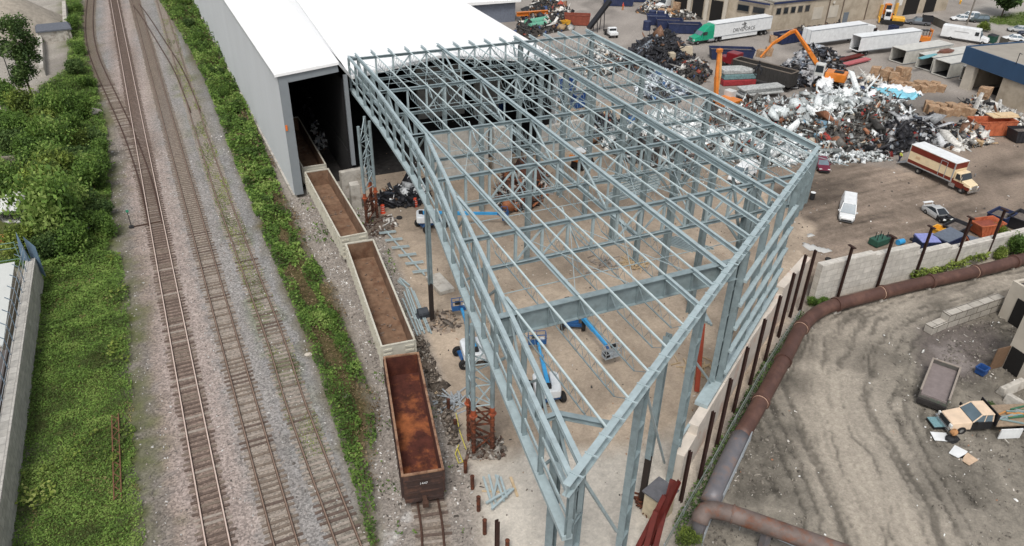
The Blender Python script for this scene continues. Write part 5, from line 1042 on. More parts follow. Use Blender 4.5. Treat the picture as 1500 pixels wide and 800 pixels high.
# --- boom lifts
def boom_lift(label, loc, rz, boom, turret=LIFTW, bcol=BLUE, body=True, bz=1.5, tz=2.0, basket=BLUE_D, chrz=None, ext=None):
    # rz: boom direction, boom: length, chrz: chassis heading relative
    t = thing('boom_lift', label, 'boom lift', (loc[0], loc[1], 0), rz, 'boom lifts on the slab'); c = chrz or 0.
    R = Matrix.Rotation(c, 3, 'Z'); q = MB(); q.box(0,0,.55,2.5,1.1,.45,c); q.box(*(R@Vector((1.15,0,0)))[:2],.4,.3,2.1,.3,c); q.box(*(R@Vector((-1.15,0,0)))[:2],.4,.3,2.1,.3,c); q.build('chassis', BLUE_D, t, bevel=.04)
    for sx in (-1, 1):
        for sy in (-1, 1):
            p = R@Vector((sx*1.2, sy*1.05, 0)); o = wheel(t, 0, 0, .5, .38); o.location = (p.x, p.y, 0); o.rotation_euler.z = c
    q = MB(); q.tube((0,0,1.0), (0,0,1.12), .6, 18); q.build('slew_ring', BLK, t)
    q = MB(); sh = [(-1.75,-.75),(-1.5,-1.12),(.6,-1.15),(.95,-.9),(.95,-.32),(-1.0,-.32),(-1.0,.32),(.95,.32),(.95,.9),(.6,1.15),(-1.5,1.12),(-1.75,.75)]; q.prism(sh, 1.1, 1.95)
    q.build('turret_cover', turret, t, bevel=.12, seg=3)
    q = MB(); q.box(-1.35,0,1.12,.7,2.1,.75); q.build('counterweight', turret, t, bevel=.1); q = MB(); q.box(-.2,0,1.15,1.2,.5,.5); q.build('boom_cradle', BLUE_D, t)
    L1_ = boom*.62; q = MB(); q.bar((-1.1,0,tz), (L1_,0,tz+(bz-tz)*.6), .34, .42); bo = q.build('boom', bcol, t, bevel=.03); q = MB(); q.bar((L1_-.4,0,tz+(bz-tz)*.57), (boom,0,bz+.05), .24, .3); q.build('boom_extension', bcol, bo); q = MB(); q.box(-1.2,0,tz-.28,.5,.5,.5); q.build('boom_pivot', BLK, bo)
    q = MB(); q.bar((boom,0,bz+.05), (boom+.55,0,bz-.25), .2, .22); q.build('jib', BLUE_D, t)
    k = MB(); x, z = boom+.95, bz-.5; k.box(x,0,z,.75,1.7,.08)
    for sx in (-1, 1):
        for sy in (-1, 0, 1): k.bar((x+sx*.36,sy*.82,z), (x+sx*.36,sy*.82,z+1.05), .05, .05)
        for hz in (.55, 1.05): k.bar((x+sx*.36,-.82,z+hz), (x+sx*.36,.82,z+hz), .05, .05)
    for sy in (-1, 1):
        for hz in (.55, 1.05): k.bar((x-.36,sy*.82,z+hz), (x+.36,sy*.82,z+hz), .05, .05)
    k.box(x-.36,0,z+.06,.04,1.6,.4); bk = k.build('basket', basket, t); k = MB(); k.box(x-.3,.3,z+.75,.25,.5,.3); k.build('control_box', BLK, bk); k = MB(); k.box(x,-.5,z+.1,.5,.4,.3); k.build('tool_tray', WHITE if basket != GALV else BLK, bk)
    return t
A, Ab = Vector((19.9,51.9)), Vector((21.2,58.8)); boom_lift('white boom lift with blue boom lowered behind the lattice tower, next to the rusty railcar', A, heading(A, Ab), (Ab-A).length-.9, chrz=-1.45)
B, Bb = Vector((23.9,44.8)), Vector((25.9,50.8)); boom_lift('white boom lift under the narrow end of the frame with its blue basket raised forward', B, heading(B, Bb), (Bb-B).length-.9, chrz=.3)
C_, Cb = Vector((31.2,53.2)), Vector((31.35,46.2)); boom_lift('blue boom lift under the plate girder holding steel pieces in its grey basket', (31.2,53.6), heading(C_, Cb), 6.3, turret=BLUE_D, basket=GALV, chrz=-.5)
D, Db = Vector((24.6,77.9)), Vector((33.2,75.2)); boom_lift('white boom lift behind the slim column with blue boom stretched across the slab', D, heading(D, Db), (Db-D).length-1.0, chrz=.5)
# --- orange material handlers
def seg(m, a, b, w0, h0, w1, h1):
    a, b = Vector(a), Vector(b); d = (b-a).normalized(); s = d.cross(Vector((0,0,1))).normalized() if abs(d.z) < .99 else Vector((0,1,0)); u = s.cross(d)
    m.hexa([a-s*w0/2-u*h0/2, a+s*w0/2-u*h0/2, b+s*w1/2-u*h1/2, b-s*w1/2-u*h1/2, a-s*w0/2+u*h0/2, a+s*w0/2+u*h0/2, b+s*w1/2+u*h1/2, b-s*w1/2+u*h1/2])
def grapple(t, x, y, z):
    q = MB(); q.tube((x,y,z+1.6), (x,y,z+.8), .12, 8); q.tube((x,y,z+.9), (x,y,z+.4), .3, 10)
    for k in range(5): an = 2*PI*k/5; q.path([(x+.25*math.cos(an),y+.25*math.sin(an),z+.5), (x+.9*math.cos(an),y+.9*math.sin(an),z+.1), (x+.75*math.cos(an),y+.75*math.sin(an),z-.7), (x+.15*math.cos(an),y+.15*math.sin(an),z-1.2)], [.13,.13,.1,.04], 6)
    return q.build('grapple', BLACKP, t)
hx = Vector((107.6,100.6)); gx = Vector((98.9,112.4)); t = thing('material_handler', 'orange scrap handler reaching its folded boom and grapple over the black trailer', 'scrap handler', (hx.x, hx.y, .9), heading(hx, gx))
q = MB(); q.box(0,0,1.2,2.6,2.0,.5); q.box(-1.,0,1.2,3.,.9,.45); q.build('chassis', CHAS, t); q = MB(); q.box(-1.8,0,1.7,3.6,2.8,1.5); q.build('engine_house', ORANGE, t, bevel=.12); q = MB(); q.box(-2.2,.1,3.2,1.6,1.4,.12); q.build('engine_grille', BLK, t)
for sx in (-1.3, 1.3):
    for s in (-1, 1): wheel(t, sx, s*1.15, .6, .5, ORANGE)
q = MB(); q.box(1.0,1.2,2.4,1.7,1.3,2.2); cab = q.build('cab', paint('cab_pale', 196,196,192), t, bevel=.1); q = MB(); q.box(1.85,1.2,3.1,.06,1.1,1.2); q.box(1.0,1.86,3.1,1.3,.06,1.2); q.box(1.0,.54,3.1,1.3,.06,1.2); q.build('window_glass', GL, cab)
def lc(v): v = Matrix.Rotation(-t.rotation_euler.z, 3, 'Z') @ (Vector(v)-t.location); return (v.x, v.y, v.z)
b0, b1, b2 = (.5,-.2,2.4), lc(at(1186,76,7.2)), lc(at(1165,45,9.6)); s1, s2, s3 = lc(at(1157,48,9.6)), lc(at(1132,64,8.2)), lc(at(1114,84,6.6))
q = MB(); seg(q, b0, b1, .55, .8, .5, .75); seg(q, b1, b2, .5, .7, .4, .55); q.build('boom', ORANGE, t, bevel=.05); q = MB(); seg(q, b2, s1, .4, .7, .4, .65); seg(q, s1, s2, .38, .62, .34, .5); seg(q, s2, s3, .34, .48, .26, .3); q.build('stick', ORANGE, t, bevel=.05); q = MB(); q.tube((1.2,-.2,2.8), Vector(b1)+Vector((.4,0,-.4)), .11); q.build('hydraulic_ram', CHROME, t); grapple(t, s3[0], s3[1], s3[2]-2.2)
hb = at(1046,165); t = thing('material_handler', 'orange scrap handler with upright folded boom beside the frame corner girder', 'scrap handler', (hb.x, hb.y, 0), .25)
q = MB(); q.box(0,0,1.,2.6,2.2,.5); q.build('chassis', CHAS, t); q = MB(); q.box(.5,-2.2,1.5,2.8,3.4,1.5); q.build('engine_house', ORANGE, t, bevel=.1); q = MB(); q.box(1.9,-1.2,1.5,1.4,1.6,2.4); cb = q.build('cab', paint('cab_pale', 196,196,192), t, bevel=.1); q = MB(); q.box(1.9,-.38,2.3,1.1,.06,1.3); q.box(2.62,-1.2,2.3,.06,1.2,1.3); q.build('window_glass', GL, cb)
for sx in (-1.2, 1.2):
    for s in (-1, 1): wheel(t, sx, s*1.1, .55, .5, ORANGE)
q = MB(); seg(q, (-.7,-.5,2.2), (-.4,.4,6.2), .55, .75, .5, .7); seg(q, (-.4,.4,6.2), (.1,1.1,10.2), .5, .65, .42, .55); q.build('boom', ORANGE, t, bevel=.05); q = MB(); seg(q, (.4,1.15,10.2), (1.2,.9,5.8), .45, .65, .34, .42); seg(q, (1.2,.9,5.8), (1.4,1.,3.4), .3, .35, .26, .3); q.build('stick', paint('machine_tan', 226,176,116, dirt=.2), t, bevel=.05); q = MB(); q.box(.25,1.1,9.9,1.0,.7,.6); q.build('boom_head', ORANGE, t, bevel=.08); grapple(t, 1.4, 1.0, 1.7)
# black open-top scrap trailer, red tractor
ra, rb_ = Vector((98.4,113.2)), Vector((102.,103.4)); t = thing('scrap_trailer', 'long black open-top scrap trailer under the grapple of the orange handler', 'scrap trailer', (*(ra+rb_)/2, 0), heading(rb_, ra)); L = (rb_-ra).length+1.6; BKS = mat('black_ribbed_steel', S(58,56,54), .7, 0, .3, 1.5); q = MB(); W = 2.6
q.box(0,W/2,1.1,L,.08,2.5); q.box(0,-W/2,1.1,L,.08,2.5); q.box(L/2,0,1.1,.08,W,2.5); q.box(-L/2,0,1.1,.08,W,2.5); sw = q.build('side_wall', BKS, t); q = MB()
for i in range(int(L/.8)+1): x = -L/2+.2+i*.8; q.box(x,W/2+.08,1.1,.14,.09,2.5); q.box(x,-W/2-.08,1.1,.14,.09,2.5)
for i in range(4): q.box(-L/2-.07, -W/2+.3+i*.66, 1.1, .08, .12, 2.5)
q.build('side_rib', BKS, sw)['kind'] = 'stuff'
q = MB(); q.box(0,W/2,3.6,L+.1,.18,.14); q.box(0,-W/2,3.6,L+.1,.18,.14); q.box(L/2,0,3.6,.18,W,.14); q.box(-L/2,0,3.6,.18,W,.14); q.build('top_rail', mat('dusty_rail', S(120,110,100), .7), t); q = MB(); q.box(0,0,1.15,L-.2,W-.2,1.2); q.build('scrap_load', mat('rusty_load', S(84,62,48), .95, 0, .4, 3., .4), t)
for x in (-L/2+1.2, -L/2+2.5):
    for s in (-1, 1): wheel(t, x, s*1., .5, .45)
p = at(1062,97); t = thing('tractor_unit', 'dark red truck tractor half hidden in front of the black scrap trailer', 'truck', (p.x+1., p.y-1.2, 0), heading(rb_, ra)); q = MB(); q.box(0,0,.8,2.4,2.4,2.2); q.build('cab', paint('dark_red', 122,26,34), t, bevel=.12); q = MB(); q.box(2.,0,.8,1.8,1.9,1.1); q.build('bonnet', paint('dark_red', 122,26,34), t, bevel=.12); q = MB(); q.box(1.22,0,2.,.06,2.,.8); q.build('windscreen', GL, t)
for s in (-1, 1): wheel(t, 2., s, .5, .3); wheel(t, -2, s, .5, .5)
# yellow crawler / orange machines by the far building
a = Vector((161.6,134.8)); t = thing('crawler_carrier', 'yellow tracked carrier with white cab by the open building door', 'tracked carrier', (a.x, a.y, 0), -.75); q = MB()
for s in (-1, 1): q.side([(-2.4,.2),(2.4,.2),(2.8,.6),(2.4,1.),(-2.4,1.),(-2.8,.6)], s*1.1-.3, s*1.1+.3)
q.build('track', TYRE, t); q = MB(); q.box(1.3,0,1.,2.8,2.2,.9); q.build('engine_cover', YELLOW, t, bevel=.15); q = MB(); q.box(-1.2,.2,1.,1.4,1.4,2.2); q.build('cab', WHITE, t, bevel=.1); q = MB(); q.box(-1.2,-.52,1.9,1.1,.06,1.); q.box(-1.92,.2,1.9,.06,1.1,1.); q.build('window_glass', GL, t); q = MB(); q.box(-2.9,0,.4,.3,2.6,.9); q.build('blade', YELLOW, t)
a = at(1301,28); t = thing('wheel_loader', 'orange wheel loader parked in the dark building doorway', 'loader', (a.x, a.y+1, 0), -1.9); q = MB(); q.box(-1.3,0,.9,2.4,2.0,1.2); q.box(1.,0,.8,2.,1.2,.9); q.build('body', ORANGE, t, bevel=.12); q = MB(); q.box(-.3,0,2.0,1.4,1.6,1.5); q.build('cab', ORANGE, t, bevel=.08); q = MB(); q.box(.42,0,2.2,.06,1.3,1.); q.build('window_glass', GL, t); q = MB(); q.side([(2.6,.2),(3.6,.1),(3.7,.3),(2.9,1.2),(2.6,1.2)], -1.3, 1.3); q.build('bucket', ORANGE, t)
for sx in (-1.4, 1.4):
    for s in (-1, 1): wheel(t, sx, s*.95, .7, .45, ORANGE)
a = at(1350,64); t = thing('forklift', 'orange forklift with raised mast beside the end of the white trailer', 'forklift', (a.x, a.y, 0), -.4); q = MB(); q.box(0,0,.4,2.6,1.5,1.3); q.box(-1.1,0,.4,.8,1.6,1.6); q.build('body', ORANGE, t, bevel=.1); q = MB(); q.box(1.4,.5,.1,.2,.15,3.2); q.box(1.4,-.5,.1,.2,.15,3.2); q.box(1.4,0,2.6,.2,1.,.5); q.build('mast', ORANGE, t); q = MB(); q.box(2.1,.35,.1,1.3,.14,.06); q.box(2.1,-.35,.1,1.3,.14,.06); q.build('fork', BLK, t); q = MB(); q.box(.1,0,2.9,1.6,1.3,.1); [q.bar((x,y,1.7), (x,y,2.9), .08, .08) for x in (-.6,.8) for y in (-.6,.6)]; q.build('roll_cage', BLK, t)
for sx in (-.9, .9):
    for s in (-1, 1): wheel(t, sx, s*.7, .4, .3)
# --- gondola railcars on the spur
RUSTIN = mat('rusty_inside', S(128,102,82), .9, .0, .3, 1.6, .15, S(106,78,60), .5, .7); RUSTRED = mat('red_rust_inside', S(84,44,34), .9, 0, .35, 1.4, .2, S(116,66,44), .4, .5); RUSTFL = mat('orange_rust_floor', S(80,42,33), .92, 0, .45, 1.4, .2, S(150,88,52), .5, .4)
CREAMC = mat('cream_railcar_paint', S(196,192,178), .6, 0, .1, 1., 0, S(168,160,144), .3, 1.5); DARKC = mat('dark_brown_railcar', S(62,48,44), .75, 0, .25, 1.2, 0, S(92,66,54), .4, 1.); RIMC = mat('worn_rim', S(150,118,94), .75, 0, .2, 3., 0, S(104,70,52), .5, 1.2)
def gondola(label, a, b, outer, inner, floor, rim, W=2.95, zf=1.25, zt=3.3, debris=True, name='gondola_railcar', slats=True, number=None):
    a, b = Vector(a), Vector(b); L = (b-a).length; t = thing(name, label, 'railcar', (*(a+b)/2, 0), heading(a, b), 'gondola railcars on the spur'); h = zt-zf
    for s in (-1, 1):
        q = MB(); q.box(0, s*W/2, zf-.25, L, .07, h+.25); sw = q.build('side_wall', outer, t); q = MB(); n = int(L/.95)
        for i in range(n+1): q.box(-L/2+.12+(L-.24)*i/n, s*(W/2+.085), zf-.15, .2, .11, h+.1)
        r_ = q.build('side_rib', outer, sw); r_['kind'] = 'stuff'
        q = MB(); q.box(0, s*(W/2-.06), zf+.06, L-.2, .05, h-.1); q.build('inner_lining', inner, sw)
    for s in (-1, 1):
        q = MB(); q.box(s*L/2, 0, zf-.4, .08, W-.06, h+.4); ew = q.build('end_wall', outer, t); q = MB()
        if slats:
            for k in range(4):
                for ss in (-1, 1): q.box(s*(L/2+.07), ss*W*.33, zf+.1+k*.48, .1, W*.26, .2)
        else:
            for k in range(3): q.box(s*(L/2+.06), 0, zf+.2+k*.62, .09, W-.2, .12)
        q.build('end_rib', outer, ew)['kind'] = 'stuff'
        q = MB(); q.box(s*(L/2-.08), 0, zf+.06, .05, W-.2, h-.1); q.build('inner_lining', inner, ew)
        q = MB(); q.box(s*(L/2+.35), 0, .78, .7, .3, .3); q.box(s*(L/2+.75), 0, .72, .3, .42, .42); q.build('coupler', RUST_RAIL, t); q = MB(); q.box(s*(L/2+.06), 0, zf-.62, .2, W-.1, .28); q.build('end_sill', outer, t)
    q = MB(); q.box(0, 0, zf-.1, L-.1, W-.1, .14); q.build('floor', floor, t)
    q = MB()
    for s in (-1, 1): q.box(0, s*W/2, zt, L+.1, .17, .12); q.box(s*L/2, 0, zt, .17, W-.17, .12)
    q.build('top_rim', rim, t); q = MB(); q.box(0, 0, .75, L-.3, .6, .4); q.build('centre_sill', CHAS, t)
    for s in (-1, 1):
        q = MB(); xb = s*(L/2-2.0)
        for y in (-1, 1): q.box(xb, y*1.0, .42, 2.0, .18, .32)
        q.box(xb, 0, .5, .5, 2.2, .28); bg_ = q.build('bogie', CHAS, t)
        for dx in (-.85, .85):
            for y in (-1, 1): q = MB(); q.tube((xb+dx,y*.70,.72), (xb+dx,y*.80,.72), .42, 18); q.tube((xb+dx,y*.66,.72), (xb+dx,y*.70,.72), .46, 18); q.build('rail_wheel', RUST_RAIL, bg_)
        if s: q = MB(); [q.bar((s*(L/2-.3),yy*(W/2+.14),zz), (s*(L/2-.75),yy*(W/2+.14),zz), .03, .03) for yy in (-1,1) for zz in (.7,1.1,1.5,1.9)]; [q.bar((s*(L/2-xx),yy*(W/2+.14),.6), (s*(L/2-xx),yy*(W/2+.14),2.), .03, .03) for yy in (-1,1) for xx in (.3,.75)]; q.build('ladder', outer, t)
    if debris:
        q = MB()
        for i in range(26): x, y = random.uniform(-L/2+.5,L/2-.5), random.uniform(-W/2+.4,W/2-.4); q.box(x,y,zf+.04,random.uniform(.05,.5),random.uniform(.05,.25),random.uniform(.03,.15),random.uniform(0,3))
        q.build('loose_scrap', mat('scrap_bits', S(120,104,92), .9, 0, .5, 5.), t)['kind'] = 'stuff'
    if number: lettering(t, number, .3, (-L/2-.16, 0, 2.35), (PI/2, 0, -PI/2), WHITE, 'car_number')
    return t
gondola('dark brown rusty gondola railcar with orange-red floor, nearest the camera', (10.35,37.3), (12.85,50.9), DARKC, RUSTRED, RUSTFL, RIMC, slats=False, number='1447', W=2.9, debris=False)
gondola('cream gondola railcar with brown rusty inside, second from the camera', (13.1,52.6), (14.45,71.7), CREAMC, RUSTIN, RUSTIN, CREAMC)
gondola('cream gondola railcar just outside the warehouse door beside the concrete pier', (14.2,73.4), (13.95,92.0), CREAMC, RUSTIN, RUSTIN, CREAMC)
gondola('gondola railcar standing inside the dark warehouse bay', (13.95,93.6), (13.85,112.5), CREAMC, RUSTIN, RUSTIN, CREAMC)
# ================= vegetation
LEAF = attr_mat('leaf_green', .75, .35, .15, 3.); BARK = mat('bark', S(84,72,60), .9, 0, .25, 6., .3)
def leaf_arrays(P, size, rng, up=.5, asp=.62):
    n = len(P); d = rng.normal(size=(n,3)); d[:,2] = np.abs(d[:,2])+up; d /= np.linalg.norm(d, axis=1)[:,None]
    r = rng.normal(size=(n,3)); a = np.cross(d, r); a /= np.linalg.norm(a, axis=1)[:,None]; b = np.cross(d, a); s = (size*(.6+.8*rng.random(n)))[:,None]
    V = np.stack([P-a*s, P-b*s*asp+d*s*.12, P+a*s, P+b*s*asp+d*s*.12], 1).reshape(-1,3); return V, np.arange(n*4).reshape(n,4)
def leaf_cols(n, P, rng, pal, seed=0, sc_=.5):
    t = fbm(P[:,0]*sc_+seed, P[:,1]*sc_, 100+seed, 4); pal = np.array([S(*p) for p in pal]); k = np.clip((t-.25)*2+rng.normal(0,.2,n), 0, .999)*(len(pal)-1); i = k.astype(int); f = (k-i)[:,None]; c = pal[i]*(1-f)+pal[np.minimum(i+1,len(pal)-1)]*f
    return c*(.72+.5*rng.random(n))[:,None]
def cover(name, label, poly, dens, size, hfun, pal, seed, clip=None, keep=None):
    rng = np.random.default_rng(seed); xs, ys = [p[0] for p in poly], [p[1] for p in poly]; x0, x1, y0, y1 = min(xs), max(xs), max(min(ys),20), min(max(ys),225); n = int((x1-x0)*(y1-y0)*dens); x = rng.uniform(x0,x1,n); y = rng.uniform(y0,y1,n)
    thin = np.clip(65/np.maximum(y,1), .22, 1); k = inpoly(x, y, poly) & (rng.random(n) < thin) & (x > -60)
    if keep is not None: k &= keep(x, y, rng)
    x, y = x[k], y[k]; n = len(x); h = hfun(x, y); z = h*np.sqrt(rng.random(n))+.03; P = np.stack([x,y,z],1); V, Fq = leaf_arrays(P, size*np.clip(y/60,1,1.7), rng, 1.0)
    o = npmesh(name, V, Fq, leaf_cols(n, P, rng, pal, seed), LEAF); tag(o, label, 'plants', None, 'stuff'); return o
PAL_G = [(70,92,44),(86,114,52),(102,132,60),(120,150,70),(146,166,92)]; PAL_Y = [(84,100,48),(114,132,58),(142,158,74),(164,172,100)]; PAL_D = [(56,76,44),(70,94,50),(88,112,60),(110,132,76)]
PAL_B = [(84,96,52),(92,118,56),(106,136,62),(122,152,72),(140,162,86)]
bare = lambda x, y, rng: (fbm(x*.35+4, y*.35, 301, 4) > .33+.10*rng.random(len(x)))
cover('bank_weeds', 'low green weeds and grass covering the bank left of the railway', BANK_L, 170, .075, lambda x, y: .10+np.clip((fbm(x*.45,y*.45,210,4)-.42)*1.6,0,.7)+np.where(y > 84, .6*fbm(x*.3,y*.3,213,3), 0), PAL_B, 11, keep=lambda x, y, r: ((fbm(x*.3+4,y*.3,301,4) > .20+.10*r.random(len(x))) | (x < -12)) & ~((y > 84) & (x < -26)) & ~((y > 88) & (y < 108) & (x < -19.5)) & (sdist(x,y,BANK_L)+2.6*(fbm(x*.5,y*.5,315,4)-.5)+.8*(r.random(len(x))-.5) > .25))
BANK_MR = pp((552,640),(548,590),(535,560),(512,500),(490,430),(455,370),(432,318),(420,300),(376,190),(330,90),(285,-20))
mid_bare = lambda x, y, r: (fbm(x*.9, y*.22, 305, 4) > .33+.16*r.random(len(x))+.13*((y < 130) & (y > 66) & (pline(x,y,BANK_MR) < 3.2+2*r.random(len(x))))-np.clip((y-85)/60,0,.25))
cover('strip_weeds', 'tall green weeds on the strip between the railway and the warehouse', BANK_M, 95, .115, lambda x, y: .15+np.clip((fbm(x*.6,y*.4,220,4)-.36)*3.,0,1.2)*(1+np.clip((y-90)/50,0,1.3)), PAL_G, 12, keep=mid_bare)
cover('dry_stalks', 'dry brown stalks among the weeds of the strip by the warehouse', [(x+.5,y) for x, y in BANK_M], 26, .09, lambda x, y: .3+.5*fbm(x,y,231,3), [(96,80,58),(128,108,82),(150,132,104)], 18, keep=lambda x, y, r: (fbm(x*.9, y*.22, 305, 4) < .47) & (y > 40))
cover('tall_bank_weeds', 'clumps of taller pale weeds on the bank left of the railway', BANK_L, 30, .14, lambda x, y: .5+.5*fbm(x*.5,y*.5,233,3), PAL_Y, 19, keep=lambda x, y, r: (fbm(x*.33, y*.33, 307, 4) > .66+.06*r.random(len(x))) & (x > -17) & (y < 84))
cover('dry_grass', 'dry straw patches on the bank left of the railway', BANK_L, 40, .07, lambda x, y: .12+0*x, [(120,112,70),(150,140,92),(166,154,110)], 20, keep=lambda x, y, r: (fbm(x*.45, y*.3, 309, 4) > .62+.05*r.random(len(x))) & (x > -17) & (y < 84))
T3P = [(p[0], p[1]) for p in L3 if 45 < p[1] < 200]; TW = [(x-1.1,y) for x, y in T3P]+[(x+1.3,y) for x, y in T3P[::-1]]
cover('track_weeds', 'sparse weeds growing between the ties of the weedy track', TW, 60, .05, lambda x, y: .16+0*x, PAL_Y, 13, keep=lambda x, y, r: fbm(x*1.1, y*.25, 310, 4) > .47+.12*r.random(len(x)))
cover('spur_weeds', 'sparse weeds beside the spur and slab edge', SPURBED, 10, .10, lambda x, y: .2+0*x, PAL_G, 14, keep=lambda x, y, r: (fbm(x*.5, y*.5, 312, 4) > .64))
FENCEP = pp((985,770),(1030,690),(1115,538),(1172,460),(1184,470),(1150,510),(1108,585),(1060,670),(1020,748),(990,800))
cover('fence_weeds', 'weeds growing along the foot of the diagonal wall by the mesh fence', FENCEP, 70, .11, lambda x, y: .2+.7*fbm(x*.8,y*.8,230,3), PAL_D, 15)
VINE = pp((1330,412),(1338,396),(1400,384),(1440,372),(1446,385),(1400,398),(1350,414))
cover('wall_vines', 'yellow green creeper growing against the long block wall', VINE, 110, .14, lambda x, y: .4+1.5*fbm(x*.9,y*.9,240,3), PAL_Y, 16)
cover('lawn_grass', 'mown grass of the lawn in the far top right corner', LAWN, 6, .16, lambda x, y: .12+0*x, [(84,104,44),(104,126,56)], 17)
# bushes and trees
def crown_mesh(name, lobes, nleaf, size, pal, seed):
    rng = np.random.default_rng(seed); Ps = []
    vol = np.array([l[3]*l[3] for l in lobes]); cnt = (nleaf*vol/vol.sum()).astype(int)
    for (x, y, z, r, rz), n in zip(lobes, cnt):
        d = rng.normal(size=(n,3)); d /= np.linalg.norm(d,axis=1)[:,None]; rr = (rng.random(n)**.28)*(1+.22*rng.normal(size=n)); p = np.array([x,y,z])+d*np.array([r,r,rz])*rr[:,None]; Ps.append(p)
    P = np.concatenate(Ps); P = P[P[:,2] > .05]; V, Fq = leaf_arrays(P, np.full(len(P), size), rng, .35); c = leaf_cols(len(P), P+np.array([0,0,0]), rng, pal, seed, .7)
    o = npmesh(name, V, Fq, c, LEAF); return o
def trunk_mb(h, r, lobes, rng=random):
    m = MB(); m.path([(0,0,-.1),(.06*h*rng.uniform(-1,1),.06*h*rng.uniform(-1,1),h*.5),(0,0,h)], [r,r*.8,r*.4], 8)
    for l in lobes[:6]: m.path([(0,0,h*.45),(l[0]*.5,l[1]*.5,(h*.45+l[2])*.5+.2),(l[0]*.9,l[1]*.9,l[2])], [r*.5,r*.35,r*.12], 6)
    return m
def make_bush(seed, n=9, R=1.5, H=2.2, pal=PAL_G, leaves=3600, size=.115):
    rr = random.Random(seed); lobes = []
    for i in range(n): a = rr.uniform(0,2*PI); d = rr.uniform(.15,.75)*R; s = rr.uniform(.42,.72)*R; lobes.append((d*math.cos(a), d*math.sin(a), rr.uniform(.35,.78)*H, s, s*rr.uniform(.6,.85)))
    t = thing('bush', None, 'bush'); c = crown_mesh('crown', lobes, leaves, size, pal, seed); c.parent = t; tr = trunk_mb(H*.6, .09, lobes, rr).build('trunk', BARK, t); return t
protos = [make_bush(31, pal=PAL_G), make_bush(32, 11, 1.7, 2.4, PAL_Y, 4200, .115), make_bush(33, 8, 1.4, 2.0, PAL_D), make_bush(34, 12, 1.9, 2.9, PAL_G, 5400, .12)]
BUSH = [(82,318,0,1.0,0),(100,296,3,.9,0),(70,262,3,.95,0),(35,200,0,1.0,0),(90,180,3,.95,0),(120,222,1,.8,0),(80,205,2,1.0,0),(130,262,3,.8,0),(52,258,2,.9,0),(20,215,0,1.1,0),(60,165,2,.9,0),(150,230,0,.7,0),(132,340,0,.7,0),(70,378,2,.9,0),(75,352,3,1.25,'large rounded bush above the end of the retaining wall'),(74,292,1,1.35,'tall yellowish bush right of the white pipes'),(95,268,1,1.15,0),(40,372,1,.8,'low yellowish bush above the flat roofed building'),(112,372,0,.9,'bright green bush standing apart at the lower end of the thicket'),(100,325,3,1.05,0),(130,310,2,.95,0),(140,280,0,.95,0),(120,245,2,1.0,0),(150,250,0,.85,0),(85,225,3,1.05,0),(55,240,0,1.0,0),(30,225,2,1.0,0),(110,200,0,.9,0),(140,215,2,.9,0),(70,190,1,1.0,0),(40,180,1,1.05,0),(15,160,0,1.1,0),(95,165,2,.85,0),(125,175,0,.75,0),(14,250,2,.7,0),(15,285,3,.9,0),(150,320,2,.7,0),(5,200,0,1.2,0),(130,130,0,.7,0),(115,110,2,.7,0),(118,80,0,.7,'small bush beside the railway below the dark roofed shed'),(108,45,0,.7,'small bush against the pale wall by the gravel pile'),(112,18,0,.7,0),(158,345,0,.6,0)]
first = set()
for (px, py, k, s, lab) in BUSH:
    p = at(px, py); lab = lab or 'leafy green bush in the thicket left of the railway'; o = protos[k]
    if k in first: o = copy_tree(protos[k])
    first.add(k); o.location = (p.x, p.y, 0); o.rotation_euler.z = random.uniform(0,6); s *= 1.42*random.uniform(.92,1.12); o.scale = (s, s, s*random.uniform(.95,1.45)); tag(o, lab, 'bush', 'bushes beside the railway')
MB_ = [(265,22,0,.9),(278,40,2,1.0),(290,62,0,.85),(300,85,0,.9),(318,112,2,.9),(330,140,0,.75),(345,165,0,.7),(352,185,2,.7),(272,8,3,.8),(305,108,0,.7),(385,262,0,.45),(395,300,2,.45),(485,470,0,.45),(500,505,0,.5),(520,545,2,.4)]
for (px, py, k, s) in MB_:
    p = at(px, py); o = copy_tree(protos[k], (p.x,p.y,0), random.uniform(0,6), 'small green bush on the strip beside the warehouse wall' if py < 250 else ('low weedy bush on the strip beside the railcars' if py > 400 else 'low weedy bush near the warehouse corner'), 'bushes on the strip'); o.scale = (s,s,s)
for (px, py, k, s, lab) in ((1484,374,0,1.15,'leafy bush growing over the block wall and pipe near the right edge'),(1462,378,1,.6,'small bush at the foot of the wall left of the leafy bush'),(1190,448,0,.45,'small weed bush at the wall corner behind the pipe'),(1206,446,0,.4,'small weed bush just right of the wall corner'),(1440,46,1,.9,'yellow green bush behind the white step van'),(1450,600,2,.35,'low dark weeds beside the shed doorway'),(1005,795,1,.5,'light green bush at the bottom edge below the elbow pipe'),(1462,345,1,.6,'thin shrub sticking up behind the wall beside the orange skip')):
    p = at(px, py); o = copy_tree(protos[k], (p.x,p.y,0), random.uniform(0,6), lab, 'bushes by the walls'); o.scale = (s,s,s)
def tree(label, px, py, H, R, pal, n, seed, narrow=False, leaves=4200, size=.24, th=.35):
    rr = random.Random(seed); p = at(px, py); lobes = []
    for i in range(n):
        z = rr.uniform(th,.95)*H; a = rr.uniform(0,2*PI); rad = R*(1-.5*abs(z/H-.6)*1.6); d = rr.uniform(.1,.75)*rad; s = rr.uniform(.26,.42)*R; lobes.append((d*math.cos(a), d*math.sin(a), z, s, s*rr.uniform(.7,.95)))
    t = thing('tree', label, 'tree', (p.x, p.y, 0)); c = crown_mesh('crown', lobes, leaves, size, pal, seed); c.parent = t; trunk_mb(H*.85, .18, lobes, rr).build('trunk', BARK, t); return t
tree('tall loose leafy tree at the upper left edge in front of the gravel pile', 50, 148, 14., 3.7, PAL_D, 22, 51, th=.22, leaves=9000, size=.19)
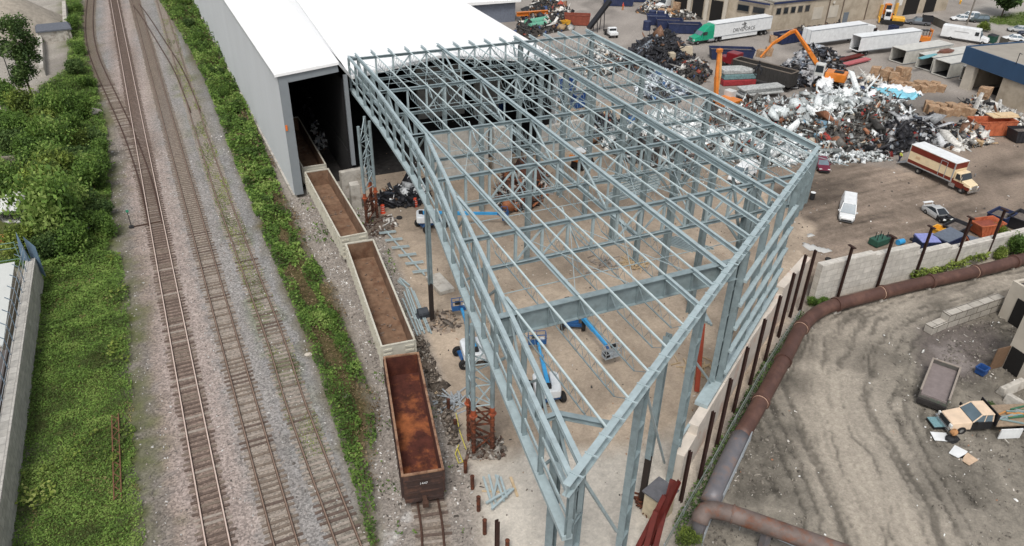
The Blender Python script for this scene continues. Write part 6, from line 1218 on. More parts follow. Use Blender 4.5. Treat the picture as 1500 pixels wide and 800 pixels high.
tree('dark round tree on the lawn at the top right corner', 1467, 24, 11., 5., PAL_D, 16, 52, leaves=5200, size=.42, th=.3)
# rusted lattice mast lying in the grass
a, b = at(170,612), at(174,735); m = MB(); d = (b-a).normalized(); n_ = Vector((-d.y,d.x,0))
for s in (-1,1): m.bar(a+n_*s*.25+Vector((0,0,.35)), b+n_*s*.25+Vector((0,0,.3)), .08, .08)
L = (b-a).length
for i in range(14): m.bar(a+d*L*i/14+n_*.25*(1 if i%2 else -1)+Vector((0,0,.35)), a+d*L*(i+1)/14+n_*.25*(-1 if i%2 else 1)+Vector((0,0,.33)), .05, .05)
o = m.build('lattice_mast', mat('rust_brown', S(112,78,58), .8, 0, .3, 3.)); tag(o, 'rusty brown lattice mast lying in the grass of the left bank', 'mast')
m = MB(); p = at(128,342); m.box(p.x,p.y,.5,.9,.12,.4,.6); m.box(p.x+.2,p.y,.9,.5,.1,.5,1.2); o = m.build('white_scrap_piece', mat('white_scrap', S(214,214,210), .6)); tag(o, 'crumpled white plastic piece caught among the bushes', 'scrap piece')
# flat pale stones
for i, (x, y, s, l) in enumerate(((134,168,1.5,'pale rock at the foot of the bushes beside the siding'),(452,520,.35,'white stone in the weeds left of the second railcar'),(508,580,.3,'white stone in the weeds left of the rusty railcar'))):
    p = at(x, y); m = MB(); m.ell(0,0,.2*s,s,.7*s,.45*s,9,6,jit=.2); o = m.build('rock', mat('pale_rock', S(186,178,166), .9, 0, .2, 3., .3), loc=(p.x,p.y,0)); tag(o, l, 'rock')
# ================= scrap heaps (stuff), skips, bales, clutter
SCRAP = attr_mat('scrap_pieces', .55, 0, .3, 4.); MOUND = mat('dark_scrap_base', S(62,58,54), .9, 0, .5, 2.5, .4)
def heap_of(name, label, poly, H, n, pal, size, seed, edge=3., mound=MOUND, flat=.5, step=.6):
    poly = [(p[0], p[1]) for p in poly]; rng = np.random.default_rng(seed); xs = np.array([p[0] for p in poly]); ys = np.array([p[1] for p in poly])
    def hf(x, y): d = sdist(x, y, poly); return H*np.clip(d/edge,0,1)**.8*np.clip(.25+1.5*fbm(x*.22+seed,y*.22,seed+400,4)-.1,.15,1.3)
    gx = np.arange(xs.min()-1, xs.max()+1, step); gy = np.arange(ys.min()-1, ys.max()+1, step); X, Y = np.meshgrid(gx, gy, indexing='ij'); D = sdist(X, Y, poly); Z = np.where(D > 0, hf(X,Y), -.3)-.05+.25*(fbm(X*1.5,Y*1.5,seed,3)-.5)*(D > 0); ny = len(gy)
    I, J = np.meshgrid(np.arange(len(gx)-1), np.arange(ny-1), indexing='ij'); I, J = I.ravel(), J.ravel(); k = D[I,J] > -.7; I, J = I[k], J[k]
    o = npmesh(name, np.stack([X,Y,Z],-1).reshape(-1,3), np.stack([I*ny+J,(I+1)*ny+J,(I+1)*ny+J+1,I*ny+J+1],1), None, mound); tag(o, label, 'scrap heap', None, 'stuff')
    x, y = rng.uniform(xs.min(),xs.max(),n*4), rng.uniform(ys.min(),ys.max(),n*4); k = inpoly(x,y,poly); x, y = x[k][:n], y[k][:n]; n = len(x)
    dims = size*np.exp(rng.normal(0,.55,(n,3)))*np.array([1.,.75,.28]); kind = rng.random(n); dims[kind < .25] *= np.array([2.2,.25,.35]); dims[kind > .82] *= np.array([.8,1.,2.3]); dims = np.clip(dims, .03, 2.4)
    q = rng.normal(size=(n,4)); q[:,1:3] *= flat; q /= np.linalg.norm(q,axis=1)[:,None]; w_, a, b, c = q.T
    Rm = np.stack([np.stack([1-2*(b*b+c*c),2*(a*b-c*w_),2*(a*c+b*w_)],1),np.stack([2*(a*b+c*w_),1-2*(a*a+c*c),2*(b*c-a*w_)],1),np.stack([2*(a*c-b*w_),2*(b*c+a*w_),1-2*(a*a+b*b)],1)],1)
    cor = np.array([(-1,-1,-1),(1,-1,-1),(1,1,-1),(-1,1,-1),(-1,-1,1),(1,-1,1),(1,1,1),(-1,1,1)])*.5
    L = cor[None]*dims[:,None,:]*(1+rng.normal(0,.22,(n,8,3))); zz = hf(x,y)+size*.25*rng.random(n); V0 = lambda b: np.einsum('nij,nkj->nki', Rm, L*b[:,None,None])+np.stack([x,y,zz],1)[:,None,:]
    fc = np.array([(3,2,1,0),(4,5,6,7),(0,1,5,4),(1,2,6,5),(2,3,7,6),(3,0,4,7)]); Fq = (np.arange(n)[:,None,None]*8+fc[None]).reshape(-1,4)
    P = np.array([S(*p[:3]) for p in pal]); wt = np.array([p[3] for p in pal], float); lum = P.mean(1); fld = fbm(x*.16+seed,y*.16,seed+900,4); bias = np.clip((fld-.52)*8,-1.4,1.1); wn = wt[None,:]*np.exp(bias[:,None]*(np.clip(lum,0,.6)-.25)[None,:]*5.5); cw = np.cumsum(wn,1); ci = (rng.random(n)[:,None]*cw[:,-1:] > cw).sum(1).clip(0,len(pal)-1)
    big = np.where(lum[ci] > .4, 1.35, .95)*np.where(rng.random(n) < .08, 2.1, 1.); V = V0(big); col = P[ci]*(.6+.7*rng.random(n))[:,None]; col = np.repeat(col, 6, 0)
    o2 = npmesh('scrap_pieces', V.reshape(-1,3), Fq, np.clip(col,0,.9), SCRAP, o); o2['kind'] = 'stuff'
    return o
APPL = [(220,224,224,34),(186,192,192,32),(146,152,150,22),(102,100,96,18),(62,60,58,10),(140,96,72,7),(110,140,158,3),(176,166,150,6),(150,60,54,2)]
DARK = [(52,52,56,40),(36,36,40,40),(90,96,106,10),(150,158,166,5),(120,90,70,4)]
MIX = [(200,198,192,16),(130,128,124,20),(70,68,66,30),(44,44,46,26),(130,96,74,12),(60,76,110,5),(150,70,56,3),(176,150,116,6)]
RUST_ = [(110,70,50,30),(80,52,42,30),(54,46,42,24),(150,96,66,10),(160,156,150,6)]
heap_of('scrap_heap', 'sprawling heap of white and grey scrap appliances behind the right corner of the frame', pp((1000,195),(1020,178),(1068,162),(1130,153),(1200,150),(1265,152),(1330,162),(1345,185),(1325,205),(1285,222),(1235,224),(1205,226),(1178,230),(1120,222),(1060,205)), 3.6, 6000, APPL, .5, 71, 5.5)
heap_of('scrap_heap', 'bright low scrap heap seen through the right bays of the frame', pp((905,190),(960,168),(1010,172),(1060,205),(1120,225),(1172,232),(1150,246),(1085,238),(1030,236),(985,228),(930,215)), 1.8, 2300, APPL, .5, 72, 3.)
heap_of('scrap_heap', 'black cable and shred heap behind the frame, in front of the green semi', pp((905,92),(930,70),(958,52),(985,58),(1010,76),(1018,92),(985,104),(955,112),(930,108)), 3.4, 1700, DARK, .55, 73, 5., mat('black_base', S(40,40,43), .7, 0, .5, 2.))
heap_of('scrap_heap', 'tangled dark scrap heap right of the cable heap beside pale slabs', pp((985,112),(1000,96),(1035,92),(1040,110),(1030,124),(1000,126)), 2.6, 600, MIX, .5, 74)
heap_of('scrap_heap', 'dark mixed scrap heap beyond the black trailer', pp((1136,118),(1148,98),(1180,88),(1225,92),(1240,104),(1200,112),(1195,124),(1160,132)), 3.2, 900, DARK+[(170,170,172,14)], .55, 75)
heap_of('scrap_heap', 'grey litter of scrap between the orange handler and the cardboard', pp((1205,140),(1222,122),(1260,116),(1300,124),(1308,146),(1270,152),(1230,150)), 1.2, 1000, MIX, .5, 76)
heap_of('scrap_heap', 'black scrap slope in front of the white sheeting, left of the box truck', pp((1262,222),(1278,196),(1305,186),(1345,182),(1385,200),(1392,216),(1355,214),(1325,224),(1300,230)), 2.6, 1500, DARK+[(176,178,180,30),(110,106,104,30),(130,40,36,1)], .5, 77)
heap_of('shred_heap', 'brown-black fine shred cone behind the box truck', pp((1335,200),(1340,182),(1362,172),(1380,186),(1384,200),(1360,206)), 5.5, 260, DARK, .22, 78, 4.5, mat('shred_base', S(50,44,42), .95, 0, .4, 5., .5))
heap_of('scrap_heap', 'grey brown debris heap between the box truck and the orange skip', pp((1375,205),(1390,186),(1420,192),(1445,202),(1452,212),(1430,216),(1400,222)), 2.2, 800, MIX, .5, 79)
heap_of('scrap_heap', 'strewn scrap strip along the wall of the pale upper shed', pp((1405,150),(1430,146),(1500,176),(1500,196),(1470,186),(1430,176)), 1.2, 420, DARK+MIX, .5, 80)
heap_of('scrap_heap', 'dirty black and white scrap heap at the dark shed mouth behind the first tower', pp((545,300),(560,285),(600,272),(625,278),(628,294),(610,302),(570,306)), 1.9, 520, DARK+[(220,222,222,22)], .45, 81, 2.5)
heap_of('scrap_heap', 'dim scrap heap inside the dark warehouse', pp((430,150),(480,145),(505,180),(500,215),(470,225),(455,190)), 4., 500, DARK+[(190,190,190,16)], .5, 82)
heap_of('scrap_heap', 'rusty brown scrap heap under the middle of the frame', pp((722,300),(735,262),(770,248),(800,256),(802,285),(785,304),(750,312)), 2.3, 800, RUST_, .5, 83, 2.5)
heap_of('scrap_heap', 'mixed scrap beside the white push wall under the gutter girder', pp((880,215),(890,190),(935,178),(985,205),(1030,240),(1010,262),(960,248),(915,238)), 1.6, 900, MIX+APPL, .45, 84)
heap_of('scrap_heap', 'bluish white scrap heap behind the eave of the frame', pp((930,135),(945,118),(985,118),(1010,138),(990,152),(955,150)), 2.6, 800, [(210,216,222,30),(150,160,172,26),(90,100,116,18),(60,62,66,14),(70,110,160,6)], .45, 85)
heap_of('scrap_heap', 'dark clutter heap under the far end of the frame', pp((840,95),(870,72),(905,80),(920,100),(890,112),(855,112)), 2.2, 700, MIX, .45, 86)
heap_of('scrap_heap', 'dark scrap behind the push walls in the back of the frame', pp((835,205),(850,170),(880,160),(905,175),(900,195),(870,212)), 1.8, 600, DARK+MIX, .45, 87)
heap_of('scrap_heap', 'scrap mix of machinery beyond the warehouse eave', pp((752,50),(770,12),(800,-4),(830,6),(845,30),(840,44),(800,50),(775,60)), 1.3, 900, MIX, .55, 88)
heap_of('scrap_heap', 'scrap wood and metal scatter at the top edge behind the navy bins', pp((930,18),(945,4),(990,2),(1050,18),(1045,28),(1000,30),(960,26)), 1.2, 500, MIX+[(176,132,92,14)], .45, 89)
heap_of('scrap_heap', 'thin litter of scrap at the foot of the appliance heap', pp((1150,235),(1200,222),(1290,224),(1310,236),(1250,240),(1190,242)), .35, 420, APPL, .3, 90, 2.)
heap_of('scrap_heap', 'scrap strip below the flat roofed industrial building', pp((1160,44),(1210,38),(1262,34),(1262,40),(1200,46),(1165,50)), .9, 220, MIX, .4, 91, 2.)
heap_of('rubble', 'dark rubble and ties along the right side of the rusty railcar', pp((608,492),(618,490),(640,540),(660,590),(672,640),(662,655),(645,610),(622,545)), .5, 420, [(126,116,106,30),(100,90,80,26),(160,152,142,20),(84,76,70,14)], .24, 92, 1.2, mat('rubble_base', S(112,102,92), .95, 0, .3, 3., .3), step=.3)
heap_of('rubble', 'broken concrete and rebar around the rusty tower piles', pp((680,670),(690,640),(735,640),(748,668),(720,676)), .3, 240, [(150,144,136,30),(90,70,60,26),(120,112,104,20)], .2, 93, 1., mat('rubble_base', S(104,96,88), .95, 0, .3, 3., .3), step=.3)
heap_of('rubble', 'white rubble and rebar at the foot of the first lattice tower', pp((528,345),(538,318),(575,315),(585,330),(560,348)), .4, 220, [(190,186,180,30),(110,96,86,26),(80,60,52,20)], .25, 94, 1., mat('rubble_base', S(104,96,88), .95, 0, .3, 3., .3), step=.3)
heap_of('rubble', 'rebar scraps around the foot of the slim dark column', pp((612,480),(625,455),(665,452),(680,480),(650,492)), .18, 140, [(160,140,120,26),(90,80,74,30),(130,120,110,20)], .2, 95, 1., mat('slab_dirt', S(150,136,122), .95, 0, .2, 2.), step=.3)
# clods, stones and litter
def scatter(name, label, poly, n, size, pal, seed, keep=None, z=0.02):
    rng = np.random.default_rng(seed); xs = [p[0] for p in poly]; ys = [p[1] for p in poly]; x = rng.uniform(min(xs),max(xs),n*5); y = rng.uniform(max(min(ys),18),max(ys),n*5); k = inpoly(x,y,poly)
    if keep is not None: k &= keep(x,y,rng)
    x, y = x[k][:n], y[k][:n]; n = len(x); dims = size*np.exp(rng.normal(0,.5,(n,3)))*np.array([1,.75,.5]); an = rng.uniform(0,PI,n); cor = np.array([(-1,-1,0),(1,-1,0),(1,1,0),(-1,1,0),(-.6,-.6,1),(.6,-.6,1),(.6,.6,1),(-.6,.6,1)])*np.array([.5,.5,1]); L = cor[None]*dims[:,None,:]*(1+rng.normal(0,.2,(n,8,3))); c, s = np.cos(an)[:,None], np.sin(an)[:,None]
    V = np.stack([L[...,0]*c-L[...,1]*s+x[:,None], L[...,0]*s+L[...,1]*c+y[:,None], L[...,2]+z], -1); fc = np.array([(4,5,6,7),(0,1,5,4),(1,2,6,5),(2,3,7,6),(3,0,4,7)]); P = np.array([S(*p[:3]) for p in pal]); w = np.array([p[3] for p in pal],float); col = np.repeat(P[rng.choice(len(pal),n,p=w/w.sum())]*(.75+.5*rng.random(n))[:,None],5,0)
    o = npmesh(name, V.reshape(-1,3), (np.arange(n)[:,None,None]*8+fc[None]).reshape(-1,4), np.clip(col,0,.9), SCRAP); return tag(o, label, 'litter', None, 'stuff')
DIRTV = [(p[0],p[1]) for p in pp((1000,790),(1060,690),(1130,560),(1190,470),(1500,395),(1560,600),(1500,830),(1100,880))]; TPL = smooth_line(TRACKP, 2.)
scatter('dirt_clods', 'clods and stones strewn over the dirt yard outside the walls', DIRTV, 3600, .12, [(112,106,98,40),(92,87,80,30),(132,126,116,20),(176,172,164,4)], 201, lambda x,y,r: (pline(x,y,TPL) > 3.8+2*r.random(len(x))) & (fbm(x*.3,y*.3,320,3) > .38), z=-.03)
scatter('dirt_litter', 'white bits of litter strewn over the dirt yard', DIRTV, 150, .11, [(222,222,218,30),(190,184,176,20),(150,110,86,6)], 202, lambda x,y,r: pline(x,y,TPL) > 3, z=.03)
scatter('slab_litter', 'scraps of litter scattered over the concrete slab', SLAB, 900, .10, [(210,206,200,20),(96,88,80,30),(150,120,96,20),(60,56,54,20)], 203)
scatter('spur_litter', 'white stones and litter beside the spur track', SPURBED, 1500, .10, [(206,204,200,40),(120,112,104,30),(84,78,72,20)], 204, lambda x,y,r: pline(x,y,LP) > 1.6)
scatter('yard_litter', 'scraps of litter scattered over the brown dirt yard', YARD, 260, .13, [(200,198,194,16),(70,64,60,30),(140,120,104,20)], 205)
scatter('ballast_stones', 'loose stones and litter on the ballast between the tracks', CORR, 2500, .09, [(190,188,184,30),(104,98,92,30),(150,140,132,20)], 206, lambda x,y,r: (y > 25) & (y < 120) & (pline(x,y,T1) > 1.4) & (pline(x,y,T2) > 1.4))
# crumpled sheets
def sheet(name, label, poly, z, h, m, seed, cat='sheet', step=.35):
    poly = [(p[0],p[1]) for p in poly]; xs = [p[0] for p in poly]; ys = [p[1] for p in poly]; gx = np.arange(min(xs),max(xs)+step,step); gy = np.arange(min(ys),max(ys)+step,step); X, Y = np.meshgrid(gx,gy,indexing='ij'); D = sdist(X,Y,poly)+.5*(fbm(X*.9,Y*.9,seed,3)-.5); Z = z+h*np.abs(fbm(X*.7,Y*.7,seed,4)-.5)*3; ny = len(gy); I, J = np.meshgrid(np.arange(len(gx)-1),np.arange(ny-1),indexing='ij'); I, J = I.ravel(), J.ravel(); k = D[I,J] > 0; I, J = I[k], J[k]
    o = npmesh(name, np.stack([X,Y,Z],-1).reshape(-1,3), np.stack([I*ny+J,(I+1)*ny+J,(I+1)*ny+J+1,I*ny+J+1],1), None, m); md = o.modifiers.new('t','SOLIDIFY'); md.thickness = .03; return tag(o, label, cat)
PLW = mat('white_plastic_film', S(226,228,228), .4, 0, .08, 1.); PLB = mat('light_blue_film', S(130,196,214), .4, 0, .1, 1.)
sheet('plastic_sheet', 'large crumpled white plastic sheet draped over the scrap heap', pp((1262,166),(1280,152),(1325,152),(1345,164),(1320,176),(1290,182)), 2.8, 1.2, PLW, 5)
sheet('plastic_sheet', 'pale blue strip of sheeting on the scrap heap beside the white sheet', pp((1268,158),(1300,162),(1338,172),(1330,178),(1290,172)), 3.6, .8, PLB, 6)
sheet('plastic_sheet', 'crumpled white sheet on top of the heap below the handler cab', pp((1190,150),(1202,136),(1215,140),(1212,156),(1198,158)), 3.0, 1., PLW, 7)
sheet('tarpaulin', 'white tarpaulin scrap lying on the brown dirt near the wall corner, larger', pp((1174,358),(1192,362),(1218,368),(1208,374),(1182,368)), .03, .15, mat('dusty_tarp', S(190,189,185), .7, 0, .12, 1.), 8)
sheet('tarpaulin', 'small white tarpaulin scrap on the brown dirt near the wall corner', pp((1183,344),(1192,345),(1191,349),(1184,348)), .03, .1, mat('dusty_tarp', S(190,189,185), .7, 0, .12, 1.), 9)
# skips and bins
def skip(label, px, py, L, W, H, m, rz, group=None, slope=.5, fill=None, lid=None, name='skip', cat='skip', z=0., loc=None, ribs=True):
    p = at(px, py) if loc is None else Vector(loc); t = thing(name, label, cat, (p.x, p.y, z), rz, group); q = MB(); a = L/2; b = W/2; e = slope
    o_ = [(-a+e,-b,.12),(a-e,-b,.12),(a-e,b,.12),(-a+e,b,.12)]; u = [(-a,-b,H),(a,-b,H),(a,b,H),(-a,b,H)]; k = .07
    oi = [(-a+e+k,-b+k,.2),(a-e-k,-b+k,.2),(a-e-k,b-k,.2),(-a+e+k,b-k,.2)]; ui = [(-a+k,-b+k,H),(a-k,-b+k,H),(a-k,b-k,H),(-a+k,b-k,H)]
    V = o_+u+oi+ui; f = [(3,2,1,0),(8,9,10,11)]
    for i in range(4): j = (i+1) % 4; f += [(i,j,4+j,4+i), (8+j,8+i,12+i,12+j), (4+i,4+j,12+j,12+i)]
    q.add(V, f); bd = q.build('body', m, t); q = MB()
    for s in (-1,1):
        q.box(0,s*(b+.03),H-.12,L+.06,.08,.14); q.box(s*(a+.03),0,H-.12,.08,W,.14)
        if ribs: [q.box(-a+e+(L-2*e)*(i+.5)/5, s*(b+.03), .15, .1, .07, H-.3) for i in range(5)]
    q.build('rim', m, t)
    if fill: q = MB(); q.box(0,0,H*.45,L-e-.2,W-.2,H*.35); q.build('contents', fill, t, bevel=.1)
    if lid: q = MB(); q.hexa([(-a,-b,H+.02),(a,-b,H+.02),(a,b,H+.02),(-a,b,H+.02),(-a,-b,H+.06),(a,-b,H+.06),(a,b,H+.22),(-a,b,H+.22)]) ; q.build('lid', lid, t)
    return t
NB = mat('navy_bin', S(40,50,82), .55, 0, .25, 1.5, 0, S(62,66,86), .3); BB = mat('blue_bin', S(38,74,130), .55, 0, .2, 1.5); OR = mat('orange_skip', S(186,104,70), .7, 0, .25, 1.5, 0, S(150,72,48), .4); RS = mat('rust_red_skip', S(136,72,56), .75, 0, .25, 1.5); JUNK = mat('junk_fill', S(104,96,90), .95, 0, .5, 3., .5); GN = mat('green_bin', S(44,84,70), .6, 0, .2, 1.5); BKB = mat('black_bin', S(42,42,46), .6, 0, .3, 1.5)
skip('navy dumpster with lavender lid behind the long block wall', 1353,366,2.3,1.9,1.5,NB,-.35,'dumpsters behind the wall',.1,None,mat('lavender_lid', S(132,138,190), .5),'dumpster','dumpster')
skip('long navy dumpster with grey lid right of the lavender lidded one', 1384,362,3.6,2.0,1.6,NB,.15,'dumpsters behind the wall',.15,None,mat('grey_lid', S(96,104,116), .5),'dumpster','dumpster')
skip('open dark skip behind the two navy dumpsters', 1397,345,3.0,2.0,1.5,BKB,.2,'dumpsters behind the wall',.3,JUNK)
skip('orange rusty open skip behind the block wall', 1440,342,3.6,2.1,1.7,OR,-.15,'dumpsters behind the wall',.6,RS)
skip('navy open skip right of the orange rusty skip', 1462,328,3.0,2.2,1.6,NB,.2,'dumpsters behind the wall',.3,JUNK)
skip('black open bin at the right edge behind the wall', 1492,333,3.2,2.2,1.7,BKB,.2,'dumpsters behind the wall',.3,JUNK)
skip('small yellow-orange bin with grey lid beside the long navy dumpster', 1422,366,1.5,1.3,1.3,OR,.9,'dumpsters behind the wall',.1,None,mat('grey_lid', S(96,104,116), .5),'bin','bin')
skip('large orange rusty roll-off skip covered with pale boards', 1447,196,7.0,2.6,2.5,OR,-.32,None,.2,None,None,'roll_off_skip','skip')
p = at(1452,190); q = MB(); q.box(0,0,0,4.6,2.2,.14); q.box(.6,.1,.15,3.4,1.6,.12,.1); o = q.build('board_stack', mat('pale_boards', S(206,182,146), .8), loc=(p.x+.3,p.y-.8,2.62), rz=-.32); tag(o, 'pale wooden boards laid over the orange roll-off skip', 'boards')
skip('black skip beside the orange roll-off skip at the right edge', 1494,206,4.0,2.4,2.0,BKB,-.3,None,.4,JUNK)
skip('rust red open skip beyond the warehouse eave, beside the black conveyor', 845,36,6.0,2.5,2.4,RS,-.5,None,.2,JUNK)
for i, (x, y, L, fl, lab) in enumerate(((1001,48,7.5,JUNK,'navy scrap skip nearest the green semi cab'),(979,42,6,JUNK,'navy scrap skip in the middle of the row left of the green semi'),(962,36,5,mat('grey_bag', S(120,126,140), .6),'navy scrap skip at the left of the row, heaped with grey bags'),(1070,86,9,JUNK,'navy scrap skip left of the dark red tractor'),(1152,62,6.5,JUNK,'navy skip behind the boom of the orange handler'),(905,8,8,None,'navy skip at the top edge behind the red-clad worker'),(930,2,6,JUNK,'navy skip at the top edge right of the red-clad worker'))):
    skip(lab, x, y, L, 2.6, 2.2, NB, -.45 if i not in (4,) else .1, 'navy skips in the far yard', .4, fl)
for (x, y, lab) in ((947,44,'upright navy drum at the left end of the skip row'),(955,28,'navy drum behind the upright one at the skip row'),(967,29,'second navy drum beside the cardboard stack')):
    p = at(x, y); m = MB(); m.lathe([(.85,0),(.9,.05),(.9,1.),(.95,1.05),(.9,1.1),(.9,2.),(.85,2.05)], 0,0,0,16); o = m.build('drum', NB, loc=(p.x,p.y,0)); tag(o, lab, 'drum')
for i in range(9):
    x, y = 800+i*13, 152-i*4.3; p = at(x, y) if i < 9 else 0
BR = [(49.,112,2.3,0),(51.8,113,2.3,0),(54.6,114,2.3,0),(57.4,115,2.3,0),(60.4,116,2.3,0),(63.4,117,2.3,0),(50.,118,2.3,0),(53.,119,2.3,0),(62.,110,2.3,0)]
for x, y, h, _ in BR: skip('blue open scrap bin in the row seen through the back right bays of the frame', 0,0,2.6,2.2,h,BB,.1,'blue bins behind the frame',.1,JUNK,None,'scrap_bin','bin',loc=(x,y,0))
skip('dark green bin beside the white step van', 1452,62,2.2,1.6,1.5,GN,.3,None,.1,None,BKB,'bin','bin'); skip('small navy bin standing alone in the far yard by the white trailer', 1307,48,2.0,1.6,1.6,NB,.2,None,.1,None,None,'bin','bin')
skip('blue plastic tub on the dirt near the shed doorway', 1436,548,.9,.8,.8,BB,.2,None,.05,None,None,'tub','tub',ribs=False)
skip('yellow tub on the scrap beyond the warehouse eave', 828,40,1.8,1.5,1.5,YELLOW,.2,None,.1,None,None,'tub','tub',ribs=False)
skip('yellow bin peeking out behind the long navy dumpster', 1371,346,1.4,1.1,1.2,YELLOW,.2,None,.1,None,None,'bin','bin',ribs=False)
# cardboard bales
CARD = mat('cardboard_bale', S(160,130,102), .9, 0, .3, 3., .3, S(186,164,138), .4, 2.)
bp = MB()
def bale_mesh(seed):
    r = random.Random(seed); m = MB(); j = lambda: r.uniform(-.12,.12); m.hexa([(x+j(), y+j(), z+(j() if z else 0)) for z in (0,1.35) for x, y in ((-.8,-.65),(.8,-.65),(.8,.65),(-.8,.65))])
    for x in (-.4,0,.4): m.box(x,0,1.36,.04,1.36,.015)
    return m.build('cardboard_bale', CARD, bevel=.12)
bm = [bale_mesh(i) for i in range(4)]; bused = set()
def bale(x, y, z, label, grp, s=1.):
    k = random.randrange(4); o = bm[k]
    if k in bused: o = bm[k].copy(); COL.objects.link(o)
    bused.add(k); o.location = (x, y, z); o.rotation_euler = (random.uniform(-.08,.08), random.uniform(-.08,.08), random.uniform(0,3)); o.scale = (s,s*random.uniform(.85,1.1),s*random.uniform(.85,1.1)); tag(o, label, 'bale', grp)
def bale_field(cx, cy, nx, ny, sp, rz, levels, label, grp, s=1.):
    for i in range(nx):
        for j in range(ny):
            u, v = (i-(nx-1)/2)*sp, (j-(ny-1)/2)*sp; x = cx+u*math.cos(rz)-v*math.sin(rz)+random.uniform(-.25,.25); y = cy+u*math.sin(rz)+v*math.cos(rz)+random.uniform(-.25,.25)
            for l in range(levels if random.random() < .7 else max(1,levels-1)): bale(x, y, l*1.3*s, label, grp, s)
p = at(1302,118); bale_field(p.x, p.y, 4, 3, 1.75, .3, 2, 'brown cardboard bale in the big stack in front of the open containers', 'cardboard bales by the containers')
p = at(1345,132); bale_field(p.x, p.y, 5, 2, 1.8, -.35, 1, 'brown cardboard bale in the low row right of the big stack', 'cardboard bales in the low row')
p = at(1386,166); bale_field(p.x, p.y, 4, 2, 1.9, -.5, 1, 'cardboard bale in the scattered group behind the black shred cone', 'cardboard bales behind the shred heap', 1.1)
p = at(1436,152); bale(p.x,p.y,0,'lower cardboard bale of the pair by the dark bay of the blue fascia building','bale pair',1.15); bale(p.x,p.y,1.55,'upper cardboard bale of the pair by the dark bay of the blue fascia building','bale pair',1.15)
p = at(985,22); bale_field(p.x, p.y, 4, 1, 1.9, -.3, 2, 'cardboard box stacked in the far yard before the white container truck', 'cardboard boxes at the top edge', 1.15)
p = at(1137,62); bale_field(p.x, p.y, 2, 1, 1.9, .2, 1, 'tan bale beside the navy skip in the far yard', 'tan bales in the far yard', 1.1)
p = at(1120,82); bale_field(p.x, p.y, 2, 1, 2., .2, 1, 'brown crushed bale beyond the black scrap trailer', 'bales beyond the black trailer', 1.1)
# crushed bales left of the black trailer
CRB = [mat('crushed_grey', S(168,170,168), .7, 0, .5, 3., .6), mat('crushed_teal', S(108,136,138), .7, 0, .4, 3., .6), mat('crushed_red', S(150,50,54), .7, 0, .4, 3., .6)]
p = at(1078,122)
for i, (dx, dy, dz, L, W, H, k, l) in enumerate(((0,0,0,6.5,3.2,1.1,2,'lowest, red layer of the crushed metal stack left of the black trailer'),(0,.1,1.12,6.3,3.1,1.0,1,'teal middle layer of the crushed metal stack left of the black trailer'),(-.4,.2,2.14,6.,3.,.8,0,'pale top layer of the crushed metal stack left of the black trailer'))):
    m = MB(); m.box(0,0,0,L,W,H); o = m.build('crushed_bale', CRB[k], loc=(p.x+dx,p.y+dy,dz), rz=-.25, bevel=.15); tag(o, l, 'crushed bale', 'crushed metal stack')
p = at(1112,142); m = MB(); [m.box(random.uniform(-.3,.3),random.uniform(-.2,.2),i*.28,8+random.uniform(-.6,.6),2.6+random.uniform(-.4,.4),.27,random.uniform(-.05,.05)) for i in range(5)]; o = m.build('sheet_stack', CRB[0], loc=(p.x,p.y,.6), rz=-.1, bevel=.05); tag(o, 'flat stack of grey crushed sheets in front of the black trailer', 'sheet stack')
# red ramps
for i, (x, y, x2, y2, m_, lab) in enumerate(((1196,96,1262,80,RED_ST,'long red steel ramp lying toward the open white trailer'),(1200,92,1258,77,mat('grey_ramp', S(150,140,134), .8),'grey ramp plank just behind the long red ramp'),(1206,102,1272,86,mat('pink_ramp', S(176,96,100), .7),'faded pink ramp in front of the long red ramp'))):
    a, b = at(x,y,.5), at(x2,y2,.5); m = MB(); m.bar((0,0,0), b-a, 1.3, .3); o = m.build('ramp', m_, loc=a); tag(o, lab, 'ramp')
# clutter beyond warehouse eave
p = at(790,42)
for i, (dy, l) in enumerate(((0,'teal-green cylinder lying beyond the warehouse eave, front one of the pair'),(1.9,'teal-green cylinder lying beyond the warehouse eave, rear one of the pair'))): m = MB(); m.tube((-3,0,0),(3,0,0),.8,16); m.tube((-3.3,0,0),(-3,0,0),.5,12); o = m.build('gas_tank', mat('teal_tank', S(100,160,136), .5, 0, .15, 1.), loc=(p.x,p.y+dy,.8+.4*i), rz=.25); tag(o, l, 'tank')
p = at(782,32); m = MB(); m.ibeam((-4,0,0),(4,0,0),.8,.9,t=.1); o = m.build('orange_girder', ORANGE, loc=(p.x,p.y+1,1.8), rz=-.05); tag(o, 'orange girder lying on the scrap beyond the warehouse eave', 'girder')
a, b = at(862,48), at(880,38,8.); t = thing('conveyor', 'black inclined conveyor rising beside the rust red skip', 'conveyor', (a.x,a.y,0)); m = MB(); a3 = Vector((a.x,a.y,1.)); b3 = Vector((a.x+5.5,a.y+1,6.4)); m.bar(a3,b3,1.3,.6); m.build('belt_frame', BLACKP, t, world=True); m = MB(); c = a3.lerp(b3,.7); [m.tube((c.x,c.y+s,0),(c.x,c.y+s*.6,c.z-.2),.09,6) for s in (-1,1)]; c = a3.lerp(b3,.35); [m.tube((c.x,c.y+s,0),(c.x,c.y+s*.6,c.z-.2),.09,6) for s in (-1,1)]; m.build('support_leg', BLACKP, t, world=True)
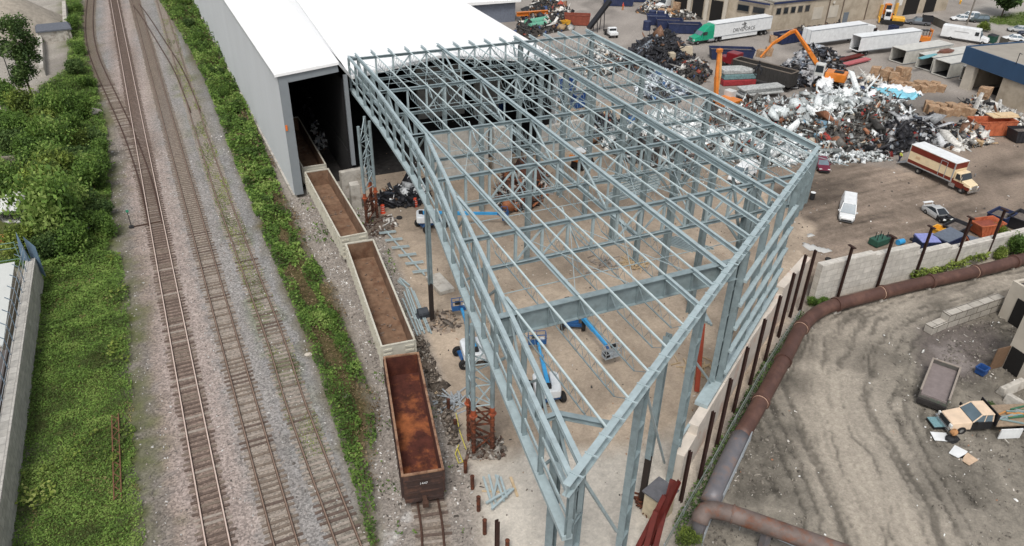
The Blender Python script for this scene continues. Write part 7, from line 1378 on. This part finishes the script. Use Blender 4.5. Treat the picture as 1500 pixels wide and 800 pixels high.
# small machines under the frame
def small_loader(label, px, py, rz, body, roof_, tank=None):
    p = at(px,py); t = thing('small_loader', label, 'loader', (p.x,p.y,0), rz, 'small machines under the frame'); q = MB(); q.box(-.3,0,.5,2.6,1.5,1.1); q.build('body', body, t, bevel=.1); q = MB(); [q.bar((x,y,1.6),(x,y,2.6),.09,.09) for x in (-.7,.6) for y in (-.65,.65)]; q.build('cab_frame', BLK, t); q = MB(); q.box(0,0,2.6,1.7,1.6,.12); q.build('canopy', roof_, t, bevel=.03); q = MB(); q.bar((.3,.6,1.2),(2.,.6,.6),.14,.2); q.bar((.3,-.6,1.2),(2.,-.6,.6),.14,.2); q.build('lift_arm', BLK, t); q = MB(); q.side([(1.9,.1),(2.7,.05),(2.1,.9)],-.9,.9); q.build('bucket', BLK, t)
    if tank: q = MB(); q.tube((-1.7,-.9,1.9),(-1.7,.9,1.9),.45,14); q.build('tank', tank, t)
    for sx in (-.9,.7):
        for s in (-1,1): wheel(t, sx, s*.8, .42, .32)
small_loader('dark loader with white canopy and orange tank under the middle of the frame', 850,245,.6,BLACKP,WHITE,ORANGE)
small_loader('small yellow and black loader under the back bays of the frame', 808,158,-.5,YELLOW,BLACKP)
small_loader('blue and yellow compact loader beside the gutter columns at the back', 925,185,2.4,BLUE_D,YELLOW)
roadcar('white van with a red stripe parked under the right bays of the frame', at2(1086,262), heading(at2(1100,248), at2(1064,268)), WHITE, 5.2, 2., 2.2, 'van', cat='van', name='cargo_van')
# steel lying on the slab
def bar_thing(a, b, label, grp, z=.15, w=.2, h=.2, m=STEEL_L, name='steel_section', cat='steel section', ib=True):
    a, b = Vector(a), Vector(b); q = MB(); v = (b-a).to_3d(); (q.ibeam((0,0,0),v,w,h,t=.04) if ib else q.bar((0,0,0),v,w,h)); o = q.build(name, m, loc=(a.x,a.y,z)); return tag(o, label, cat, grp)
for i, (x, y, x2, y2) in enumerate(((598,425,622,490),(602,424,628,488),(592,430,616,492),(606,428,632,490),(595,424,610,470),(590,440,612,494),(600,440,618,486))): bar_thing(at2(x,y), at2(x2,y2), 'grey steel section in the loose bundle between the cream railcar and the slim column', 'loose sections by the railcar', .12+.05*(i % 3), .14, .14)
for i, (x, y, x2, y2) in enumerate(((583,413,598,424),(586,409,600,420),(585,411,597,426))): bar_thing(at2(x,y), at2(x2,y2), 'short grey steel piece in the small pile beside the cream railcar', 'short pieces by the railcar', .1+.05*i, .16, .16)
for i, (x, y, x2, y2) in enumerate(((708,700,722,745),(716,698,726,738),(722,735,730,700),(738,738,726,700),(712,742,748,722),(720,752,752,722),(733,706,742,735))): bar_thing(at2(x,y), at2(x2,y2), 'grey steel offcut in the pile on the pale pad near the bottom', 'offcuts on the pale pad', .1+.07*i, .16, .14)
bar_thing(at2(748,700), at2(758,728), 'single pale plank on the concrete pad right of the offcut pile', None, .08, .2, .1, mat('pale_timber', S(190,168,136), .85), 'plank', 'plank', False)
bar_thing(at2(706,720), at2(745,722), 'thin plank lying across the offcut pile', None, .06, .12, .06, mat('pale_timber', S(190,168,136), .85), 'plank', 'plank', False)
bar_thing(at2(632,555), at2(639,578), 'pale plank lying beside the rubble strip at the rusty railcar', None, .1, .25, .1, mat('pale_timber', S(190,168,136), .85), 'plank', 'plank', False)
for i in range(7): a = at2(958+i*5,352-i*.6); b = at2(985+i*4.5,362-i*.5) ; bar_thing((a[0],a[1]), (a[0]+2.6,a[1]-4.2), 'pale joist section in the neat bundle under the right bays of the frame', 'joist bundle', .12, .12, .3)
for i in range(6): a = at2(884+i*3,300-i*5); bar_thing(a, (a[0]+9.,a[1]+1.2), 'long grey joist lying on the slab under the middle bays', 'joists on the slab', .15, .14, .3)
for i in range(3): a = at2(868,262+i*4); bar_thing(a, (a[0]+6.5,a[1]-1.2), 'pale steel beam lying on the slab below the dark loader', 'beams below the loader', .15, .3, .3)
for i in range(6): a = at2(1022+i*4,468+i*2); bar_thing(a, (a[0]+1.2,a[1]+3.8), 'grey pipe section in the pile beside the tall girt posts', 'pipes by the girt posts', .15, .2, .2)
# ladder-like crossarm piece
a, b = at(563,338), at(622,405); t = thing('steel_spine', 'long grey steel spine with six crossbars lying on the slab beside the railcars', 'steel section', (a.x,a.y,0)); m = MB(); m.bar((0,0,.18), (b.x-a.x,b.y-a.y,.18), .16, .16); m.build('spine', STEEL_L, t); v = (b-a)
for i in range(6): c = v*(.08+i*.17); m = MB(); m.bar((c.x-1.0,c.y+.15,.32), (c.x+1.0,c.y-.15,.32), .12, .12); m.bar((c.x-1.0,c.y-.15,.32), (c.x+1.0,c.y-.45,.32), .1, .1); m.build('crossbar', STEEL_L, t)
p = at(642,424); o = MB().box(0,0,0,1.7,3.6,.5).build('concrete_plinth', CONC_S, loc=(p.x+.4,p.y+.6,0), rz=.12, bevel=.05); tag(o, 'oblong pale concrete plinth lying behind the slim column', 'plinth')
p = at(628,462); m = MB(); m.tube((-.5,0,.5),(.5,0,.5),.5,14); m.box(0,0,.0,1.4,.9,.25); m.tube((-.2,-.6,.5),(-.2,.6,.5),.12,8); o = m.build('compressor', mat('compressor_dark', S(64,68,74), .6), loc=(p.x-.6,p.y,0)); tag(o, 'small dark compressor beside the foot of the slim column', 'compressor')
# short rusty bollards along the slab edge
for (x, y, l, h) in ((657,600,'farthest, right of the rusty railcar',1.1),(667,628,'second from the far end',.9),(682,692,'left of the pale pad corner',1.2),(692,716,'just below the pad corner',1.3),(701,748,'third from the bottom edge',1.4),(710,782,'second from the bottom edge',1.4),(743,806,'right-hand one at the bottom edge',1.)):
    p = at(x,y); m = MB(); m.tube((0,0,-.1),(0,0,h),.15,12); m.tube((0,0,h),(0,0,h+.05),.17,12); o = m.build('bollard', RUSTY, loc=(p.x,p.y,0)); tag(o, 'short rusty pipe bollard on the slab edge, '+l, 'bollard', 'rusty bollards along the slab edge')
p = at(728,812); m = MB(); m.ibeam((0,0,-.1),(0,0,3.4),.26,.28,t=.05); o = m.build('steel_post', RPOST, loc=(p.x,p.y,0)); tag(o, 'dark rusty post at the bottom edge below the offcut pile', 'post')
m = MB(); c = [at(672,655), at(667,668), at(672,682), at(678,680), at(670,660)]; m.path([(q.x,q.y,.25) for q in c], .045, 6); m.path([(q.x,q.y,.5) for q in (at(668,612),at(674,640),at(683,665))], .04, 6); o = m.build('yellow_rope', mat('yellow_rope', S(204,192,88), .6)); tag(o, 'loop of yellow barrier rope at the slab edge by the rusty tower', 'rope')
for (x, y, l) in ((609,302,'orange and white striped traffic drum by the scrap at the shed mouth'),(561,312,'orange and white striped traffic drum by the first rusty tower')):
    p = at(x,y); t = thing('traffic_drum', l, 'traffic drum', (p.x,p.y,0), 0, 'traffic drums'); m = MB(); m.lathe([(.34,0),(.34,.1),(.28,.12),(.25,1.1),(.2,1.15)],0,0,0,14); m.build('body', mat('drum_orange', S(214,80,50), .5), t)
    for z in (.32,.62,.9): m = MB(); m.lathe([(.285-.03*z,0),(.275-.03*z,.14)],0,0,z,14); m.build('white_band', WHITE, t)
p = at(1189,292); t = thing('oil_drum', 'black drum with white lid standing on the brown dirt by the frame', 'drum', (p.x,p.y,0)); m = MB(); m.lathe([(.32,0),(.32,.3),(.34,.33),(.32,.36),(.32,.65),(.34,.68),(.32,.71),(.32,.98)],0,0,0,16); m.build('body', BLK, t); m = MB(); m.lathe([(.33,0),(.33,.04)],0,0,.98,16); m.build('lid', WHITE, t)
# timber heaps
TIM = mat('pale_timber', S(190,168,136), .85)
def sticks(name, label, px, py, n, R, L, m_, seed, cat='timber heap'):
    r = random.Random(seed); p = at(px,py); m = MB()
    for i in range(n): a = r.uniform(0,PI); x, y = r.gauss(0,R*.5), r.gauss(0,R*.5); z = r.uniform(.05,.5*max(0,1-math.hypot(x,y)/R)+.1); l = L*r.uniform(.5,1); m.bar((x-l*math.cos(a)/2,y-l*math.sin(a)/2,z), (x+l*math.cos(a)/2,y+l*math.sin(a)/2,z+r.uniform(-.1,.2)), r.uniform(.06,.14), r.uniform(.05,.1))
    o = m.build(name, m_, loc=(p.x,p.y,0)); return tag(o, label, cat, None, 'stuff')
sticks('timber_heap', 'heap of pale broken timber on the slab under the right bays', 928,388, 60, 1.3, 1.6, TIM, 3); sticks('timber_heap', 'thin scatter of timber and metal left of the timber heap', 885,388, 34, 1.6, 1.5, mat('mixed_sticks', S(156,146,136), .8, 0, .4, 3.), 4); sticks('timber_heap', 'pile of pale timber blocks behind the right-hand column and red beam', 1018,540, 50, 1.4, 1.3, TIM, 5); sticks('rebar_heap', 'scatter of rebar ends behind the rusty railcar at the slab edge', 662,590, 40, 1.1, 1.6, GALV, 6)
sticks('rebar_heap', 'tangle of rusty rebar at the foot of the interior column', 945,738, 40, 1.0, 1.2, RUSTY, 8)
a = at(1034,560); m = MB(); m.ibeam((0,0,0),(1.6,2.6,5.2),.4,.45,t=.05); o = m.build('red_steel_beam', mat('orange_red_steel', S(150,66,44), .7, .1, .2, 2.), loc=(a.x-1.6,a.y-.8,.1)); tag(o, 'orange-red beam leaning behind the right column beside the timber pile', 'steel beam')
# clutter by the flatbed
p = at(1374,622); t = thing('pallet', 'teal plastic pallet with dark edge in front of the flatbed truck', 'pallet', (p.x,p.y,0), -.35); m = MB(); m.box(0,0,.05,1.5,1.2,.22); m.build('base', BLK, t); m = MB(); m.box(0,0,.28,1.5,1.2,.06); [m.box(-.5+.5*i,-.4+.4*j,.34,.14,.12,.05) for i in range(3) for j in range(3)]; m.build('deck', mat('teal_pallet', S(116,150,156), .6), t)
for (x, y, L, W, rz, m_, l) in ((1377,641,1.3,1.0,-.5,WHITE,'white board lying on the dirt in front of the flatbed truck'),(1403,664,1.3,1.0,.35,WHITE,'white board lying farther down, next to the tan board'),(1418,674,1.2,.9,.1,mat('tan_board', S(196,170,144), .8),'tan board lying beside the white board')):
    p = at(x,y); o = MB().box(0,0,.0,L,W,.05).build('board', m_, loc=(p.x,p.y,.08), rz=rz); tag(o, l, 'board')
p = at(1394,640); m = MB(); m.ell(0,0,.35,.35,.3,.3,10,6,jit=.12); o = m.build('brown_bag', mat('brown_bag', S(168,124,84), .8), loc=(p.x-.3,p.y-.2,.45)); tag(o, 'brown sack resting on debris at the flatbed truck bumper', 'sack'); m = MB(); m.ell(0,0,.2,.6,.45,.3,9,6,jit=.25); o = m.build('debris_lump', BLK, loc=(p.x-.4,p.y-.3,0)); tag(o, 'dark debris lump under the brown sack by the bumper', 'debris')
# green machine part by the wall, blue drum, debris near wall
p = at(1286,358); t = thing('machine_part', 'dark green machine part with upright rods behind the long block wall', 'machine part', (p.x,p.y,0), .1); m = MB(); m.box(0,0,.1,2.2,1.3,.8); m.build('body', GN, t, bevel=.08); [MB().tube((-.9+.45*i,.6*(i%2)-.3,.9),(-.9+.45*i,.6*(i%2)-.3,1.6),.05,6).build('rod', BLK, t) for i in range(5)]; MB().box(1.8,0,.1,.9,.9,.5).build('side_box', BLK, t)
p = at(1318,358); m = MB(); m.tube((-.45,0,.35),(.45,0,.35),.34,14); o = m.build('oil_drum', BLUE, loc=(p.x,p.y,0)); tag(o, 'blue drum lying behind the wall right of the green machine part', 'drum')
for (x, y, l) in ((1337,352,'dark car tyre lying on the dirt left of the lavender lidded dumpster'),(1213,381,'dark tyre lying behind the wall near its corner'),(585,320,'tyre lying on the slab by the first rusty tower')):
    p = at(x,y); m = MB(); m.lathe([(.2,.02),(.34,.0),(.38,.1),(.34,.2),(.2,.18)],0,0,0,16); o = m.build('loose_tyre', TYRE, loc=(p.x,p.y,.01)); tag(o, l, 'tyre')
# pale concrete slabs by the dark scrap
for (x, y, s, l) in ((982,96,(1.3,1.3,2.6),'pale upright concrete stub beside the tangled dark scrap'),(1000,88,(4.4,.5,2.6),'leaning beige slab beside the tangled dark scrap heap')):
    p = at(x,y); m = MB(); m.taper(0,0,0,s[0],s[1],s[0]*.9,s[1],s[2],0,.6 if s[0]>2 else 0); o = m.build('concrete_slab_piece', mat('beige_slab', S(184,172,150), .9, 0, .2, 1.), loc=(p.x,p.y,0), rz=-.2, bevel=.05); tag(o, l, 'slab')
# fence by the public side
a, b, c = at(1365,40), at(1395,45), at(1500,74); t = thing('chain_fence', 'grey screened fence between the far yard and the parked cars', 'fence', (a.x,a.y,0)); MB().bar((*at2(1362,34),.9),(*at2(1388,46),.9),.06,1.8).build('screen', mat('fence_screen', S(92,88,80), .8), t, world=True); MB().bar((*at2(1462,66),.9),(*at2(1474,70),.9),.06,1.8).build('screen', mat('fence_screen', S(92,88,80), .8), t, world=True); [MB().tube((*at2(1362+8*i,34+3.6*i),0),(*at2(1362+8*i,34+3.6*i),2.),.06,6).build('fence_post', GALV, t, world=True) for i in range(4)]
p = at(1416,36); t = thing('utility_pole', 'thin leaning utility pole among the parked cars', 'pole', (p.x,p.y,0)); m = MB(); m.tube((0,0,0),(.8,.3,13),.2,8,.14); m.build('mast', mat('grey_wood', S(120,114,106), .9), t)
p = at(1406,6); m = MB(); m.lathe([(.2,0),(.22,.7),(.3,.75),(.3,.9),(.16,1.1)],0,0,0,10); m.tube((-.35,0,.6),(.35,0,.6),.1,8); o = m.build('fire_hydrant', YELLOW, loc=(p.x,p.y,0)); tag(o, 'small yellow hydrant on the far verge at the top right', 'hydrant')
# ================= people
def person(label, px, py, rz, top, legs, hat, pose='stand'):
    p = at(px,py); J = {'pel':(0,0,.95),'ch':(.02,0,1.32),'nk':(.02,0,1.5),'hd':(.04,0,1.6)}; 
    hl, hr = (0,.1,.92),(0,-.1,.92); kl, kr = (.06,.11,.5),(-.02,-.12,.5); fl, fr = (.04,.12,.08),(-.08,-.13,.08); tl, tr_ = (.2,.13,.04),(.08,-.14,.04)
    sl_, sr_ = (.02,.2,1.42),(.02,-.2,1.42); el, er = (.04,.27,1.15),(.1,-.27,1.15); wl, wr = (.2,.25,.95),(.3,-.2,1.05); gl, gr = (.26,.25,.88),(.37,-.18,1.05)
    t = thing('person', label, 'person', (p.x,p.y,0), rz)
    def skin(name, vs, es, rad, m_, root):
        me = bpy.data.meshes.new(name); me.from_pydata(vs, es, []); o = bpy.data.objects.new(name, me); COL.objects.link(o); o.parent = t; me.materials.append(m_); md = o.modifiers.new('skin','SKIN'); 
        if not me.skin_vertices: me.attributes.new
        md2 = o.modifiers.new('sub','SUBSURF'); md2.levels = 1; md2.render_levels = 2
        return o, me
    bmx = None
    def grow(name, vs, es, rad, m_):
        import bmesh
        me = bpy.data.meshes.new(name); bm_ = bmesh.new(); ly = bm_.verts.layers.skin.verify(); V = [bm_.verts.new(v) for v in vs]
        for v, r in zip(V, rad): v[ly].radius = (r, r)
        V[0][ly].use_root = True
        for a, b in es: bm_.edges.new((V[a], V[b]))
        bm_.to_mesh(me); bm_.free(); me.materials.append(m_); o = bpy.data.objects.new(name, me); COL.objects.link(o); o.parent = t; o.modifiers.new('skin','SKIN'); s = o.modifiers.new('sub','SUBSURF'); s.levels = 1; s.render_levels = 2; return o
    SK = mat('skin_tone', S(190,140,112), .6)
    body = [J['pel'],J['ch'],J['nk'],J['hd'],hl,kl,fl,tl,hr,kr,fr,tr_,sl_,el,wl,gl,sr_,er,wr,gr]
    E_ = [(0,1),(1,2),(2,3),(0,4),(4,5),(5,6),(6,7),(0,8),(8,9),(9,10),(10,11),(1,12),(12,13),(13,14),(14,15),(1,16),(16,17),(17,18),(18,19)]
    R_ = [.14,.15,.06,.06,.1,.07,.05,.045,.1,.07,.05,.045,.075,.055,.042,.045,.075,.055,.042,.045]
    grow('body', body, E_, R_, SK)
    grow('jacket', [(0,0,1.0),J['ch'],sl_,el,wl,sr_,er,wr,(.02,0,1.46)], [(0,1),(1,2),(2,3),(3,4),(1,5),(5,6),(6,7),(1,8)], [.165,.18,.1,.08,.06,.1,.08,.06,.09], top)
    grow('trousers', [(0,0,.95),hl,kl,fl,hr,kr,fr], [(0,1),(1,2),(2,3),(0,4),(4,5),(5,6)], [.16,.12,.09,.075,.12,.09,.075], legs)
    m = MB(); m.ell(.05,0,1.67,.1,.085,.125,12,8); m.ell(.155,0,1.66,.02,.018,.025,6,4); [m.ell(.135,s*.035,1.69,.012,.015,.012,6,4) for s in (-1,1)]; [m.ell(.04,s*.088,1.67,.02,.012,.03,6,4) for s in (-1,1)]; m.box(.143,0,1.61,.012,.05,.012); m.build('head', SK, t, smooth=True)
    m = MB(); m.lathe([(.125,0),(.12,.06),(.08,.12),(.02,.14)],.05,0,1.72,12); m.lathe([(.15,0),(.15,.012)],.07,0,1.715,12); m.build('hard_hat', hat, t)
    for g, s in ((gl,1),(gr,-1)):
        m = MB()
        for k in range(4): m.tube((g[0],g[1]+s*(-.03+.02*k),g[2]), (g[0]+.05,g[1]+s*(-.03+.02*k),g[2]-.06-.01*(k in (1,2))), .01, 5)
        m.tube((g[0]-.01,g[1]-s*.04,g[2]+.02),(g[0]+.05,g[1]-s*.06,g[2]-.02),.011,5); m.build('fingers', SK, t)
    return t
person('worker in yellow-green vest and dark trousers standing by the box truck tail lift', 1316,238,-.4, mat('hivis_yellow', S(206,216,92), .7), mat('dark_trousers', S(44,48,66), .8), WHITE)
person('worker in red top and orange trousers standing before the navy skip at the top edge', 912,15,-1.2, mat('red_top', S(206,58,44), .7), mat('orange_trousers', S(206,128,60), .8), mat('red_hat', S(214,60,50), .5))
# unused prototypes are removed
for o in list(bm):
    if o.get('label') is None: bpy.data.objects.remove(o)
